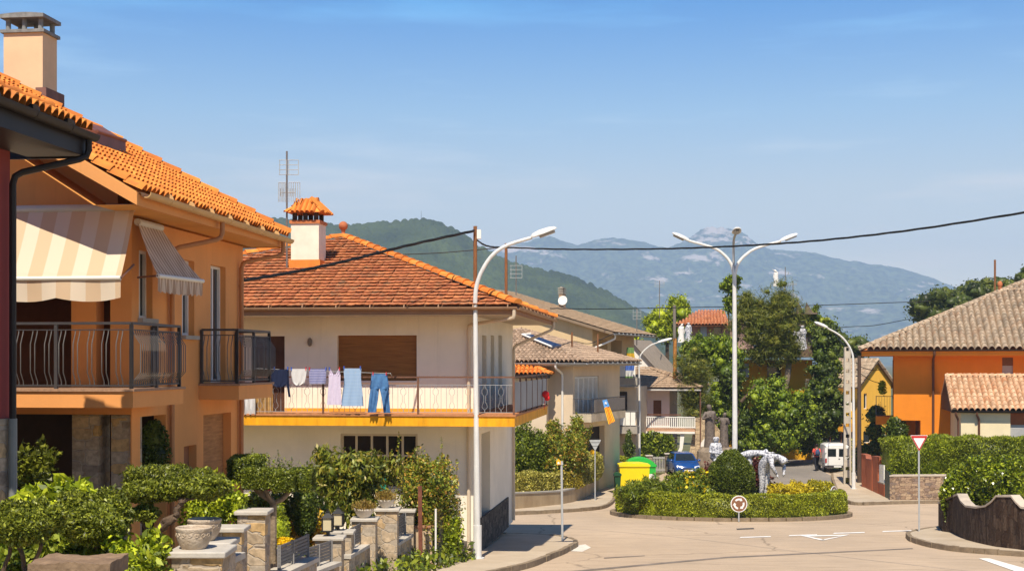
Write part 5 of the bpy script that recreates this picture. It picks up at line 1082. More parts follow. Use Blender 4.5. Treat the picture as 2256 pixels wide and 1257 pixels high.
# ------------------------------------------------------------------ street lamps, poles, cables
LAMPM = M('white_lamp_paint', (.66, .65, .62), var=.16, scale=2.2, stretch=(4, 4, .6), rough=.35, spec=.5)
GALV = M('galvanised_steel', (.42, .43, .43), var=.15, scale=4, rough=.4, spec=.5)
def world_thing(name, label, cat, px, D, group=None, off=.13):
    p = P(px, HY, D); return thing(name, label, cat, (p.x, p.y, G(D) + off), 0, group)
def lamp_head(parent, A, B, w=.17):
    """flat luminaire from A (arm end) to B (tip), glass bowl below"""
    A, B = Vector(A), Vector(B); d = B - A; s = d.cross(Vector((0, 0, 1))).normalized(); u = s.cross(d).normalized(); vs = []
    prof = [(0, .4, .3), (.08, .62, .7), (.35, 1, 1), (.7, .95, .9), (.92, .7, .6), (1, .3, .2)]
    for f, ww, hh in prof:
        c = A + d * f
        vs += [c + s * w * ww * q + u * (.11 * hh * z) for q, z in ((-1, -.35), (-.96, .2), (-.5, .95), (.5, .95), (.96, .2), (1, -.35))]
    h = MB().add(vs, [(i * 6 + k, i * 6 + (k + 1) % 6, (i + 1) * 6 + (k + 1) % 6, (i + 1) * 6 + k) for i in range(5) for k in range(6)] + [tuple(range(6))[::-1], tuple(range(30, 36))]).build('lamp_head', LAMPM, parent)
    vs = []
    for f, ww in ((.3, .6), (.45, .85), (.75, .85), (.9, .5)):
        c = A + d * f - u * .045; vs += [c + s * w * ww * q - u * z for q, z in ((-1, 0), (-.6, .06), (.6, .06), (1, 0))]
    MB().add(vs, [(i * 4 + k, i * 4 + k + 1, (i + 1) * 4 + k + 1, (i + 1) * 4 + k) for i in range(3) for k in range(3)]).build('lamp_bowl', glass('lamp_bowl_glass', (.30, .29, .27), .15), h)
def lamp(label, px, D, pole, arm, head, r0, r1, off=.13):
    t = world_thing('street_lamp', label, 'street lamp', px, D, 'street lamps along the road', off)
    pts = [Vector((*t.location[:2], G(D) + off))] + [P(*q, D) for q in pole]; n = len(pts)
    b = MB().tube(pts, [r0 + (r1 - r0) * (pts[i].z - pts[0].z) / max(.1, pts[-1].z - pts[0].z) for i in range(n)], 12); b.tube([pts[0], pts[0] + Vector((0, 0, .9))], r0 * 1.35, 12); b.tube([pts[0], pts[0] + Vector((0, 0, .03))], r0 * 2.2, 12)
    b.build('pole', LAMPM, t)
    a = [P(*q, D) for q in arm]; a = smooth_poly([q[:] for q in a], 6); MB().tube(a, [r1 * (1 - .25 * i / len(a)) for i in range(len(a))], 10).build('arm', LAMPM, t)
    lamp_head(t, P(*head[0], D), P(*head[1], D)); return t
lamp('tall white curved street lamp in front of the cream house', 1052, 37, [(1050, 1000), (1047, 660)], [(1047, 660), (1050, 630), (1062, 596), (1085, 562), (1118, 540), (1172, 523)], ((1170, 522), (1226, 502)), .085, .062)
lamp('slim pale street lamp standing behind the yellow container', 1409, 89, [(1409, 900), (1408, 800)], [(1408, 800), (1410, 785), (1419, 772), (1434, 760), (1450, 754)], ((1448, 754), (1481, 745)), .075, .055, .0)
lamp('pale street lamp beside the concrete utility pole', 1881, 75, [(1881, 950), (1880, 800)], [(1880, 800), (1878, 780), (1868, 758), (1850, 738), (1822, 722)], ((1824, 722), (1794, 709)), .085, .06)
t = world_thing('street_lamp', 'tallest white street lamp with three heads on the roundabout', 'street lamp', 1619, 60, 'street lamps along the road', 0)
D = 60; base = Vector((*t.location[:2], G(D))); MB().tube([base, P(1619, 900, D), P(1618, 600, D)], [.13, .11, .085], 14).build('pole', LAMPM, t)
for pts, hd in (([(1617, 605), (1611, 582), (1596, 562), (1572, 546), (1517, 530)], ((1519, 531), (1481, 513))), ([(1619, 605), (1625, 582), (1642, 562), (1668, 546), (1720, 531)], ((1718, 531), (1757, 515)))):
    a = smooth_poly([P(*q, D)[:] for q in pts], 6); MB().tube(a, [.075 - .02 * i / len(a) for i in range(len(a))], 10).build('arm', LAMPM, t); lamp_head(t, P(*hd[0], D), P(*hd[1], D))
a = [P(1617, 605, D), P(1616, 560, D), P(1615, 530, D) + Vector((0, -.2, 0)), P(1614, 519, D) + Vector((0, -.8, 0))]; MB().tube(smooth_poly([q[:] for q in a], 5), .055, 8).build('arm', GREYL, t)
lamp_head(t, a[-1], a[-1] + Vector((-.05, -.85, .18)), .2)
# poles
t = world_thing('utility_pole', 'pale concrete utility pole with square holes', 'utility pole', 1866, 78)
D = 78; b = MB(); x0, x1 = P(1859.5, 0, D).x, P(1873.5, 0, D).x; zt_ = P(0, 764, D).z; zb_ = G(D); xm = (x0 + x1) / 2
pw = lambda z: .17 - .04 * (z - zb_) / (zt_ - zb_)
for s in (-1, 1): b.add([(xm + s * pw(z) + dx, D + dy, z) for z in (zb_, zt_) for dy in (-.1, .1) for dx in (-.045, .045)], [(0, 2, 3, 1), (4, 5, 7, 6), (0, 1, 5, 4), (2, 6, 7, 3), (0, 4, 6, 2), (1, 3, 7, 5)])
z = zb_ + .5
while z < zt_: b.box(xm - pw(z) + .045, xm + pw(z) - .045, D - .08, D + .08, z, min(zt_, z + .42)); z += .62
b.build('pole', M('pale_concrete_pole', (.48, .42, .33), var=.18, scale=2), t)
t = world_thing('utility_pole', 'dark wooden utility pole beside the terracotta garden wall', 'utility pole', 1893, 79)
MB().tube([(t.location.x, t.location.y, G(79)), P(1893, 783, 79)], [.13, .10], 10).build('pole', M('tarred_wood', (.085, .055, .04), var=.3, scale=4, stretch=(4, 4, .4)), t)
for k in range(3): q = P(1893, 800 + k * 14, 79); MB().tube([q + Vector((-.1, -.05, 0)), q + Vector((-.2, -.1, .02))], .04, 6).build('insulator', GREYM, t)
def mast(name, label, px, D, y0, y1, r, mat, cat='post'):
    a, c = P(px, y1, D), P(px, y0, D); t = thing(name, label, cat, a); MB().tube([a, c], r, 8).build('post', mat, t); return t
t = mast('cable_post', 'rusty yellow cable post with a junction box above the cream roof', 1047, 39.6, 498, 648, .055, RUST)
q = P(1053, 516, 39.6); MB().box(q.x - .03, q.x + .09, q.y - .08, q.y + .06, q.z - .13, q.z + .13).build('junction_box', WHITE, t)
mast('cable_post', 'thin rusty cable post beyond the right hip of the cream roof', 1115, 46, 536, 668, .05, RUST)
mast('rusty_post', 'short rusty post on the brown barrel tile roof, left of the drainpipe', 1260, 73, 731, 782, .05, RUST); mast('rusty_post', 'short rusty post at the right end of the brown barrel tile roof', 1317, 75, 735, 790, .05, RUST)
mast('flue_pipe', 'thin metal flue pipe beside the corrugated shed', 1486, 95, 672, 760, .11, M('flue_metal', (.20, .17, .14), var=.2), 'flue'); mast('rusty_pole', 'rusty pole behind the right edge of the corrugated shed', 1487, 94, 745, 835, .13, M('orange_rust', (.42, .18, .04), var=.4, scale=6), 'pole')
mast('rusty_rod', 'rusty rod standing on the ridge of the orange house with grey tiles', 2192, 88, 572, 640, .07, RUST, 'rod')
CABLE = M('black_cable', (.014, .014, .014), rough=.6)
def cable(label, pts, r, twist=False):
    c = smooth_poly([P(*q)[:] for q in pts], 14); b = MB()
    if twist:
        for s in (0, 2.1, 4.2): b.tube([c[i] + Vector((0, math.cos(i * .55 + s), math.sin(i * .55 + s))) * r * .8 for i in range(len(c))], r * .75, 5)
    else: b.tube(c, r, 6)
    tag(b.build('overhead_cable', CABLE), label, 'cable', 'overhead cables')
cable('thick black cable sagging from the orange house to the rusty post', [(537, 617, 30), (640, 600, 32), (760, 575, 34), (900, 540, 36.5), (1045, 508, 39.5)], .028, True)
cable('long twisted cable crossing the whole street to the right edge', [(1050, 528, 39.6), (1075, 542, 40), (1120, 545, 45.5), (1250, 549, 44), (1450, 548, 41), (1620, 542, 38), (1800, 530, 35), (2020, 505, 32), (2300, 461, 29)], .019, True)
cable('thin cable between the cream roof and the second rusty post', [(866, 561, 46), (980, 556, 46), (1115, 544, 46)], .018)
cable('thin cable running low behind the villa', [(1213, 679, 70), (1350, 680, 84), (1560, 676, 96), (1800, 672, 100), (2050, 663, 100)], .03)
cable('thin cable slanting up to the oaks behind the right house', [(1893, 790, 79), (1840, 727, 84), (1930, 716, 95), (2020, 699, 110)], .025)
for k, (a, c) in enumerate((((1893, 806, 79), (1952, 812, 84)), ((1893, 820, 79), (1950, 845, 86)))): cable(('upper' if k == 0 else 'lower') + ' service cable from the wooden pole to the orange house', [a, ((a[0] + c[0]) / 2, (a[1] + c[1]) / 2 + 6, (a[2] + c[2]) / 2), c], .02)
cable('drooping cable over the brown barrel tile roof', [(1215, 772, 71), (1260, 752, 73), (1300, 756, 75), (1350, 735, 80)], .02)
# television aerials
def aerial(label, px, D, y0, y1, rows, rmast=.03):
    a, c = P(px, y1, D), P(px, y0, D); t = thing('tv_aerial', label, 'aerial', a, 0, 'television aerials'); MB().tube([a, c], rmast, 6).build('mast', M('aerial_mast', (.16, .14, .13), var=.2, rough=.5), t)
    for kind, x0, x1, ya, yb in rows:
        b = MB(); A, B = P(x0, ya, D), P(x1, yb, D); r = rmast * .35
        if kind == 'h':
            for k in range(4): z = A.z + (B.z - A.z) * k / 3; b.tube([(A.x, D - .03, z), (B.x, D - .03, z)], r, 4)
            b.tube([(A.x + .1 * (B.x - A.x), D - .03, A.z), (A.x + .1 * (B.x - A.x), D - .03, B.z)], r, 4).tube([(B.x, D - .03, A.z), (B.x, D - .03, B.z)], r, 4)
        elif kind == 'v':
            for k in range(6): x = A.x + (B.x - A.x) * k / 5; b.tube([(x, D - .03, A.z), (x, D - .03, B.z)], r, 4)
            b.tube([(A.x, D - .03, A.z), (B.x, D - .03, A.z)], r, 4)
        else:
            b.tube([(A.x, D, A.z), (B.x, D, B.z)], r * 1.6, 4)
            for k in range(7): q = A.lerp(B, k / 6); b.tube([(q.x, D, q.z - .12), (q.x, D, q.z + .12)], r, 4)
        b.build('elements', GALV, t)
    return t
aerial('tall television aerial with two grids beside the cream house chimney', 632, 40.9, 333, 600, [('h', 615, 631, 353, 385), ('h', 634, 658, 353, 385), ('v', 614, 629, 402, 445), ('v', 637, 661, 402, 445), ('y', 618, 650, 424, 424)])
aerial('aerial with a square grid right of the second rusty post', 1137, 62, 563, 650, [('h', 1123, 1150, 585, 612)])
aerial('dark aerial on a thin mast before the pale rock face', 1453, 98, 618, 700, [('h', 1441, 1463, 618, 631)])
aerial('white grid aerial above the eave of the beige gable house', 1403, 90, 679, 760, [('h', 1394, 1402, 680, 703), ('h', 1404, 1412, 680, 703)])
aerial('cross shaped aerial behind the pine of the villa', 1747, 104, 618, 720, [('y', 1736, 1755, 626, 626), ('y', 1741, 1752, 648, 648), ('y', 1741, 1752, 668, 668)])
aerial('plain thin rod aerial behind the pine of the villa', 1730, 104, 588, 700, [])
# ------------------------------------------------------------------ signs
def disc(b, c, r, n=28, dy=0): b.add([Vector(c) + Vector((math.cos(2 * math.pi * k / n) * r, dy, math.sin(2 * math.pi * k / n) * r)) for k in range(n)], [tuple(range(n))[::-1]])
def rtri(w, h, rad=.05, seg=4):
    """rounded triangle pointing down, origin at the middle of the top side"""
    pts = [(-w / 2, 0), (w / 2, 0), (0, -h)]; out = []
    for i in range(3):
        p0, p1, p2 = Vector(pts[i - 1]), Vector(pts[i]), Vector(pts[(i + 1) % 3]); a = p1 + (p0 - p1).normalized() * rad; c = p1 + (p2 - p1).normalized() * rad
        out += [(a * (1 - t) ** 2 + p1 * 2 * t * (1 - t) + c * t * t) for t in [k / seg for k in range(seg + 1)]]
    return out
SRED = M('sign_red', (.52, .03, .025), var=.06, rough=.4); SWHITE = M('sign_white', (.80, .79, .76), var=.04, rough=.4)
def yield_sign(label, px, D, top, w, back=False, tilt=0):
    t = world_thing('yield_sign', label, 'road sign', px, D, 'give way signs'); b0 = Vector(t.location); tp = P(px, top, D)
    MB().tube([b0, (b0.x, b0.y + .04, tp.z - .03)], .03, 10).build('pole', GALV, t)
    h = w * .9; s = 1 if back else -1
    def tri(name, ww, y0, y1, mat, par, dz=0): return MB().prism([(tp.x + q.x, b0.y + y0, tp.z - dz + q.y) for q in rtri(ww, ww * .9, .05 * ww / w)], (0, y1 - y0, 0)).build(name, mat, par)
    p = tri('sign_plate', w, 0.0, .012, GALV if back else SWHITE, t)
    tri('red_border', w * .95, -.006, -.001, SRED, p, .015) if not back else None
    if not back: tri('white_field', w * .66, -.012, -.007, SWHITE, p, .095 * w / .6)
    else:
        for zz in (.1, .28): MB().box(tp.x - w * (.42 - zz * .7), tp.x + w * (.42 - zz * .7), b0.y - .02, b0.y - .002, tp.z - zz - .02, tp.z - zz + .02).build('bracket', GALV, t)
    return t
yield_sign('red and white give way sign on the near right corner', 2025, 47.2, 958, .62)
t = yield_sign('give way sign seen from behind at the corner of the curved garden wall', 1311, 68, 968, .62, True)
q = P(1305, 992, 68); MB().prism([(q.x - .1, q.y, q.z), (q.x + .1, q.y, q.z), (q.x + .1, q.y, q.z - .16), (q.x - .1, q.y, q.z - .16)][::-1] and [(q.x - .1, q.y, q.z - .18), (q.x + .1, q.y, q.z - .18), (q.x + .1, q.y, q.z - .02), (q.x, q.y, q.z + .08), (q.x - .1, q.y, q.z - .02)], (0, .012, 0)).build('yellow_plate', M('marker_yellow', (.78, .42, .01), var=.05), t)
t = world_thing('marker_post', 'grey post with a small yellow house shaped plate on the pavement corner', 'marker post', 1239, 43, None); b0 = Vector(t.location); q = P(1237, 1016, 43)
MB().tube([b0, (q.x, b0.y, q.z)], .038, 10).tube([(q.x, b0.y, q.z - .02), (q.x, b0.y, q.z + .015)], .045, 10).build('post', GALV, t); MB().box(q.x - .1, q.x + .05, b0.y - .05, b0.y - .038, q.z - .1, q.z - .02).build('bracket', GALV, t)
x0, x1 = P(1225.5, 0, 43).x, P(1235, 0, 43).x; z0, z1, z2 = P(0, 1022.5, 43).z, P(0, 1014, 43).z, P(0, 1009.5, 43).z
pl = MB().prism([(x0, b0.y - .065, z0), (x1, b0.y - .065, z0), (x1, b0.y - .065, z1), ((x0 + x1) / 2, b0.y - .065, z2), (x0, b0.y - .065, z1)], (0, .012, 0)).build('yellow_plate', MATS['marker_yellow'], t)
MB().prism([(x0 + .035, b0.y - .07, z0 + .02), (x1 - .035, b0.y - .07, z0 + .02), (x1 - .035, b0.y - .07, z0 + .07), ((x0 + x1) / 2, b0.y - .07, z0 + .1), (x0 + .035, b0.y - .07, z0 + .07)], (0, .004, 0)).build('white_symbol', SWHITE, pl)
def roundabout_sign(label, px, D, py, r, rz):
    t = thing('roundabout_sign', label, 'road sign', (P(px, py, D).x, D, G(D)), R(rz), 'roundabout signs'); zc = P(px, py, D).z - G(D)
    L(MB().tube([(0, .03, 0), (0, .03, zc)], .03, 8), 'post', GALV, t)
    p = L(MB().tube([(0, -.01, zc), (0, .01, zc)], r, 32), 'sign_disc', SWHITE, t)
    b = MB(); disc(b, (0, -.014, zc), r * .9, 32); L(b, 'brown_field', M('sign_brown', (.23, .105, .055), var=.1, rough=.5), p)
    b = MB()
    for k in range(3):
        a0 = R(90 + 120 * k + 48); n_ = 8; inn, out = [], []
        for i in range(n_ + 1): a = a0 - R(66) * i / n_; inn.append((math.cos(a) * r * .44, math.sin(a) * r * .44)); out.append((math.cos(a) * r * .66, math.sin(a) * r * .66))
        for i in range(n_): b.quad(*[(x, -.018, zc + z) for x, z in (out[i], out[i + 1], inn[i + 1], inn[i])])
        ae = a0 - R(66); at = ae - R(30); b.quad(*[(x, -.018, zc + z) for x, z in ((math.cos(ae) * r * .34, math.sin(ae) * r * .34), (math.cos(ae) * r * .78, math.sin(ae) * r * .78), (math.cos(at) * r * .56, math.sin(at) * r * .56))])
    L(b, 'white_arrows', SWHITE, p)
roundabout_sign('brown roundabout sign with white arrows facing the camera', 1628, 54.6, 1109, .335, 0)
roundabout_sign('roundabout sign seen edge on at the right of the island', 1837, 58.8, 1088, .36, 52)
# ------------------------------------------------------------------ containers
def container(name, label, px0, px1, D, ytop, mat, dome=0, taper=.05, depth=1.2, group=None):
    x0, x1 = P(px0, 0, D).x, P(px1, 0, D).x; zt_ = P(0, ytop, D).z; t = thing(name, label, 'waste container', ((x0 + x1) / 2, D, G(D)), 0, group); w = (x1 - x0) / 2; h = zt_ - G(D); dl = .18 + dome
    b = MB(); hh = h - dl; b.add([(s * (w - (taper if z == .12 else 0)), y, z) for z in (.12, hh) for y in (-.05 if z > 1 else .06, depth) for s in (-1, 1)], [(0, 2, 3, 1), (4, 5, 7, 6), (0, 1, 5, 4), (2, 6, 7, 3), (0, 4, 6, 2), (1, 3, 7, 5)])
    o = L(b, 'bin_body', mat, t)
    b = MB(); n_ = 10; pr = [(-w - .03, hh + .01), (-w - .03, hh + .1)] + [(-w + 2 * w * k / n_, hh + .1 + (dl - .1) * (math.sin(math.pi * k / n_) ** .6 if dome else min(1, 4 * min(k, n_ - k) / n_))) for k in range(1, n_)] + [(w + .03, hh + .1), (w + .03, hh + .01)]
    L(b.prism([(x, -.1, z) for x, z in pr], (0, depth + .12, 0)), 'lid', mat, t)
    for s in (-1, 1): L(MB().box(s * (w * .7) - .08, s * (w * .7) + .08, .2, .36, 0, .13), 'foot', GREYM, t)
    return t, w, h
YB_ = M('yellow_plastic', (.86, .66, .008), var=.05, scale=1.5, rough=.4, spec=.4); GB_ = M('green_plastic', (.03, .46, .055), var=.06, scale=1.5, rough=.4, spec=.4)
container('recycling_container', 'bright yellow recycling container at the roadside', 1365, 1431, 74, 1020, YB_, 0, .06, 1.3)
t, w, h = container('recycling_container', 'bright green domed recycling container behind the yellow one', 1379, 1445, 77, 1008, GB_, .32, .04, 1.3)
L(MB().box(w * .45, w * .9, -.075, -.06, h - 1.35, h - .9), 'white_sticker', SWHITE, t)
t, w, h = container('wheelie_bin', 'dark green wheelie bin left of the yellow container', 1354, 1368, 73, 1040, M('dark_green_plastic', (.015, .07, .03), rough=.45), 0, .04, .5)
# ------------------------------------------------------------------ vehicles
def car_body(t, st, mat):
    """loft through stations (y, half width, z low, z shoulder, z top)"""
    vs = []; n = 9
    for y, w, zl, zs, zt_ in st:
        vs += [(-w * .9, y, zl), (-w, y, zl + .12), (-w, y, zs), (-w * .9, y, zt_ - .015), (0, y, zt_ + .03), (w * .9, y, zt_ - .015), (w, y, zs), (w, y, zl + .12), (w * .9, y, zl)]
    m = len(st); b = MB().add(vs, [(i * n + k, i * n + (k + 1) % n, (i + 1) * n + (k + 1) % n, (i + 1) * n + k) for i in range(m - 1) for k in range(n)] + [tuple(range(n))[::-1], tuple(range((m - 1) * n, m * n))])
    o = L(b, 'body', mat, t, smooth=50); md = o.modifiers.new('soft_edges', 'BEVEL'); md.width = .03; md.segments = 2; md.limit_method = 'ANGLE'; return o
def wheels(t, W_, ys, r):
    for y in ys:
        for s in (-1, 1):
            w = L(MB().tube([(s * (W_ - .19), y, r), (s * (W_ + .005), y, r)], r, 20), 'wheel', M('tyre_rubber', (.015, .015, .015), rough=.85), t)
            L(MB().tube([(s * (W_ - .02), y, r), (s * (W_ + .012), y, r)], r * .62, 14), 'rim', GREYL, w)
CG = glass('car_glass', (.015, .02, .022), .06)
def hatchback(label, px, D, rz, mat, group=None):
    p = P(px, HY, D); t = thing('parked_car', label, 'car', (p.x, D, G(D)), R(rz), group); Wd = .83
    car_body(t, [(0, .66, .34, .5, .60), (.06, .74, .24, .55, .68), (.35, .80, .22, .66, .80), (.95, Wd, .2, .78, .93), (1.6, Wd, .2, .82, .95), (3.2, Wd, .2, .84, .97), (3.6, .81, .24, .80, .94), (3.82, .74, .3, .6, .8)], mat)
    c0 = [(-.76, .92, .92), (.76, .92, .92), (.76, 3.68, .94), (-.76, 3.68, .94)]; c1 = [(-.56, 1.68, 1.40), (.56, 1.68, 1.40), (.58, 3.2, 1.41), (-.58, 3.2, 1.41)]
    o = L(MB().add(c0 + c1, [(0, 1, 5, 4), (1, 2, 6, 5), (2, 3, 7, 6), (3, 0, 4, 7), (4, 5, 6, 7)]), 'cabin', mat, t); md = o.modifiers.new('soft_edges', 'BEVEL'); md.width = .07; md.segments = 3
    def glassq(name, i, j, a, lo=.1, hi=.9, in_=.07):
        A, B, C_, D_ = [Vector(q) for q in (c0[i], c0[j], c1[j], c1[i])]; nn = (B - A).cross(D_ - A).normalized() * .012; f = lambda u, v: (A.lerp(B, u)).lerp(D_.lerp(C_, u), v) + nn
        L(MB().quad(f(in_, lo), f(1 - in_, lo), f(1 - in_, hi), f(in_, hi)), name, CG, t)
    glassq('windscreen', 0, 1, 0); glassq('side_window', 1, 2, 0, .12, .86); glassq('rear_window', 2, 3, 0); glassq('side_window', 3, 0, 0, .12, .86)
    for s in (-1, 1):
        L(MB().add([(s * .70, -.01 + .06, .60), (s * .36, -.015, .58), (s * .38, .03, .68), (s * .70, .14, .73)], [(0, 1, 2, 3)]).prism([(s * .70, .05, .60), (s * .36, -.012, .58), (s * .38, .03, .68), (s * .70, .14, .73)], (0, .03, 0)), 'headlight', M('headlight_glass', (.62, .66, .70), rough=.15, var=.05), t)
        L(MB().ball((s * .86, 1.15, .98), .1, 8, (1.1, .6, .7)), 'wing_mirror', mat, t)
    L(MB().box(-.26, .26, -.03, -.005, .36, .47), 'number_plate', SWHITE, t); L(MB().box(-.34, .34, -.012, .0, .50, .57), 'grille', GREYM, t); L(MB().box(-.5, .5, -.008, .01, .24, .33), 'bumper_grille', GREYM, t)
    wheels(t, Wd, (.72, 3.05), .29)
    L(MB().box(-.55, -.1, 1.9, 2.0, .9, 1.2).box(.1, .55, 1.9, 2.0, .9, 1.2), 'seats', M('grey_seats', (.08, .08, .09)), t)
    return t
hatchback('metallic blue hatchback parked facing the camera', 1517, 84, 3, M('blue_car_paint', (.008, .055, .22), var=.05, rough=.18, spec=.7))
hatchback('pale blue car parked behind the blue hatchback, mostly hidden', 1578, 91, -8, M('pale_blue_car_paint', (.16, .24, .33), var=.05, rough=.2, spec=.6))
VANW = M('white_van_paint', (.78, .77, .74), var=.03, rough=.25, spec=.5)
p = P(1845, HY, 88); t = thing('parked_van', 'small white van with glazed rear doors seen from behind', 'van', (p.x, 88, G(88)), R(-4)); Wd = .81
vs = []; st = [(0, .78, .34, .70, 1.74, .66), (.08, .80, .30, .73, 1.80, .66), (1.0, .81, .28, .74, 1.83, .66), (2.35, .81, .28, .74, 1.80, .64), (2.75, .80, .28, .70, 1.52, .60), (3.05, .80, .28, .74, 1.02, .7), (3.7, .77, .3, .72, .92, .66), (3.92, .70, .36, .62, .66, .6)]
for y, w, zl, wt, zt_, wr in st: vs += [(-w * .92, y, zl), (-w, y, zl + .1), (-w, y, min(.95, zt_ - .12)), (-wt, y, zt_ - .1), (-wr * .8, y, zt_), (wr * .8, y, zt_), (wt, y, zt_ - .1), (w, y, min(.95, zt_ - .12)), (w, y, zl + .1), (w * .92, y, zl)]
n = 10; m = len(st); o = L(MB().add(vs, [(i * n + k, i * n + (k + 1) % n, (i + 1) * n + (k + 1) % n, (i + 1) * n + k) for i in range(m - 1) for k in range(n)] + [tuple(range(n))[::-1], tuple(range((m - 1) * n, m * n))]), 'body', VANW, t, smooth=40)
for s in (-1, 1):
    d = L(MB().box(s * .015 if s > 0 else -.70, .70 if s > 0 else -.015, -.02, .012, .46, 1.62), 'rear_door', VANW, t)
    L(MB().box(.09 if s > 0 else -.62, .62 if s > 0 else -.09, -.03, -.021, 1.02, 1.52), 'rear_window', CG, d); L(MB().box(s * .73 - .05, s * .73 + .05, -.035, .02, .62, .9), 'tail_light', M('red_lens', (.35, .015, .012), rough=.25), t)
    L(MB().box(s * .74 - .06, s * .74 + .06, -.03, .015, 1.25, 1.6), 'corner_pillar', VANW, t); L(MB().ball((s * .9, 2.6, 1.05), .11, 8, (1, .6, 1.2)), 'wing_mirror', GREYM, t)
L(MB().box(-.80, .80, -.1, .05, .30, .44), 'bumper', GREYM, t); L(MB().box(-.24, .24, -.115, -.101, .33, .43), 'number_plate', SWHITE, t); L(MB().box(.06, .16, -.045, -.03, .86, .9), 'door_handle', GREYM, t)
wheels(t, Wd, (.7, 3.1), .29)
# ------------------------------------------------------------------ people and sculptures
def skin(name, V, E, Rd, mat, parent, sub=1, extra=None):
    me = bpy.data.meshes.new(name); me.from_pydata([tuple(v) for v in V], E, []); o = bpy.data.objects.new(name, me); COL.objects.link(o)
    m = o.modifiers.new('skin', 'SKIN'); m.use_smooth_shade = True
    for i, r in enumerate(Rd): me.skin_vertices[0].data[i].radius = (r, r) if not isinstance(r, tuple) else r
    for q in me.skin_vertices[0].data: q.use_root = False
    me.skin_vertices[0].data[0].use_root = True
    if sub: s = o.modifiers.new('sub', 'SUBSURF'); s.levels = s.render_levels = sub
    dg = bpy.context.evaluated_depsgraph_get(); nm_ = bpy.data.meshes.new_from_object(o.evaluated_get(dg)); bpy.data.objects.remove(o)
    nm_.materials.clear()
    if extra:
        bm = bmesh.new(); bm.from_mesh(nm_); tmp = bpy.data.meshes.new('tmp'); tmp.from_pydata(extra.v, [], extra.f); bm.from_mesh(tmp); bm.to_mesh(nm_); bm.free()
    return finish(nm_, name, mat, parent, False, 0) if False else _sm(finish(nm_, name, mat, parent, False, 0))
def _sm(o): o.data.shade_smooth(); return o
BASE = dict(pel=(0, 0, .95), spi=(0, .0, 1.12), che=(0, 0, 1.32), nek=(0, .01, 1.47), chi=(0, -.02, 1.54), hed=(0, -.01, 1.64), top=(0, .0, 1.70),
            sl=(-.17, 0, 1.40), el=(-.24, .03, 1.13), wl=(-.26, -.05, .90), sr=(.17, 0, 1.40), er=(.24, .03, 1.13), wr=(.26, -.05, .90),
            hl=(-.09, 0, .90), kl=(-.10, -.02, .50), al=(-.10, .03, .09), tl=(-.12, -.14, .04), hr=(.09, 0, .90), kr=(.10, -.02, .50), ar=(.10, .03, .09), tr=(.12, -.14, .04))
RAD = dict(pel=(.15, .12), spi=(.13, .10), che=(.16, .11), nek=.055, chi=.07, hed=.10, top=.07, sl=.065, el=.045, wl=.03, sr=.065, er=.045, wr=.03, hl=.09, kl=.06, al=.04, tl=.035, hr=.09, kr=.06, ar=.04, tr=.035)
LINK = [('pel', 'spi'), ('spi', 'che'), ('che', 'nek'), ('nek', 'chi'), ('chi', 'hed'), ('hed', 'top'), ('che', 'sl'), ('sl', 'el'), ('el', 'wl'), ('che', 'sr'), ('sr', 'er'), ('er', 'wr'), ('pel', 'hl'), ('hl', 'kl'), ('kl', 'al'), ('al', 'tl'), ('pel', 'hr'), ('hr', 'kr'), ('kr', 'ar'), ('ar', 'tr')]
def hands(J):
    """palm, four fingers and a thumb at each wrist"""
    b = MB()
    for w, e, s in (('wl', 'el', 1), ('wr', 'er', -1)):
        a, c = Vector(J[w]), Vector(J[e]); d = (a - c).normalized(); side = d.cross(Vector((s, 0, 0))).normalized() if abs(d.x) < .9 else Vector((0, 1, 0)); up = side.cross(d)
        pal = a + d * .05; b.tube([a - d * .02, a + d * .03, a + d * .085], [.024, .036, .034], 8)
        for k, ln in enumerate((.065, .075, .07, .055)):
            q = a + d * .08 + side * (.027 - .018 * k); b.tube([q, q + d * ln * .5 + up * .004, q + d * ln * .9 + up * .016], [.009, .008, .006], 5)
        q = a + d * .03 + side * .03; b.tube([q, q + side * .025 + d * .03, q + side * .03 + d * .06], [.011, .009, .007], 5)
    return b
def figure(name, parent, pose, mat, k=1.0, off=(0, 0, 0), rz=0, rad=1.0, sub=1):
    J = dict(BASE); J.update(pose); ks = list(J); idx = {q: i for i, q in enumerate(ks)}; Mx = Matrix.Translation(off) @ Matrix.Rotation(R(rz), 4, 'Z') @ Matrix.Scale(k, 4)
    J = {q: Mx @ Vector(v) for q, v in J.items()}; V = [J[q] for q in ks]
    Rd = [tuple(x * k * rad for x in RAD[q]) if isinstance(RAD[q], tuple) else RAD[q] * k * rad for q in ks]
    hb = hands({q: v / k for q, v in J.items()}); hb.v = [tuple(x * k for x in v) for v in hb.v]
    h = J['hed']; f = (J['chi'] - J['hed']); 
    return skin(name, V, [(idx[a], idx[c]) for a, c in LINK], Rd, mat, parent, sub, hb), J
SKINM = M('skin', (.36, .20, .13), var=.06, rough=.6)
p = P(1799, HY, 89.5); t = thing('person', 'person in a coral shirt and dark trousers with a blue rucksack, walking away', 'person', (p.x, 89.5, G(89.5)), R(184))
walk = dict(kl=(-.10, -.16, .50), al=(-.10, -.10, .10), tl=(-.11, -.27, .05), kr=(.10, .02, .50), ar=(.10, .26, .14), tr=(.11, .16, .04), el=(-.25, .10, 1.14), wl=(-.25, .14, .90), er=(.25, -.02, 1.13), wr=(.26, -.16, .94))
bo, J = figure('body', t, walk, SKINM, 1.0)
fb = MB()      # face: nose, eyes, mouth, ears
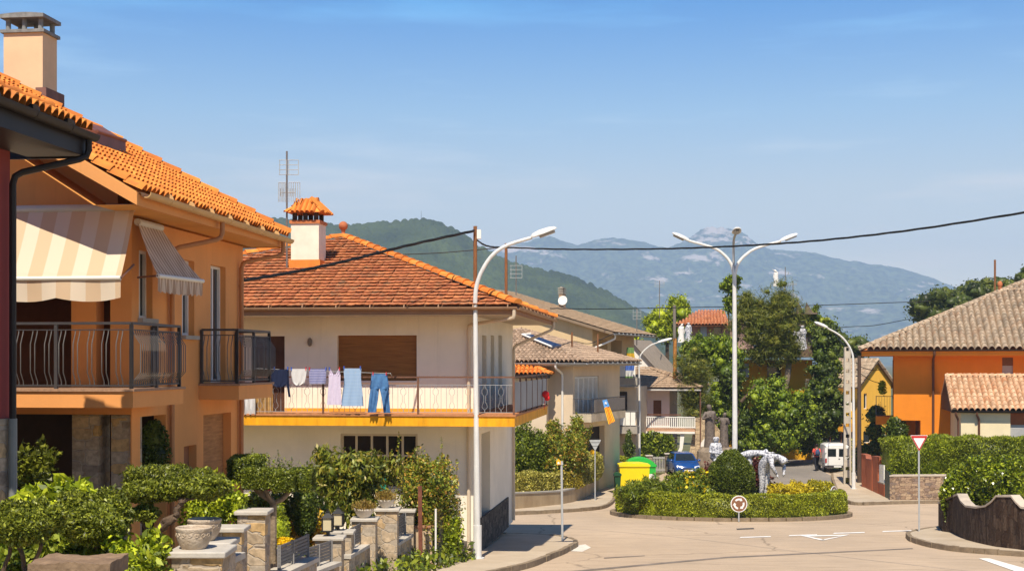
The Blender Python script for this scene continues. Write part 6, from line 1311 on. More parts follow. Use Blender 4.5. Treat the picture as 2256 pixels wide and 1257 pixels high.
h = J['hed']; fb.ball((h.x, h.y - .105, h.z - .02), .016, 6, (.8, 1.2, 1.4)).ball((h.x - .1, h.y, h.z - .02), .025, 6, (.5, .8, 1.3)).ball((h.x + .1, h.y, h.z - .02), .025, 6, (.5, .8, 1.3)).box(h.x - .025, h.x + .025, h.y - .1, h.y - .085, h.z - .075, h.z - .065)
for s in (-1, 1): fb.ball((h.x + s * .036, h.y - .092, h.z + .012), .012, 6)
L(fb, 'face', SKINM, bo)
L(MB().ball((h.x, h.y + .015, h.z + .035), .112, 14, (1, 1.05, .95)), 'hair', M('dark_hair', (.012, .008, .006), var=.2, rough=.6), t)
SH = M('coral_shirt', (.72, .10, .075), var=.08, scale=8); TR = M('dark_trousers', (.012, .013, .02), var=.2, scale=6)
b = MB().tube([J['pel'] + Vector((0, 0, -.03)), J['spi'], J['che'], J['nek'] + Vector((0, 0, -.06))], [.165, .155, .178, .10], 14); 
for s, e in (('sl', 'el'), ('sr', 'er')): b.tube([J['che'].lerp(J[s], .6), J[s], J[s].lerp(J[e], .7)], [.09, .082, .068], 10)
L(b, 'shirt', SH, t); b = MB().tube([J['pel'] + Vector((0, 0, .08)), J['pel'] + Vector((0, 0, -.06))], [.168, .16], 14)
for q in 'lr': b.tube([J['pel'].lerp(J['h' + q], .6) + Vector((0, 0, .02)), J['h' + q] + Vector((0, 0, -.04)), J['k' + q], J['a' + q] + Vector((0, 0, -.01))], [.11, .112, .08, .065], 12)
L(b, 'trousers', TR, t)
for q in 'lr': L(MB().tube([J['a' + q] + Vector((0, .05, -.05)), J['a' + q].lerp(J['t' + q], .5), J['t' + q] + Vector((0, -.03, 0))], [.045, .05, .035], 8), 'shoe', M('dark_shoe', (.02, .02, .02)), t)
rk = thing('rucksack', 'blue rucksack on the back of the walking person', 'rucksack', t.location, R(184)); c = J['che']
L(MB().ball((c.x, c.y + .24, c.z - .12), .2, 14, (.8, .55, 1.15)), 'bag', M('blue_canvas', (.05, .08, .16), var=.15, scale=8), rk); L(MB().ball((c.x, c.y + .33, c.z - .2), .12, 10, (.9, .5, .8)), 'pocket', M('dark_blue_canvas', (.03, .045, .09)), rk)
for s in (-1, 1): L(MB().tube(smooth_poly([(c.x + s * .1, c.y + .15, c.z + .08), (c.x + s * .11, c.y + .02, c.z + .17), (c.x + s * .12, c.y - .17, c.z + .05), (c.x + s * .13, c.y - .1, c.z - .22), (c.x + s * .12, c.y + .15, c.z - .26)], 5), .018, 6), 'strap', M('strap_black', (.02, .02, .02)), rk)
BRZ = M('dark_bronze', (.15, .12, .10), var=.5, scale=9, bump=1, bscale=18, rough=.6); MOS = M('white_mosaic', (.66, .65, .66), var=.2, scale=14, col2=(.12, .13, .18), bump=1, bscale=20, lo=.40, hi=.54, rough=.5)
p = P(1578, HY, 90.5); zb_ = P(0, 985, 90.5).z; t = thing('bronze_sculpture', 'dark bronze group of two standing draped figures on a rock', 'sculpture', (p.x, 90.5, G(90.5)))
L(MB().lathe((0, 0, 0), [(1.4, 0), (1.3, 1.2), (1.0, 1.5), (.7, zb_ - G(90.5))], 9), 'rock_base', M('sculpture_rock', (.24, .19, .14), var=.4, scale=3, bump=1, bscale=6), t)
z0 = zb_ - G(90.5) - .1
for dx, k, pz in ((-.42, 1.72, dict(wl=(-.05, -.25, 1.25), el=(-.3, -.1, 1.15), wr=(.3, -.2, 1.2), hed=(-.05, -.03, 1.64), top=(-.06, .02, 1.72))), (.52, 1.42, dict(wr=(.1, -.2, 1.3), wl=(-.4, -.15, 1.25), el=(-.32, .0, 1.2), hed=(.05, -.05, 1.63)))):
    o, J = figure('figure', t, pz, BRZ, k, (dx, 0, z0), 0, 1.15)
    dr = MB().tube([J['che'] + Vector((0, 0, -.1)), J['pel'], J['pel'] + Vector((0, 0, -.5 * k)), Vector((J['pel'].x, J['pel'].y, z0))], [.2 * k, .19 * k, .2 * k, .24 * k], 11); L(dr, 'robe', BRZ, t)
# white mosaic figures on the roundabout
D = 61
def mosaic(label, px, py_foot, D, pose, k, rz, rad=1.1):
    q = P(px, py_foot, D); t = thing('mosaic_sculpture', label, 'sculpture', (q.x, D, G(D)), 0, 'white mosaic sculptures on the roundabout'); zf = q.z - G(D)
    L(MB().lathe((0, 0, 0), [(.35, 0), (.3, zf * .5), (.22, zf)], 9), 'plinth', MOS, t); figure('figure', t, pose, MOS, k, (0, 0, zf - k * min(pose.get('al', (0, 0, .04))[2], .3) + .03), rz, rad); return t
mosaic('white mosaic figure sitting left of the clipped conical bush', 1577, 1046, 60.5, dict(kl=(-.15, -.35, .75), al=(-.15, -.35, .3), tl=(-.15, -.48, .26), kr=(.15, -.35, .75), ar=(.15, -.3, .3), tr=(.15, -.45, .26), wl=(-.1, -.4, 1.1), wr=(.25, -.4, 1.0)), 1.2, 25, 1.45)
mosaic('white mosaic figure bowing with its head down right of the conical bush', 1683, 1098, 59, dict(spi=(-.05, -.12, 1.12), che=(.0, -.34, 1.24), nek=(.08, -.48, 1.24), chi=(.12, -.56, 1.2), hed=(.14, -.62, 1.12), top=(.15, -.66, 1.06), sl=(-.16, -.36, 1.28), sr=(.18, -.36, 1.25), el=(-.25, -.5, 1.0), wl=(-.1, -.55, .75), er=(.3, -.5, 1.0), wr=(.15, -.6, .8)), 1.5, 40, 1.5)
q = P(1655, 1000, 61); t = thing('mosaic_sculpture', 'white mosaic figure stretched out flat in the air above the flower bed', 'sculpture', (q.x, 61, G(61)), 0, 'white mosaic sculptures on the roundabout'); zf = q.z - G(61)
fly = dict(pel=(-.15, 0, 0), spi=(.05, 0, .03), che=(.3, 0, .05), nek=(.46, 0, .08), chi=(.53, 0, .06), hed=(.62, 0, .1), top=(.7, 0, .12), sl=(.34, -.16, .05), el=(.58, -.22, -.03), wl=(.82, -.2, 0), sr=(.34, .16, .05), er=(.6, .2, .02), wr=(.85, .16, .05), hl=(-.2, -.09, 0), kl=(-.6, -.1, -.05), al=(-1.0, -.1, .03), tl=(-1.12, -.1, .03), hr=(-.2, .09, 0), kr=(-.6, .1, -.1), ar=(-.95, .1, -.2), tr=(-1.08, .1, -.22))
figure('figure', t, fly, MOS, 1.1, (0, 0, zf), 0, 1.6); L(MB().lathe((-.1, 0, 0), [(.3, 0), (.2, zf * .6), (.1, zf)], 8), 'plinth', MOS, t)
# sculptures on the villa
def perch(label, px, D, yb, yt, pose={}, rad=1.3, robe=True, mat=MOS):
    q = P(px, yb, D); t = thing('villa_sculpture', label, 'sculpture', q, 0, 'white sculptures on the villa'); k = (P(0, yt, D).z - q.z) / 1.75
    o, J = figure('figure', t, pose, mat, k, (0, 0, 0), 0, rad)
    if robe: L(MB().tube([J['che'], J['pel'], Vector((0, 0, .5 * k)), Vector((0, 0, 0))], [.2 * k, .22 * k, .26 * k, .34 * k], 10), 'robe', mat, t)
WST = M('pale_stucco_sculpture', (.74, .71, .66), var=.12, scale=9, bump=.8, bscale=14)
perch('white robed statue under the left corner of the pavilion roof', 1517, 101, 752, 709, rad=1.5); perch('white statue leaning beside the villa flue pipe', 1501, 101.5, 754, 712, dict(hed=(.1, 0, 1.64)), 1.7, True, WST)
perch('white and blue mosaic statue with crossed arms on the villa terrace', 1768, 100, 770, 715, dict(wl=(.1, -.25, 1.15), wr=(-.1, -.25, 1.1)), 1.6); perch('smaller white mosaic statue beside the crossed arm statue', 1754, 100, 769, 722, dict(wl=(-.1, -.25, 1.2)), 1.6)
perch('white winged statue on the top of the villa', 1710, 103, 630, 594, dict(top=(-.2, 0, 1.75), hed=(-.15, 0, 1.66), wr=(-.3, 0, 1.75), er=(.0, 0, 1.6)), 1.6, True, WST)
# ------------------------------------------------------------------ laundry, flag
def cloth(name, label, fr, y, pieces, mat, cat='garment', pegs=(), wave=.012, group='laundry on the balcony line', th=.012):
    """hanging cloth from outline rows (py, pxl, pxr); several pieces make one garment"""
    b = MB(); x0, z0 = fr.y(pieces[0][0][1], pieces[0][0][0], y); t = thing(name, label, cat, fr.w(x0, y, z0), -fr.a, group); ph = random.random() * 6
    for rows in pieces:
        rr = []
        for i in range(len(rows) - 1):
            for k in range(4): f = k / 4; rr.append([rows[i][q] * (1 - f) + rows[i + 1][q] * f for q in range(3)])
        rr.append(list(rows[-1])); n = 13; vs = []
        for side in (0, 1):
            for j, (py, a, c) in enumerate(rr):
                for i in range(n):
                    u = i / (n - 1); x, z = fr.y(a + (c - a) * u, py, y); amp = wave * (.4 + 1.6 * j / len(rr)); vs.append((x - x0, (amp * math.sin(u * 15 + ph + j * .25) + amp * .6 * math.sin(u * 31 + ph * 2)) + side * th, z - z0))
        m = len(rr); fs = []
        for side in (0, 1): o_ = side * m * n; fs += [(o_ + j * n + i, o_ + j * n + i + 1, o_ + (j + 1) * n + i + 1, o_ + (j + 1) * n + i)[::1 if side == 0 else -1] for j in range(m - 1) for i in range(n - 1)]
        ring = [i for i in range(n)] + [j * n + n - 1 for j in range(1, m)] + [(m - 1) * n + i for i in range(n - 2, -1, -1)] + [j * n for j in range(m - 2, 0, -1)]
        fs += [(ring[k], ring[(k + 1) % len(ring)], ring[(k + 1) % len(ring)] + m * n, ring[k] + m * n) for k in range(len(ring))]
        b.add(vs, fs)
    L(b, 'fabric', mat, t, smooth=80)
    for px, py, col in pegs: x, z = fr.y(px, py, y); L(MB().box(x - x0 - .011, x - x0 + .011, -.02, .03, z - z0 - .04, z - z0 + .05), 'peg', M('peg_' + col, dict(red=(.6, .03, .03), blue=(.05, .12, .5))[col], var=.02), t)
    return t
def striped(name, c1, c2, n_, ax='Z'):
    return stripes(name, [c1, c2], n_, ax)
yl = -1.48
cloth('sweater', 'navy sweater hanging by its hem, sleeves down', fc, yl, [[(813, 601, 635), (835, 599, 634), (848, 603, 630), (852, 610, 624)], [(813, 627, 636), (845, 631, 637), (874, 636, 640)], [(815, 597, 604), (845, 597, 601), (873, 596, 600)]], M('navy_knit', (.008, .014, .045), var=.15, scale=20), pegs=[(604, 811, 'blue'), (634, 811, 'blue')])
cloth('t_shirt', 'plain grey white t-shirt hanging upside down', fc, yl, [[(812, 641, 676), (830, 642, 674), (843, 645, 671), (848, 652, 662)]], M('pale_grey_cotton', (.62, .60, .58), var=.06, scale=15), pegs=[(642, 812, 'blue'), (674, 812, 'red')])
cloth('t_shirt', 'blue and white striped t-shirt hanging upside down', fc, yl, [[(812, 681, 719), (832, 681, 718), (845, 682, 716)]], striped('blue_stripes', (.50, .50, .68), (.16, .17, .42), 22), pegs=[(682, 812, 'red'), (718, 812, 'blue')])
cloth('slip_dress', 'pale lilac sleeveless dress hanging by its straps', fc, yl, [[(824, 724, 750), (840, 724, 750), (860, 722, 751), (891, 720, 753)], [(812, 725, 728), (826, 725, 736)], [(812, 746, 749), (826, 738, 749)]], M('lilac_cotton', (.62, .54, .68), var=.06, scale=10), pegs=[(726, 812, 'blue'), (748, 812, 'red')])
cloth('strapless_dress', 'light blue finely striped strapless dress', fc, yl, [[(811, 757, 796), (830, 758, 795), (845, 758, 796), (870, 754, 799), (894, 751, 801)]], striped('fine_blue_stripes', (.30, .48, .72), (.48, .62, .80), 26), pegs=[(758, 810, 'blue'), (794, 810, 'blue')])
cloth('jeans', 'faded blue jeans hanging by the waistband', fc, yl, [[(823, 819, 853), (834, 818, 855), (850, 816, 857), (856, 816, 857)], [(855, 816, 835.5), (880, 813, 833), (908, 811, 828)], [(855, 836, 857), (880, 842, 858), (909, 846, 860)]], M('denim', (.10, .25, .48), var=.3, scale=5, col2=(.05, .13, .30)), pegs=[(822, 823, 'red'), (851, 823, 'red')], wave=.02)
cloth('sheet', 'grey white cloth hanging over the rail behind the orange balcony', fc, yo - .02, [[(868, 538, 562), (890, 538, 563), (912, 537, 564)]], MATS['pale_grey_cotton'], 'cloth', wave=.03)
a, c = fc.y(560, 811, yl), fc.y(860, 822, yl); b = MB().tube([fc.w(a[0], yl + .01, a[1]), fc.w((a[0] + c[0]) / 2, yl + .01, (a[1] + c[1]) / 2 - .01), fc.w(c[0], yl + .01, c[1])], .006, 5)
for q in (a, fc.y(712, 815, yl), c): b.tube([fc.w(q[0], yl + .01, q[1]), fc.w(q[0], yo + .05, q[1] - .02 if q is not c else q[1] - .08)], .012, 5)
tag(b.build('clothes_line', GALV), 'thin clothes line on brackets outside the cream house balcony', 'clothes line')
# flag over the railing of the shuttered house: yellow and red bars with a blue triangle and white star
q0, q1, q2, q3 = P(1327, 881, 70.5), P(1337, 879, 70.8), P(1355, 927, 70.5), P(1341, 934, 70.2)
t = thing('flag', 'yellow and red striped flag with a blue triangle hanging over the balcony rail', 'flag', q0); m_ = []
def fq_(u, v): return q0.lerp(q1, u).lerp(q3.lerp(q2, u), v) + Vector((0, .05 * math.sin(u * 9 + v * 3), 0))
FY, FR, FB = M('flag_yellow', (.85, .50, .01), var=.03), M('flag_red', (.65, .06, .02), var=.03), M('flag_blue', (.10, .30, .62), var=.03)
for nme, mat, lo in (('yellow_bars', FY, 0), ('red_bars', FR, 1)):
    b = MB()
    for k in range(lo, 9, 2):
        for j in range(10): 
            if (j + .5) / 10 > .32: u0, u1, v0, v1 = k / 9, (k + 1) / 9, j / 10, (j + 1) / 10; b.quad(fq_(u0, v0), fq_(u1, v0), fq_(u1, v1), fq_(u0, v1))
    b.build(nme, mat, t)
b = MB()
for j in range(4): v0, v1 = j * .08, (j + 1) * .08; b.quad(fq_(0, v0), fq_(1, v0), fq_(1, v1), fq_(0, v1))
o = b.build('blue_triangle', FB, t); c = fq_(.5, .14) + Vector((0, -.03, 0)); MB().add([c + Vector((math.sin(k * math.pi / 5), 0, math.cos(k * math.pi / 5))) * (.1 if k % 2 == 0 else .04) for k in range(10)], [tuple(range(10))]).build('white_star', SWHITE, o)
cloth('banner', 'white, blue and yellow banner hanging from the slatted balcony', Frame(1390, 86, 14), 0, [[(765, 1381, 1396), (790, 1379, 1399), (812, 1378, 1397), (832, 1377, 1393)]], stripes('banner_patches', [(.75, .74, .72), (.10, .20, .55), (.76, .75, .72), (.70, .45, .03), (.2, .35, .12)], .55, 'Z'), 'banner', wave=.06, group=None)
q = P(1202, 868, 44); tag(MB().ball(q, .12, 8).ball(q + Vector((.05, 0, -.12)), .09, 8).tube([q, q - Vector((.05, 0, .5))], .01, 5).build('red_geranium', M('red_petal', (.7, .02, .02), var=.2)), 'red geranium flower at the far end of the cream house balcony', 'flower')
# ------------------------------------------------------------------ roundabout island and its planting
RX, RY, RR = P(1607, HY, 60).x, 60.0, 5.15
o = sheet('traffic_island', [(RX + RR * math.cos(2 * math.pi * k / 64), RY + RR * math.sin(2 * math.pi * k / 64)) for k in range(64)], .12, M('island_soil', (.20, .14, .08), var=.4, scale=3), kerb=.2)
b = MB(); rr = random.Random(4)
for k in range(44):
    a0, a1 = 2 * math.pi * (k + .04) / 44, 2 * math.pi * (k + .96) / 44; h = .13 + rr.uniform(-.02, .015); q = [(RX + r * math.cos(a), RY + r * math.sin(a)) for r, a in ((RR + .12, a0), (RR + .12, a1), (RR - .06, a1), (RR - .06, a0))]
    b.prism([(x, y, G(y) - .1) for x, y in q], (0, 0, h + .1))
b.build('kerb', KERB)['kind'] = 'structure'
def ring_hedge():
    lf = Leafy(); n_ = 80000; th = rng.random(n_) * 2 * math.pi; u = rng.random(n_); ro, ri, h = 4.98, 4.2, .92
    per = np.array([h, ro - ri, h * .8]); c = np.cumsum(per) / per.sum(); r = np.where(u < c[0], ro, np.where(u < c[1], ri + (ro - ri) * rng.random(n_), ri)); z = np.where(u < c[0], h * rng.random(n_), np.where(u < c[1], h, h * rng.random(n_)))
    lum = lumps(np.stack([np.cos(th) * 5, np.sin(th) * 5, z], 1), 1.6, .05, 3) + rng.normal(size=n_) * .035
    rnd = np.where(z > h - .18, (z - h + .18) ** 2 * 2.2, 0); r = r + np.where(u < c[0], lum - rnd, 0) - np.where(z < .12, .07, 0) * (u < c[0]); z = z + np.where((u >= c[0]) & (u < c[1]), lum * .8, 0)
    y = RY + r * np.sin(th); zz = np.interp(y, GD, GZ) + CZ + .1 + z
    lf.leaves(np.stack([RX + r * np.cos(th), y, zz], 1), .065, aspect=.6, nrm=np.stack([np.cos(th), np.sin(th), np.full(n_, .4)], 1), nb=.7)
    V, Q = [], []
    for k in range(60):
        a = 2 * math.pi * k / 60
        for rad, hh in ((ro - .1, .02), (ro - .1, h - .12), (ri + .08, h - .12), (ri + .08, .02)): yy = RY + rad * math.sin(a); V.append((RX + rad * math.cos(a), yy, G(yy) + .1 + hh))
        for j in range(3): i0 = 4 * k + j; i1 = 4 * ((k + 1) % 60) + j; Q.append((i0, i1, i1 + 1, i0 + 1))
    lf._a(np.array(V), np.array(Q)); return lf
t = ring_hedge().build('round_hedge', F_BOX); tag(t, 'low clipped green hedge ringing the roundabout', 'hedge')
def blobspec(x0, x1, y0, y1, D, dep=.9):
    c = P((x0 + x1) / 2, (y0 + y1) / 2, D); return np.array(c), np.array([(x1 - x0) / 2 * D / F0, (x1 - x0) / 2 * D / F0 * dep, (y1 - y0) / 2 * D / F0])
def bush(name, label, cat, D, blobs, mat, size, dens=900, group=None, aspect=.5, shell=.4, amp=.16, heart=.75, stem=None, extra=(), droop=0, nb=.4, dep=.9, k=3.0, cut=True):
    """shrub from blobs (x0,x1,ytop,ybottom[,D]) in photo pixels at its own depth; foliage and stems are its parts"""
    c0 = P((blobs[0][0] + blobs[0][1]) / 2, HY, D); t = thing(name, label, cat, (c0.x, D, G(D)), 0, group); lf = Leafy()
    for q in blobs:
        d = q[4] if len(q) > 4 else D; c, r = blobspec(*q[:4], d, dep); area = 4 * math.pi * (((r[0] * r[1]) ** 1.6 + (r[0] * r[2]) ** 1.6 + (r[1] * r[2]) ** 1.6) / 3) ** (1 / 1.6)
        lf.blob(c, r, max(60, int(area * dens)), size, shell=shell, amp=amp, heart=heart, aspect=aspect, droop=droop, nb=nb, k=k)
    lf.build('foliage', mat, t)
    if stem:
        for path, r0, r1 in stem:
            pts = smooth_poly([P(*q)[:] for q in path], 4); n_ = len(pts); MB().tube([p + Vector((.02 * math.sin(i * 1.7), .02 * math.cos(i * 2.1), 0)) for i, p in enumerate(pts)], [r0 + (r1 - r0) * i / n_ for i in range(n_)], 8).build('trunk' if r0 > .04 else 'stem', BARK, t)
    for nm_, m2, sz, cnt, blb in extra:
        l2 = Leafy()
        for q in blb:
            d = q[4] if len(q) > 4 else D; c, r = blobspec(*q[:4], d, dep); l2.blob(c, r * 1.04, cnt, sz, shell=.12, amp=amp, heart=0, aspect=.9)
        l2.build(nm_, m2, t)['kind'] = 'stuff'
    return t
# roundabout plants
t = bush('juniper', 'spreading feathery juniper at the left of the roundabout bed', 'shrub', 57.5, [(1364, 1425, 1066, 1112), (1400, 1474, 1054, 1112), (1380, 1450, 1060, 1110, 58.3)], F_MID, .20, 1300, aspect=.16, shell=.5, amp=.22, nb=1.2)
bush('flowering_shrub', 'rounded shrub covered in yellow flowers left of the conical bush', 'shrub', 58.5, [(1462, 1530, 1042, 1112), (1500, 1568, 1036, 1112), (1470, 1560, 1060, 1112, 57.6)], F_MID, .11, 900, extra=[('flowers', F_YELLOW, .14, 230, [(1462, 1530, 1042, 1112), (1500, 1568, 1036, 1112), (1470, 1560, 1060, 1112, 57.6)])])
c, r = blobspec(1562, 1660, 990, 1120, 58.3, 1); t = thing('conical_bush', 'large clipped egg shaped dark green conifer in the middle of the roundabout', 'shrub', (c[0], c[1], G(58.3)))
p_, d_ = blob_pts((0, 0, 0), (1, 1, 1), 26000, .16, .035, 8, 5); zz = p_[:, 2]; w = np.where(zz > 0, np.sqrt(np.clip(1 - (zz * .9) ** 2.2, .02, 1)) / np.sqrt(np.clip(1 - zz ** 2, .02, 1)) * .0 + np.clip(1.06 - .34 * zz ** 2, 0, 1.1), 1.06)
p_[:, 0] *= w; p_[:, 1] *= w; lf = Leafy(); lf.leaves(c + p_ * r, .10, aspect=.35, nrm=d_ + np.array([0, 0, .8]), nb=1.0); lf.heart(c, r * .86, .04); lf.build('foliage', F_THUJA, t)
bush('purple_shrub', 'dark purple leaved shrub right of the conical conifer', 'shrub', 60, [(1654, 1684, 1010, 1065), (1660, 1700, 1035, 1080)], F_PURPLE, .12, 500, heart=.4, amp=.3)
bush('purple_shrub', 'small purple leaved shrub behind the yellow flowering shrub', 'shrub', 61, [(1548, 1572, 1020, 1060)], F_PURPLE, .12, 500, heart=.4, amp=.3)
bush('golden_shrub', 'clipped golden yellow shrub at the right of the roundabout bed', 'shrub', 58.5, [(1690, 1745, 1062, 1112), (1730, 1792, 1060, 1112), (1700, 1780, 1070, 1112, 57.8)], F_GOLD, .10, 1200)
bush('yellow_green_shrub', 'rounded yellow green shrub behind the edge-on roundabout sign', 'shrub', 60, [(1768, 1822, 1056, 1105), (1795, 1842, 1058, 1105)], foliage('yellow_green_leaf', [(0.175, 0.186, 0.013), (0.385, 0.341, 0.019), (0.63, 0.512, 0.039)]), .10, 1000)
bush('dark_filler_shrub', 'low dark green planting between the roundabout bushes', 'shrub', 61, [(1480, 1640, 1070, 1110), (1600, 1780, 1078, 1112)], F_DARK, .12, 500)
# ------------------------------------------------------------------ garden wall and hedges beyond the side street
RENDER = M('stained_render', (.50, .38, .23), var=.25, scale=1.2, stretch=(1, 1, .5), detail=9, bump=.2, bscale=20, col2=(.33, .23, .13))
def wall_run(name, label, pts, th, mat, cap=None, capmat=None, off=0, cat='wall', caph=.07, D_of=None):
    """wall along photo base points (px, ytop, ybase[, D]); its top follows ytop"""
    W3 = []
    for q in pts:
        D = q[3] if len(q) > 3 else GP(q[0], q[2]).y; W3.append((P(q[0], q[1], D), Vector((P(q[0], 0, D).x, D, G(D) + off - .05))))
    t = thing(name, label, cat, W3[0][1]); b = MB(); n_ = len(W3); fr_ = []; nrm = []
    for i in range(n_):
        d = W3[min(i + 1, n_ - 1)][1] - W3[max(i - 1, 0)][1]; d.z = 0; d.normalize(); nv = Vector((-d.y, d.x, 0)); nrm.append(nv if nv.y > 0 or abs(nv.y) < .2 else -nv)
    vs = []
    for (tp, bs), nv in zip(W3, nrm): vs += [bs, tp, tp + nv * th, bs + nv * th]
    b.add(vs, [(4 * i + k, 4 * i + 4 + k, 4 * i + 4 + (k + 1) % 4, 4 * i + (k + 1) % 4) for i in range(n_ - 1) for k in range(4)] + [(0, 1, 2, 3), (4 * n_ - 1, 4 * n_ - 2, 4 * n_ - 3, 4 * n_ - 4)])
    b.build('masonry', mat, t)
    if cap:
        vs = []
        for (tp, bs), nv in zip(W3, nrm): vs += [tp - nv * cap, tp - nv * cap + Vector((0, 0, caph)), tp + nv * (th + cap) + Vector((0, 0, caph)), tp + nv * (th + cap)]
        MB().add(vs, [(4 * i + k, 4 * i + 4 + k, 4 * i + 4 + (k + 1) % 4, 4 * i + (k + 1) % 4) for i in range(n_ - 1) for k in range(4)] + [(0, 1, 2, 3), (4 * n_ - 1, 4 * n_ - 2, 4 * n_ - 3, 4 * n_ - 4)]).build('coping', capmat, t)
    return t
wall_run('garden_wall', 'low curved rendered garden wall under the variegated hedge', [(1000, 1089, 1131), (1121, 1088, 1128), (1180, 1086, 1122), (1236, 1083, 1116), (1262, 1078, 1111), (1284, 1071, 1104), (1300, 1064, 1096), (1324, 1051, 1080)], .3, RENDER, .03, CONC, .13)
wall_run('white_garden_wall', 'white panelled garden wall running up to the shuttered house', [(1325, 1013, 1079), (1334, 1012, 1070), (1343, 1011, 1062)], .2, WHITE, .03, CONC, .13)
wall_run('grey_gate', 'grey metal gate beside the white garden wall', [(1344, 1018, 1060), (1352, 1016, 1055)], .06, GREYM, off=.1, cat='gate')
wd = [(-60, 60)]
def hedge_run(name, label, pts, dep, mat, size, dens, aspect=.5, rough=.06, group=None, inset=.12, nb=.5):
    """clipped hedge along points (px, ytop, ybot, D)"""
    q0 = pts[0]; t = thing(name, label, 'hedge', Vector((P(q0[0], 0, q0[3]).x, q0[3], G(q0[3]))), 0, group); lf = Leafy()
    for a, c in zip(pts[:-1], pts[1:]):
        A0, A1, C0, C1 = [np.array(P(*q)) for q in ((a[0], a[2], a[3]), (a[0], a[1], a[3]), (c[0], c[2], c[3]), (c[0], c[1], c[3]))]; d = C0 - A0; Ln = math.hypot(d[0], d[1]); nv = np.array([-d[1], d[0], 0]) / Ln; nv = nv if nv[1] > 0 else -nv; h = A1[2] - A0[2]
        for what in ('front', 'top', 'back', 'ends'):
            ar = Ln * h if what in ('front', 'back') else Ln * dep if what == 'top' else 2 * dep * h; m_ = int(ar * dens * (.5 if what == 'back' else 1)); u, v, w = rng.random((3, m_, 1))
            if what == 'front': w = w * 0
            elif what == 'back': w = w * 0 + 1
            elif what == 'top': v = v * 0 + 1
            else: u = np.round(u)
            bt = A0 + (C0 - A0) * u; tp = A1 + (C1 - A1) * u; p = bt + (tp - bt) * v + nv * dep * w; outn = -nv if what == 'front' else nv if what == 'back' else np.array([0, 0, 1]) if what == 'top' else d / Ln
            p = p + outn * ((lumps(p, 1.4, rough, 4) + rng.normal(size=m_) * rough * .6)[:, None]); 
            if what == 'front': p = p + nv * (np.clip(v - .9, 0, 1) * 1.5 * .3)
            lf.leaves(p, size, aspect=aspect, nrm=np.repeat((outn + np.array([0, 0, .5]))[None], m_, 0), nb=nb)
        V = []
        for (B, T) in ((A0, A1), (C0, C1)):
            for base, zz in ((B, 0), (T, -inset)):
                for w in (inset, dep - inset): V.append(base + nv * w + np.array([0, 0, zz]))
        lf._a(np.array(V), np.array([(0, 1, 3, 2), (4, 6, 7, 5), (0, 4, 5, 1), (2, 3, 7, 6), (0, 2, 6, 4), (1, 5, 7, 3)]))
    lf.build('foliage', mat, t); return t
hedge_run('variegated_hedge', 'low cream and green variegated hedge on the curved garden wall', [(1060, 1046, 1088, 65.5), (1236, 1042, 1084, 66)], .9, F_VARI, .12, 700)
hedge_run('golden_hedge', 'olive yellow hedge at the bend of the curved garden wall', [(1237, 1041, 1083, 66.1), (1283, 1038, 1072, 67.5)], .9, foliage('olive_yellow_leaf', [(0.158, 0.139, 0.016), (0.315, 0.248, 0.026), (0.49, 0.372, 0.052)]), .11, 700)
hedge_run('variegated_hedge', 'tall variegated hedge hanging over the end of the curved wall', [(1284, 1002, 1070, 67.8), (1325, 1000, 1050, 71.5)], .9, F_VARI, .12, 700)
for k, (a, lb, m_) in enumerate((([(1110, 1185, 935, 1050), (1150, 1215, 945, 1050)], 'dense green garden shrub next to the corner of the cream house', F_MID), ([(1190, 1262, 945, 1050), (1205, 1235, 925, 960)], 'green garden shrub with a pointed sprout in front of the shuttered house', F_REDTIP), ([(1245, 1298, 930, 1040), (1262, 1285, 915, 950)], 'reddish tipped shrub beneath the shuttered balcony', F_REDTIP))):
    bush('garden_shrub', lb, 'shrub', 67.3, a, m_, .13, 700, amp=.2, shell=.5, group='garden shrubs behind the curved wall')
# stone pillars and gates by the blue car
def pillar(label, x0, x1, ytop, D, mat=STONE, cap=True, capm=None, dep=None, name='stone_pillar', group=None, off=0, ybase=None):
    A, C_ = P(x0, ytop, D), P(x1, ytop, D); w = C_.x - A.x; dep = dep or w; t = thing(name, label, 'pillar', ((A.x + C_.x) / 2, D + dep / 2, G(D)), 0, group); h = A.z - G(D)
    L(MB().box(-w / 2, w / 2, -dep / 2, dep / 2, -.1, h - (.07 if cap else 0)), 'masonry', mat, t)
    if cap:
        o = L(MB().box(-w / 2 - .05, w / 2 + .05, -dep / 2 - .05, dep / 2 + .05, h - .07, h), 'capstone', capm or M('grey_capstone', (.46, .42, .36), var=.15, scale=3, bump=.3, bscale=20), t); md = o.modifiers.new('worn_edges', 'BEVEL'); md.width = .015; md.segments = 2
    return t
GRP = 'stone pillars by the blue car'
for x0, x1, yt, D, lb in ((1349, 1358, 1014, 83, 'low rough stone pillar behind the wheelie bin'), (1424, 1437, 1002, 86, 'rough stone pillar right of the green container'), (1466, 1483, 998, 88, 'rough stone pillar at the nose of the blue car')): pillar(lb, x0, x1, yt, D, stone('dark_rough_stone', [(.16, .12, .09), (.24, .19, .14), (.30, .25, .19)], (.2, .16, .12), scale=3.5), name='gate_pillar', group=GRP)
t = world_thing('metal_gate', 'light grey barred gate between two rough stone pillars', 'gate', 1445, 87, None, 0); A, C_ = P(1438, 1005, 87), P(1465, 1005, 87); b = MB(); x = A.x
while x < C_.x: b.box(x, x + .05, 87, 87.04, G(87) + .1, A.z); x += .1
b.box(A.x, C_.x, 86.98, 87.06, A.z - .12, A.z - .05).box(A.x, C_.x, 86.98, 87.06, G(87) + .2, G(87) + .28).build('bars', M('silver_bars', (.40, .38, .35), var=.1), t)
wall_run('low_stone_wall', 'low stone wall between the gate pillars behind the containers', [(1358, 1020, 1070, 84), (1424, 1018, 1060, 86)], .3, MATS['dark_rough_stone'], .02, CONC)
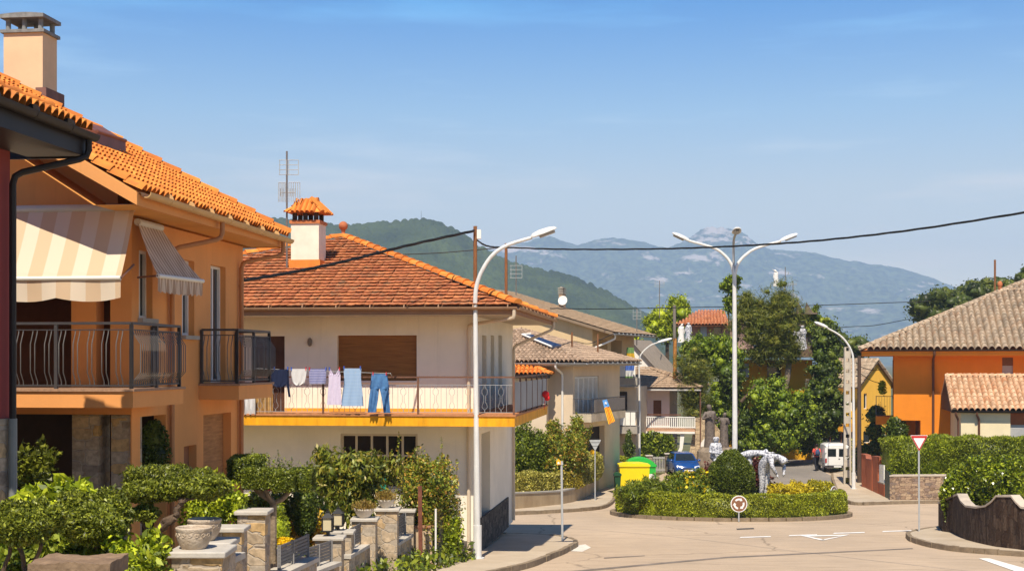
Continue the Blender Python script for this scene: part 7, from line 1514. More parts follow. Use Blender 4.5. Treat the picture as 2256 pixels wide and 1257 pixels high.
bush('broadleaf_shrub', 'broad green shrub beside the slim street lamp', 'shrub', 90, [(1400, 1450, 950, 1010), (1430, 1485, 955, 1012), (1405, 1470, 975, 1015)], F_MID, .22, 260, nb=.8)
bush('potted_conifer', 'small dark conifer under the white slatted balcony', 'shrub', 86, [(1372, 1398, 965, 1012), (1378, 1392, 945, 990)], F_DARK, .13, 400)
bush('garden_hedge', 'small clipped bush on the low stone wall', 'shrub', 85, [(1352, 1385, 1002, 1020)], F_BOX, .1, 700)
# ------------------------------------------------------------------ trees round the villa and beyond
def tree(name, label, D, crowns, trunk, mat, size, nleaf=90, cr=.7, group=None, bark=BARK, dens=1.0, heart=.5, aspect=.5, flat=.8, fill=.25, cat='tree', droop=0, nb=0):
    c0 = P(trunk[0][0][0][0] if trunk else (crowns[0][0] + crowns[0][1]) / 2, HY, D); t = thing(name, label, cat, (c0.x, D, G(D)), 0, group); lf = Leafy()
    for q in crowns:
        d = q[4] if len(q) > 4 else D; c, r = blobspec(*q[:4], d, .8); ncl = max(8, int(2.0 * dens * (r[0] * r[2] * 4) / (cr * cr))); lf.crown(c, r * .92, ncl, cr, nleaf, size, fill=fill, heart=heart, aspect=aspect, flat=flat, droop=droop, nb=nb)
    lf.build('crown', mat, t)
    for i, (path, r0, r1) in enumerate(trunk):
        pts = smooth_poly([P(*(q if len(q) == 3 else (*q, D)))[:] for q in path], 4); n_ = len(pts); MB().tube(pts, [r0 + (r1 - r0) * k / n_ for k in range(n_)], 8).build('trunk' if i == 0 else 'limb', bark, t)
    return t
tree('pine', 'big shaggy pine rising in front of the villa', 97, [(1640, 1768, 640, 790), (1690, 1756, 618, 720), (1604, 1700, 652, 765), (1690, 1768, 730, 800), (1650, 1740, 700, 815), (1625, 1680, 640, 720)], [([(1700, 1010), (1715, 930), (1738, 800), (1720, 740), (1695, 690)], .30, .1), ([(1735, 790), (1690, 740), (1660, 700)], .14, .05), ([(1738, 800), (1745, 720), (1735, 660)], .13, .05)], F_PINE, .36, 130, .70, aspect=.085, heart=.28, flat=.75, dens=1.3, bark=BARKP)
tree('pine', 'smaller pine with drooping branches beside the pink house', 93, [(1490, 1565, 760, 900), (1500, 1560, 830, 930)], [([(1540, 1000), (1530, 900), (1515, 800)], .16, .05), ([(1520, 860), (1490, 830)], .06, .03)], F_PINE, .30, 120, .55, aspect=.085, heart=.28, flat=.8, dens=1.2, bark=BARKP)
tree('creeper_tree', 'creeper covered tree left of the tallest street lamp', 95.5, [(1545, 1632, 735, 830), (1500, 1600, 740, 790), (1555, 1625, 820, 980), (1560, 1610, 880, 1000)], [([(1590, 1010), (1585, 900), (1590, 800)], .2, .08)], F_IVY, .18, 90, .46, heart=.5, flat=1.0)
tree('climbing_vine', 'tuft of vine on top of the villa beside the tallest street lamp', 98.5, [(1590, 1632, 606, 640), (1596, 1622, 640, 690)], [([(1608, 760), (1605, 690), (1606, 640)], .07, .03)], F_IVY, .24, 60, .35, heart=.4, cat='climber')
tree('ivy_tree', 'bright ivy covered tree in front of the yellow villa wall', 94, [(1640, 1740, 830, 930), (1660, 1770, 870, 1010), (1700, 1800, 860, 960), (1640, 1700, 930, 1010)], [([(1700, 1015), (1710, 950), (1700, 880)], .25, .1), ([(1632, 885), (1655, 860), (1665, 845)], .12, .08)], F_IVY, .19, 90, .48, heart=.5, dens=1.0, flat=1.0)
tree('dark_tree', 'dark dense tree at the right end of the villa', 97, [(1770, 1850, 790, 960), (1790, 1850, 700, 800), (1740, 1830, 880, 1010), (1800, 1862, 850, 960)], [([(1800, 1020), (1805, 930), (1815, 800)], .25, .08)], F_DARK, .2, 90, .5, heart=.55, flat=1.0)
tree('round_tree', 'light green leaning tree behind the villa tower', 103, [(1770, 1818, 680, 760), (1800, 1850, 700, 770), (1810, 1850, 760, 860)], [([(1810, 900), (1808, 760)], .15, .06)], F_MID, .2, 80, .46, flat=1.0)
tree('dark_tree', 'shadowed shrubs at the foot of the tallest street lamp', 94.5, [(1600, 1670, 880, 1010), (1590, 1640, 800, 900)], [([(1630, 1015), (1628, 900)], .18, .06)], F_DARK, .2, 90, .5, heart=.55, flat=1.0)
tree('broadleaf_tree', 'bright green tree behind the thin flue pipe', 118, [(1420, 1480, 680, 745), (1465, 1522, 655, 735), (1440, 1500, 700, 750)], [([(1470, 900), (1470, 720)], .25, .08)], F_LIME, .24, 90, .6, flat=1.0)
tree('broadleaf_tree', 'green tree between the beige gable house and the corrugated shed', 108, [(1358, 1425, 735, 800), (1360, 1400, 760, 830)], [([(1390, 900), (1390, 780)], .2, .08)], F_LIME, .22, 80, .5, flat=1.0)
for k, (cr_, lb, D) in enumerate((([(2012, 2070, 650, 725), (2030, 2080, 640, 700)], 'dark oak at the left end of the oaks behind the right house', 150), ([(2060, 2130, 640, 720)], 'dark oak with a flat crown, second of the oaks behind the right house', 155), ([(2110, 2180, 620, 700), (2150, 2200, 612, 680)], 'dark oak just left of the rusty ridge rod', 158), ([(2185, 2250, 610, 680)], 'dark oak just right of the rusty ridge rod', 160), ([(2236, 2330, 596, 680)], 'dark oak cut by the right edge of the photo', 150))):
    tree('oak', lb, D, cr_, [([((cr_[0][0] + cr_[0][1]) / 2, 800), ((cr_[0][0] + cr_[0][1]) / 2, 690)], .35, .15)], F_OAK, .36, 80, .9, 'oaks behind the right house', heart=.7)
for k, (cr_, lb) in enumerate((([(1815, 1862, 742, 830), (1830, 1870, 735, 800)], 'distant dark tree right behind the curved street lamp arm'), ([(1862, 1908, 738, 800)], 'distant dark tree at the left corner of the grey tiled roof'))):
    tree('oak', lb, 130, cr_, [([((cr_[0][0] + cr_[0][1]) / 2, 900), ((cr_[0][0] + cr_[0][1]) / 2, 780)], .3, .12)], F_OAK, .32, 80, .8, heart=.65)
tree('cypress', 'slim dark cypress in front of the yellow gable house', 86, [(1916, 1944, 900, 1030), (1922, 1938, 885, 940)], [([(1930, 1060), (1930, 980)], .1, .05)], F_DARK, .18, 90, .4, heart=.7)
bush('dark_shrub', 'dark shrub between the utility poles and the terracotta wall', 'shrub', 84, [(1880, 1925, 975, 1050)], F_DARK, .18, 300)
bush('pale_shrub', 'pale flowering climber at the foot of the concrete pole', 'shrub', 78.5, [(1866, 1882, 965, 1050), (1862, 1880, 1020, 1075)], F_VARI, .12, 400, heart=.5)
bush('spruce', 'dark spruce under the projecting orange storey', 'shrub', 80, [(1950, 2000, 925, 975), (1960, 1985, 915, 950)], F_DARK, .2, 300, heart=.6)
bush('balcony_plant', 'green plant on the small balcony of the orange house', 'plant', 82, [(1935, 1952, 838, 868)], F_LIME, .16, 400, heart=.4)
bush('palm', 'spiky palm tuft beside the dark green gate', 'shrub', 77, [(1938, 1966, 1002, 1035)], F_MID, .35, 220, aspect=.1, heart=.3, nb=1.5)
# ------------------------------------------------------------------ right hand walls and hedges
STW = stone('ochre_stone_wall', [(.22, .14, .09), (.34, .23, .15), (.42, .30, .19), (.30, .20, .14), (.20, .15, .12)], (.16, .11, .075), scale=3.4, stretch=(1, 1, 2.2), edge=.05)
wall_run('stone_wall', 'ochre dry stone wall below the tall clipped hedge', [(1960, 1049, 1106), (1972, 1048.5, 1106.5), (2090, 1048, 1106), (2330, 1047, 1106)], .35, STW, .03, M('pale_coping', (.50, .42, .33), var=.15), .13)
hedge_run('tall_hedge', 'tall clipped conifer hedge on the ochre stone wall', [(1962, 967, 1048, 70.1), (2100, 966, 1047, 70.2), (2330, 963, 1047, 70.3)], 1.5, foliage('bright_thuja_leaf', [(0.096, 0.132, 0.01), (0.21, 0.256, 0.016), (0.367, 0.403, 0.033)]), .16, 600, aspect=.25, rough=.06, nb=.9)
TW = M('terracotta_wall', (.42, .12, .05), var=.15, scale=1.5)
wall_run('terracotta_garden_wall', 'terracotta garden wall along the right pavement', [(1898, 1001, 1076), (1908, 1004, 1079), (1909, 1012, 1080), (1921, 1014, 1086), (1922, 1006, 1086), (1934, 1008, 1092)], .25, TW, .03, M('dark_red_coping', (.28, .09, .05)), .13)
wall_run('low_terracotta_wall', 'low terracotta wall with a pale panel next to the dark gate', [(1935, 1062, 1092), (1948, 1066, 1099)], .25, TW, .03, CONC, .13)
wall_run('white_fence_panel', 'pale blue white fence panel above the low terracotta wall', [(1937, 1022, 1062, GP(1937, 1093).y + .1), (1947, 1024, 1066, GP(1947, 1098).y + .1)], .06, WHITE, cat='fence')
wall_run('green_gate', 'dark green metal gate left of the ochre stone wall', [(1949, 1034, 1099), (1959, 1040, 1104)], .06, M('dark_green_metal', (.02, .045, .035), rough=.5), off=.13, cat='gate')
pillar('stone pillar with pale cap behind the dark green gate', 1944, 1961, 1024, 73, STW, name='gate_pillar', off=.1)
SCAL = [(2085, 1109, 1168), (2094, 1107, 1178), (2102, 1093, 1184), (2110, 1090, 1188), (2117, 1105, 1192), (2128, 1116, 1197), (2150, 1119, 1203), (2171, 1116, 1208), (2185, 1106, 1211), (2195, 1094, 1213), (2228, 1094, 1217), (2237, 1106, 1218), (2250, 1119, 1220), (2300, 1126, 1225), (2340, 1100, 1230), (2420, 1100, 1240)]
wall_run('scalloped_wall', 'dark stone garden wall with a scalloped pale coping on the near right corner', SCAL, .28, stone('dark_crazy_stone', [(.035, .020, .014), (.065, .038, .024), (.10, .066, .045), (.05, .034, .026)], (.04, .026, .018), scale=4.5, stretch=(1.8, 1.8, .55), edge=.035, bump=.9), .025, M('pale_coping', (.50, .42, .33)), .13, caph=.06)
lf = Leafy(); t = thing('laurel_hedge', 'glossy broad leaved hedge spilling over the scalloped wall', 'hedge', P(2180, HY, 46) - Vector((0, 0, CZ - G(46))))
for x0, x1, y0, y1, D in ((2074, 2150, 1030, 1135, 47.2), (2110, 2200, 1012, 1130, 46.6), (2160, 2260, 1008, 1130, 45.8), (2220, 2330, 1005, 1130, 45), (2280, 2400, 1003, 1130, 44.4), (2078, 2130, 1060, 1150, 47.0)):
    c, r = blobspec(x0, x1, y0, y1, D, .75); lf.blob(c, r, 5200, .125, shell=.3, amp=.12, heart=.8, aspect=.55, nb=.5, svar=.3)
lf.build('foliage', foliage('glossy_laurel', [(0.061, 0.093, 0.008), (0.149, 0.202, 0.01), (0.333, 0.372, 0.026)], rough=.28, spec=.5), t)
# ------------------------------------------------------------------ near left garden: pillars, walls, urns
CAPM = M('grey_capstone', (.46, .42, .36), var=.15, scale=3, bump=.3, bscale=20)
GP_ = 'stone pillars of the garden fence'
pillar('stone pillar carrying the front carved urn', 378, 488, 1214, 14.6, group=GP_, dep=.55); pillar('stone pillar carrying the rear carved urn', 440, 500, 1194, 16.2, group=GP_, dep=.5)
pillar('short stone pillar left of the tallest garden pillar', 478, 532, 1162, 20.5, group=GP_, dep=.45); pillar('tall bare stone pillar right of the carved urns', 523, 584, 1125, 22.4, group=GP_, dep=.5)
pillar('stone pillar carrying the front lantern', 694, 752, 1183, 28.2, group=GP_, dep=.45); pillar('stone pillar carrying the rear lantern', 726, 774, 1170, 29.8, group=GP_, dep=.45)
pillar('stone pillar carrying the front planter bowl', 776, 827, 1142, 31.4, group=GP_, dep=.5); pillar('tallest stone pillar carrying the rear planter bowl', 828, 875, 1120, 32.6, group=GP_, dep=.5); pillar('last stone pillar before the rusty post', 880, 911, 1123, 35.2, group=GP_, dep=.4)
def stepwall(label, xa, ya, Da, xb, yb, th=.32, panel=None, group='stepped garden walls'):
    """level wall from near point a to far point b (photo pixels of the coping edge), with a slatted panel on top"""
    Db = Da * (ya - HY) / (yb - HY); A, C_ = P(xa, ya, Da), P(xb, yb, Db); d = Vector((C_.x - A.x, C_.y - A.y, 0)); n_ = Vector((-d.y, d.x, 0)).normalized(); t = thing('garden_fence_wall', label, 'wall', (A.x, A.y, G(Da)), 0, group)
    q = lambda u, w, z: Vector((A.x + d.x * u + n_.x * w, A.y + d.y * u + n_.y * w, z))
    MB().prism([q(0, 0, G(Da) - .1), q(1, 0, G(Da) - .1), q(1, th, G(Da) - .1), q(0, th, G(Da) - .1)], (0, 0, A.z - .075 - G(Da) + .1)).build('masonry', STONE, t)
    o = MB().prism([q(-.01, -.05, A.z - .075), q(1.01, -.05, A.z - .075), q(1.01, th + .05, A.z - .075), q(-.01, th + .05, A.z - .075)], (0, 0, .075)).build('coping', CAPM, t)
    if panel:
        h = panel; b = MB(); k = 0; z = A.z + .06
        while z < A.z + h - .02: b.prism([q(.02, th * .5, z), q(.98, th * .5, z), q(.98, th * .5 + .02, z), q(.02, th * .5 + .02, z)], (0, 0, .05)); z += .062
        o = b.build('slat_panel', M('grey_slats', (.17, .16, .15), var=.2, scale=6, stretch=(1, 1, 5)), t)
        for u in (.02, .46, .975): MB().prism([q(u, th * .5 - .02, A.z), q(u + .015, th * .5 - .02, A.z), q(u + .015, th * .5 + .04, A.z), q(u, th * .5 + .04, A.z)], (0, 0, h)).build('fence_post', M('post_grey', (.24, .23, .22), var=.1), t)
stepwall('lowest stepped garden wall right of the tall bare pillar, with slatted panel', 634, 1256, 23.6, 698, 1226, panel=.43); stepwall('second stepped garden wall below the lanterns, with slatted panel', 694, 1256, 26.0, 748, 1236, panel=.43)
stepwall('third stepped garden wall between lantern and planter pillars', 769, 1222, 29.6, 823, 1190, panel=.46); stepwall('fourth stepped garden wall behind the tallest planter pillar', 872, 1196, 32.9, 907, 1175, panel=.55)
stepwall('low garden wall with a broad grey coping beside the tall bare pillar', 584, 1238, 24.6, 640, 1202, th=.6)
stepwall('low garden wall with coping between the urn pillars', 486, 1236, 16.4, 532, 1215, th=.5)
t = world_thing('rough_stone_slab', 'thick weathered brown stone slab at the bottom left corner', 'stone', 148, 11.6, None, 0); A, C_, zt_ = P(58, 0, 11.6).x - t.location.x, P(240, 0, 11.6).x - t.location.x, P(0, 1215, 11.6).z - t.location.z
bm = bmesh.new(); bmesh.ops.create_grid(bm, x_segments=24, y_segments=10, size=1); bmesh.ops.solidify(bm, geom=bm.faces[:], thickness=.35); 
rr = random.Random(9)
for v in bm.verts:
    top = v.co.z > -.1 if False else v.co.z; e = max(abs(v.co.x), abs(v.co.y)); 
    jz = .008 * math.sin(v.co.x * 4 + v.co.y * 5) + rr.uniform(-.006, .006)
    v.co = Vector(((A + C_) / 2 + v.co.x * (C_ - A) / 2 * (1 + rr.uniform(-.012, .012)), .3 + v.co.y * .28 * (1 + rr.uniform(-.03, .03)), zt_ - .1 + v.co.z * .38 + jz))
me = bpy.data.meshes.new('slab'); bm.to_mesh(me); bm.free(); finish(me, 'slab', M('weathered_brown_stone', (.30, .20, .12), var=.45, scale=4, bump=1, bscale=14, col2=(.14, .09, .055)), t, False, 60)
L(MB().box(A + .15, C_ - .12, .1, .5, 0, zt_ - .3), 'masonry', STONE, t)
def urn(label, px, D, yb, yt, w, group='carved garden urns'):
    q = P(px, yb, D); t = thing('urn', label, 'urn', q, 0, group); h = P(0, yt, D).z - q.z; r = w * D / F0 / 2; m_ = M('carved_stone', (.56, .46, .35), var=.3, scale=7, bump=.8, bscale=26, col2=(.36, .27, .18))
    L(MB().lathe((0, 0, 0), [(r * .72, 0), (r * .74, h * .1), (r * .7, h * .12)], 24), 'base', m_, t)
    L(MB().lathe((0, 0, 0), [(r * .52, h * .12), (r * .6, h * .16), (r * .8, h * .38), (r * .93, h * .58), (r * .95, h * .66), (r * .94, h * .84), (r, h * .9), (r * 1.0, h * .97), (r * .93, h), (r * .84, h * .96), (r * .8, h * .8)], 28), 'bowl', m_, t)
    b = MB()
    for k in range(16):
        a = 2 * math.pi * k / 16; c = Vector((math.cos(a) * r * .95, math.sin(a) * r * .95, h * .73)); s = Vector((-math.sin(a), math.cos(a), 0)); pts = [c + (s * math.cos(th) + Vector((0, 0, 1)) * math.sin(th)) * r * .12 * (1 - th / 14) for th in [i * .7 for i in range(13)]]; b.tube(pts, r * .03, 5)
    L(b, 'carved_scrolls', m_, t)
urn('front carved stone urn, nearest the camera', 427, 14.85, 1221, 1159, 80); urn('rear carved stone urn, partly hidden by the front one', 450, 16.4, 1198, 1141, 76)
def planter(label, px, D, yb, yt, w, ytop):
    q = P(px, yb, D); t = thing('planter_bowl', label, 'planter', q, 0, 'planter bowls on the pillars'); h = P(0, yt, D).z - q.z; r = w * D / F0 / 2; m_ = M('pale_stone_bowl', (.60, .53, .44), var=.15, scale=6, bump=.3)
    L(MB().lathe((0, 0, 0), [(r * .45, 0), (r * .5, h * .1), (r * .8, h * .45), (r * .97, h * .8), (r * 1.02, h * .86), (r * 1.02, h), (r * .92, h), (r * .85, h * .8)], 22), 'bowl', m_, t)
    pl = thing('dried_plant', ('front' if px < 820 else 'rear') + ' tuft of dry ochre plants in its planter bowl', 'plant', q, 0, 'dry plants in the planter bowls'); lf = Leafy(); tp = P(0, ytop, D).z - q.z; n_ = 420
    a = rng.random(n_) * 6.28; rad = r * np.sqrt(rng.random(n_)); p = np.stack([np.cos(a) * rad * 1.25, np.sin(a) * rad * 1.25, h + (tp - h) * rng.random(n_) ** 1.2 * (1.1 - .5 * rad / r)], 1); lf.leaves(p, .11, aspect=.14, nrm=np.stack([np.cos(a) * .5, np.sin(a) * .5, np.ones(n_)], 1), nb=2.0); lf.leaves(p, .035, aspect=.8); lf.heart((0, 0, h), (r * .8, r * .8, h * .25))
    V = np.concatenate(lf.V); Q = np.concatenate(lf.Q); o = lf.build('stems', F_DRY); o.parent = pl
planter('pale stone bowl on the front planter pillar', 802, 31.65, 1141, 1119, 44, 1100); planter('pale stone bowl on the tallest planter pillar', 850, 32.85, 1119, 1099, 37, 1078)
def lantern(label, px, D, yb, yt, w):
    q = P(px, yb, D); t = thing('lantern', label, 'lantern', q, 0, 'garden lanterns'); h = P(0, yt, D).z - q.z; r = w * D / F0 / 2; k = M('black_lantern_metal', (.02, .02, .022), rough=.4)
    L(MB().tube([(0, 0, 0), (0, 0, h * .22)], .035, 8).box(-.07, .07, -.07, .07, 0, .03), 'post', k, t); L(MB().box(-r * .82, r * .82, -r * .82, r * .82, h * .26, h * .70), 'glass', M('cream_lantern_glass', (.58, .50, .33), var=.06, rough=.3), t)
    b = MB().box(-r, r, -r, r, h * .21, h * .26)
    for sx in (-1, 1):
        for sy in (-1, 1): b.box(sx * r * .9 - .015, sx * r * .9 + .015, sy * r * .9 - .015, sy * r * .9 + .015, h * .26, h * .7)
    L(b, 'frame', k, t); z0, z1 = h * .7, h * .86; L(MB().add([(-r * 1.1, -r * 1.1, z0), (r * 1.1, -r * 1.1, z0), (r * 1.1, r * 1.1, z0), (-r * 1.1, r * 1.1, z0), (-r * .3, -r * .3, z1), (r * .3, -r * .3, z1), (r * .3, r * .3, z1), (-r * .3, r * .3, z1)], [(0, 1, 5, 4), (1, 2, 6, 5), (2, 3, 7, 6), (3, 0, 4, 7), (4, 5, 6, 7), (3, 2, 1, 0)]).box(-r * .28, r * .28, -r * .28, r * .28, z1, z1 + h * .06).tube([(0, 0, z1), (0, 0, h)], .015, 6), 'roof', k, t)
lantern('front black lantern with cream glass', 722, 28.45, 1183, 1120, 24); lantern('rear black lantern with cream glass', 745, 30.05, 1170, 1112, 24)
pillar('stucco end pillar with a brown cap beside the rusty post', 914, 952, 1157, 35.5, M('beige_stucco', (.52, .38, .24), var=.15, scale=2), True, M('brown_cap', (.30, .15, .08)), name='end_pillar')
t = world_thing('rusty_fence_post', 'tall square rusty brown post at the end of the garden fence', 'post', 927, 34.6, None, 0); zt_ = P(0, 1070, 34.6).z - t.location.z; L(MB().prism([(-.05, -.05, 0), (.05, -.05, 0), (.05, .05, 0), (-.05, .05, 0)], (-.02, 0, zt_)), 'post', M('red_brown_rust', (.17, .06, .035), var=.3, scale=8), t)
wl_ = wall_run('white_boundary_wall', 'low whitewashed wall with a chain link fence on its brown coping', [(955, 1252, 1290, 34.5), (1000, 1222, 1262, 36.8), (1041, 1186, 1230, 40.2)], .15, M('peeling_whitewash', (.66, .63, .58), var=.2, scale=3, col2=(.46, .40, .33)), .02, M('brown_coping', (.28, .16, .09)), .1)
b = MB(); A, C_ = P(958, 1248, 34.7), P(1041, 1183, 40.4); hh = 1.35; Lc = (C_ - A)
for k in range(0, 64):
    for s in (1, -1):
        u0 = k / 64; u1 = u0 + s * .22
        if 0 <= u1 <= 1: b.tube([A + Lc * u0 + Vector((0, 0, .08)), A + Lc * u1 + Vector((0, 0, .08 + hh))], .004, 3)
b.build('chain_link', M('rusty_wire', (.24, .18, .13), var=.2), wl_)
for u in (.02, .35, .68, .98): q = A + Lc * u; MB().tube([q, q + Vector((0, 0, hh + .12))], .025, 8).build('fence_post', WHITE, wl_)
# ------------------------------------------------------------------ near left garden: plants
bush('pruned_tree', 'round pruned olive green tree at the left edge of the photo', 'tree', 13.4, [(-40, 80, 1105, 1192), (30, 142, 1098, 1190), (-20, 110, 1120, 1200, 13.0)], F_OLIVE, .05, 6500, stem=[([(70, 1300, 13.4), (50, 1230, 13.4), (30, 1175, 13.4)], .03, .016), ([(60, 1290, 13.4), (85, 1215, 13.4), (90, 1170, 13.4)], .024, .016), ([(-5, 1290, 13.4), (20, 1220, 13.4), (10, 1160, 13.4)], .024, .016)], aspect=.38, shell=.28, amp=.1, nb=.9)
bush('pruned_tree', 'domed pruned olive green tree, second from the left edge', 'tree', 14.6, [(112, 230, 1078, 1190), (180, 292, 1076, 1185), (140, 270, 1110, 1200, 14.2)], F_OLIVE, .05, 6500, stem=[([(215, 1290, 14.5), (212, 1200, 14.3), (205, 1140, 14.5)], .03, .016)], aspect=.38, shell=.28, amp=.1, nb=.9)
bush('broadleaf_shrub', 'shiny broad leaved green shrub behind the pruned trees', 'shrub', 16.0, [(42, 120, 1070, 1125), (95, 190, 1052, 1125), (150, 215, 1070, 1130)], F_LIME, .17, 520, shell=.5, amp=.2, aspect=.42, nb=.6)
bush('dark_mahonia', 'dark yellowish shrub in the shade beside the maroon house', 'shrub', 20.8, [(34, 90, 985, 1080), (70, 122, 975, 1060), (50, 110, 1020, 1100)], F_OLIVE, .11, 700, heart=.5, amp=.25)
t = bush('cloud_pruned_tree', 'cloud pruned tree with a twisted trunk behind the carved urns', 'tree', 16.3, [(268, 365, 1058, 1108), (330, 420, 1050, 1102), (400, 510, 1044, 1100), (288, 350, 1108, 1150)], F_OLIVE, .055, 4500, aspect=.4, shell=.22, amp=.08, nb=.9, stem=[([(352, 1300, 16.3), (356, 1210, 16.3), (352, 1160, 16.2), (385, 1135, 16.2), (398, 1105, 16.2), (408, 1080, 16.3)], .055, .03), ([(356, 1165, 16.2), (378, 1148, 16.0), (392, 1130, 16.0)], .035, .025), ([(398, 1105, 16.2), (425, 1096, 16.2), (445, 1085, 16.3)], .026, .018), ([(345, 1170, 16.3), (318, 1158, 16.3), (310, 1135, 16.3)], .03, .02)])
lf = Leafy()
for x0, x1, y0, y1, D in ((286, 400, 1034, 1062, 17.0), (318, 404, 1025, 1042, 17.6), (376, 462, 1042, 1062, 16.6)):
    A, C_ = P(x0, y1, D), P(x1, y0, D); lf.box((A.x, D - .22, A.z), (C_.x, D + .25, C_.z), 4200, .045, rough=.02, sides='xXyYZz', inset=.035, nb=.7, aspect=.4)
lf.build('flat_pads', F_OLIVE, t)
bush('bright_shrub', 'bright green shrub to the right of the cloud pruned tree', 'shrub', 22.8, [(400, 470, 1070, 1170), (440, 520, 1056, 1165), (500, 545, 1080, 1150)], F_LIME, .085, 1500, amp=.2, shell=.45)
bush('bright_shrub', 'feathery bright undergrowth below the cloud pruned tree', 'shrub', 14.2, [(225, 320, 1185, 1290), (290, 375, 1165, 1290), (235, 350, 1215, 1300, 13.8)], F_LIME, .085, 1300, amp=.25, shell=.5, heart=.6)
bush('undergrowth', 'mixed green undergrowth at the bottom left edge', 'shrub', 14.4, [(-40, 80, 1190, 1300), (60, 180, 1180, 1300), (150, 260, 1170, 1300), (-30, 60, 1205, 1300, 14.0)], F_MID, .10, 1000, amp=.22, shell=.5, heart=.65)
bush('climbing_ivy', 'clipped ivy column against the street wall of the orange house', 'climber', 23.2, [(305, 372, 930, 1010), (308, 376, 965, 1040), (318, 360, 924, 960)], F_DARK, .06, 1800, amp=.07, shell=.18, dep=.35)
# box clipped cloud tree
t = thing('box_clipped_tree', 'cloud tree clipped into flat topped blocks on bent limbs', 'tree', (P(600, 0, 24).x, 27, G(27))); lf = Leafy()
for x0, x1, y0, y1, D in ((507, 570, 1010, 1060, 24.4), (512, 580, 1003, 1018, 24.9), (540, 596, 1032, 1072, 23.9), (605, 652, 1036, 1078, 23.9), (640, 690, 1031, 1080, 24.2)):
    A, C_ = P(x0, y1, D), P(x1, y0, D); lf.box((A.x, D - .28, A.z), (C_.x, D + .3, C_.z), 7500, .038, rough=.014, sides='xXyYZz', inset=.03, nb=.6)
lf.build('foliage', F_DARK if False else foliage('clipped_dark_leaf', [(0.052, 0.078, 0.01), (0.123, 0.155, 0.016), (0.245, 0.271, 0.033)]), t)
for path, r0, r1 in (([(602, 1240, 24), (602, 1140, 24), (600, 1105, 24), (578, 1088, 24), (556, 1066, 24)], .06, .035), ([(600, 1108, 24), (622, 1098, 24), (640, 1078, 24)], .045, .03), ([(600, 1110, 24), (588, 1085, 23.9), (578, 1068, 23.9)], .035, .025)):
    MB().tube(smooth_poly([P(*q)[:] for q in path], 4), r0, 8).build('trunk' if r0 > .05 else 'limb', BARKP, t)
bush('clipped_conifer', 'dark clipped conifer column right of the box clipped tree', 'shrub', 28.6, [(640, 702, 1070, 1150), (645, 700, 1100, 1180)], F_DARK, .06, 1800, amp=.06, shell=.2)
bush('lime_conifer', 'pale green conical conifer behind the low garden wall', 'shrub', 26.6, [(588, 640, 1120, 1210), (598, 628, 1100, 1160)], F_LIME, .06, 1800, amp=.1, shell=.3, aspect=.25)
bush('dense_shrub', 'dense green shrub behind the tall bare pillar', 'shrub', 26.8, [(520, 580, 1090, 1180), (560, 606, 1090, 1190)], F_MID, .08, 1300)
bush('nandina', 'loose shrub with yellow and reddish leaves behind the lanterns', 'shrub', 29.4, [(640, 700, 1130, 1215), (680, 728, 1125, 1200), (640, 690, 1150, 1230)], foliage('nandina_leaf', [(0.123, 0.155, 0.013), (0.385, 0.31, 0.026), (0.735, 0.496, 0.026), (0.612, 0.217, 0.039)]), .10, 700, amp=.3, shell=.6, heart=.45)
bush('yellow_flowers', 'bright yellow flower cushion above the broad grey coping', 'flowers', 25.6, [(594, 648, 1182, 1206)], F_YELLOW, .05, 2500, amp=.12)
bush('cherry_tree', 'small tree with long drooping leaves in front of the lower window', 'tree', 33.5, [(676, 770, 1000, 1100), (740, 868, 985, 1090), (700, 850, 1050, 1150), (690, 730, 985, 1030), (845, 885, 1005, 1060)], foliage('drooping_leaf', [(0.052, 0.078, 0.01), (0.123, 0.155, 0.018), (0.228, 0.248, 0.039), (0.28, 0.217, 0.039)]), .17, 420, aspect=.32, amp=.28, shell=.6, heart=.6, droop=1.1, stem=[([(770, 1260, 33.5), (765, 1150, 33.5), (770, 1060, 33.5)], .05, .02)])
def sprigs(t, D, lst, mat, size, n_=60):
    """upright shoots: thin stem with small leaves"""
    lf = Leafy(); b = MB()
    for x, yb, yt in lst:
        A, C_ = P(x, yb, D), P(x + random.uniform(-6, 6), yt, D + random.uniform(-.2, .2)); u = rng.random((n_, 1)) ** .8; lf.leaves(np.array(A) + (np.array(C_) - np.array(A)) * u + rng.normal(size=(n_, 3)) * .06 * (1.2 - u), size, aspect=.45, nrm=np.repeat(np.array([[0, 0, 1.]]), n_, 0), nb=.6); b.tube([A, (A + C_) / 2 + Vector((.02, 0, 0)), C_], [.008, .006, .003], 4)
    b.build('shoot_stems', BARK, t); o = lf.build('shoots', mat, t); o['kind'] = 'stuff'
t = bush('tall_shrub', 'tall loose shrub with upright shoots behind the rusty fence post', 'tree', 36, [(868, 945, 1010, 1120), (900, 1000, 990, 1120), (890, 985, 1090, 1200), (925, 1008, 1060, 1180), (880, 940, 1100, 1220)], F_REDTIP, .085, 950, amp=.28, shell=.6, heart=.55, stem=[([(925, 1290, 36), (925, 1180, 36), (935, 1080, 36)], .045, .02)])
sprigs(t, 36, [(880, 1040, 952), (915, 1040, 985), (945, 1040, 1000), (972, 1030, 962), (990, 1040, 1000), (1003, 1080, 1010), (860, 1040, 990)], F_REDTIP, .07)
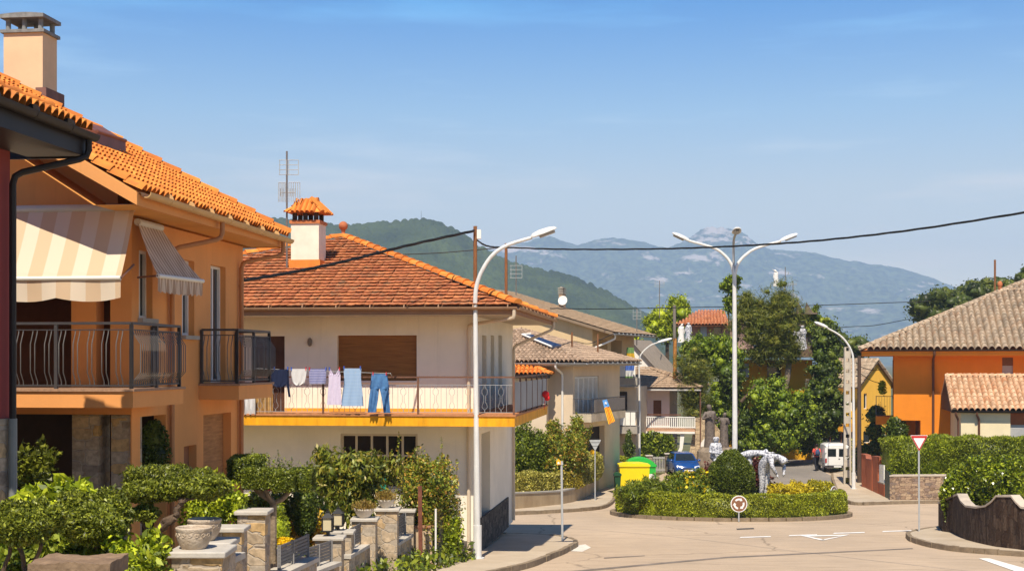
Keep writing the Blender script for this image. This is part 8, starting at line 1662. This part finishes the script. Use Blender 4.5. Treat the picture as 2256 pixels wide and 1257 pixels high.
t = bush('young_shrub', 'light airy shrub against the cream wall behind the box clipped tree', 'shrub', 33, [(590, 650, 1010, 1060), (560, 600, 1000, 1050)], F_MID, .06, 350, heart=.2, amp=.3, shell=.8); sprigs(t, 33, [(560, 1040, 985), (590, 1050, 1000), (615, 1050, 990), (640, 1050, 1005)], F_MID, .05)
bush('vine', 'bright green vine hanging over the whitewashed wall', 'climber', 36, [(950, 1010, 1150, 1250), (965, 1020, 1130, 1200)], F_LIME, .11, 650, amp=.25, shell=.5)
bush('dry_grass', 'tuft of dry yellow grass behind the chain link fence', 'grass', 39.6, [(1000, 1034, 1095, 1200), (1010, 1036, 1080, 1130)], F_DRY, .16, 300, aspect=.1, heart=0, shell=.9, nb=.9)
t = thing('green_netting', 'green plastic garden netting behind the drooping tree', 'netting', P(800, 1075, 35)); MB().add([P(745, 1050, 35), P(770, 1049, 35.1), P(800, 1052, 35), P(852, 1047, 35), P(853, 1078, 35), P(800, 1085, 35.1), P(745, 1082, 35)], [(0, 1, 5, 6), (1, 2, 5), (2, 3, 4, 5)]).build('net', M('green_net', (.02, .24, .15), var=.2), t)
bush('red_geranium', 'red flowers seen under the box clipped tree', 'flowers', 28.8, [(584, 604, 1072, 1080)], M('red_petal', (.7, .02, .02)), .05, 2500, heart=.5)
bush('dense_shrub', 'dark green background shrub between the clipped conifer and the tall bare pillar', 'shrub', 30.5, [(545, 640, 1075, 1200), (610, 720, 1085, 1210)], F_MID, .09, 900)
# low cover that keeps the soil from showing between the garden plants
lf = Leafy(); n_ = 16000; D_ = 17 + 20 * rng.random(n_); fx = -7.2 + (D_ - 15) * .30 - rng.random(n_) * 4.5 - .3; p = np.stack([fx, D_, np.interp(D_, GD, GZ) + CZ + .15 + .45 * rng.random(n_) ** 2], 1); lf.leaves(p, .16, aspect=.5, nrm=np.repeat(np.array([[0, 0, 1.]]), n_, 0), nb=.5)
o = lf.build('ground_cover', F_MID); o['kind'] = 'stuff'; o['label'] = 'green ground cover between the garden plants'; o['category'] = 'ground cover'
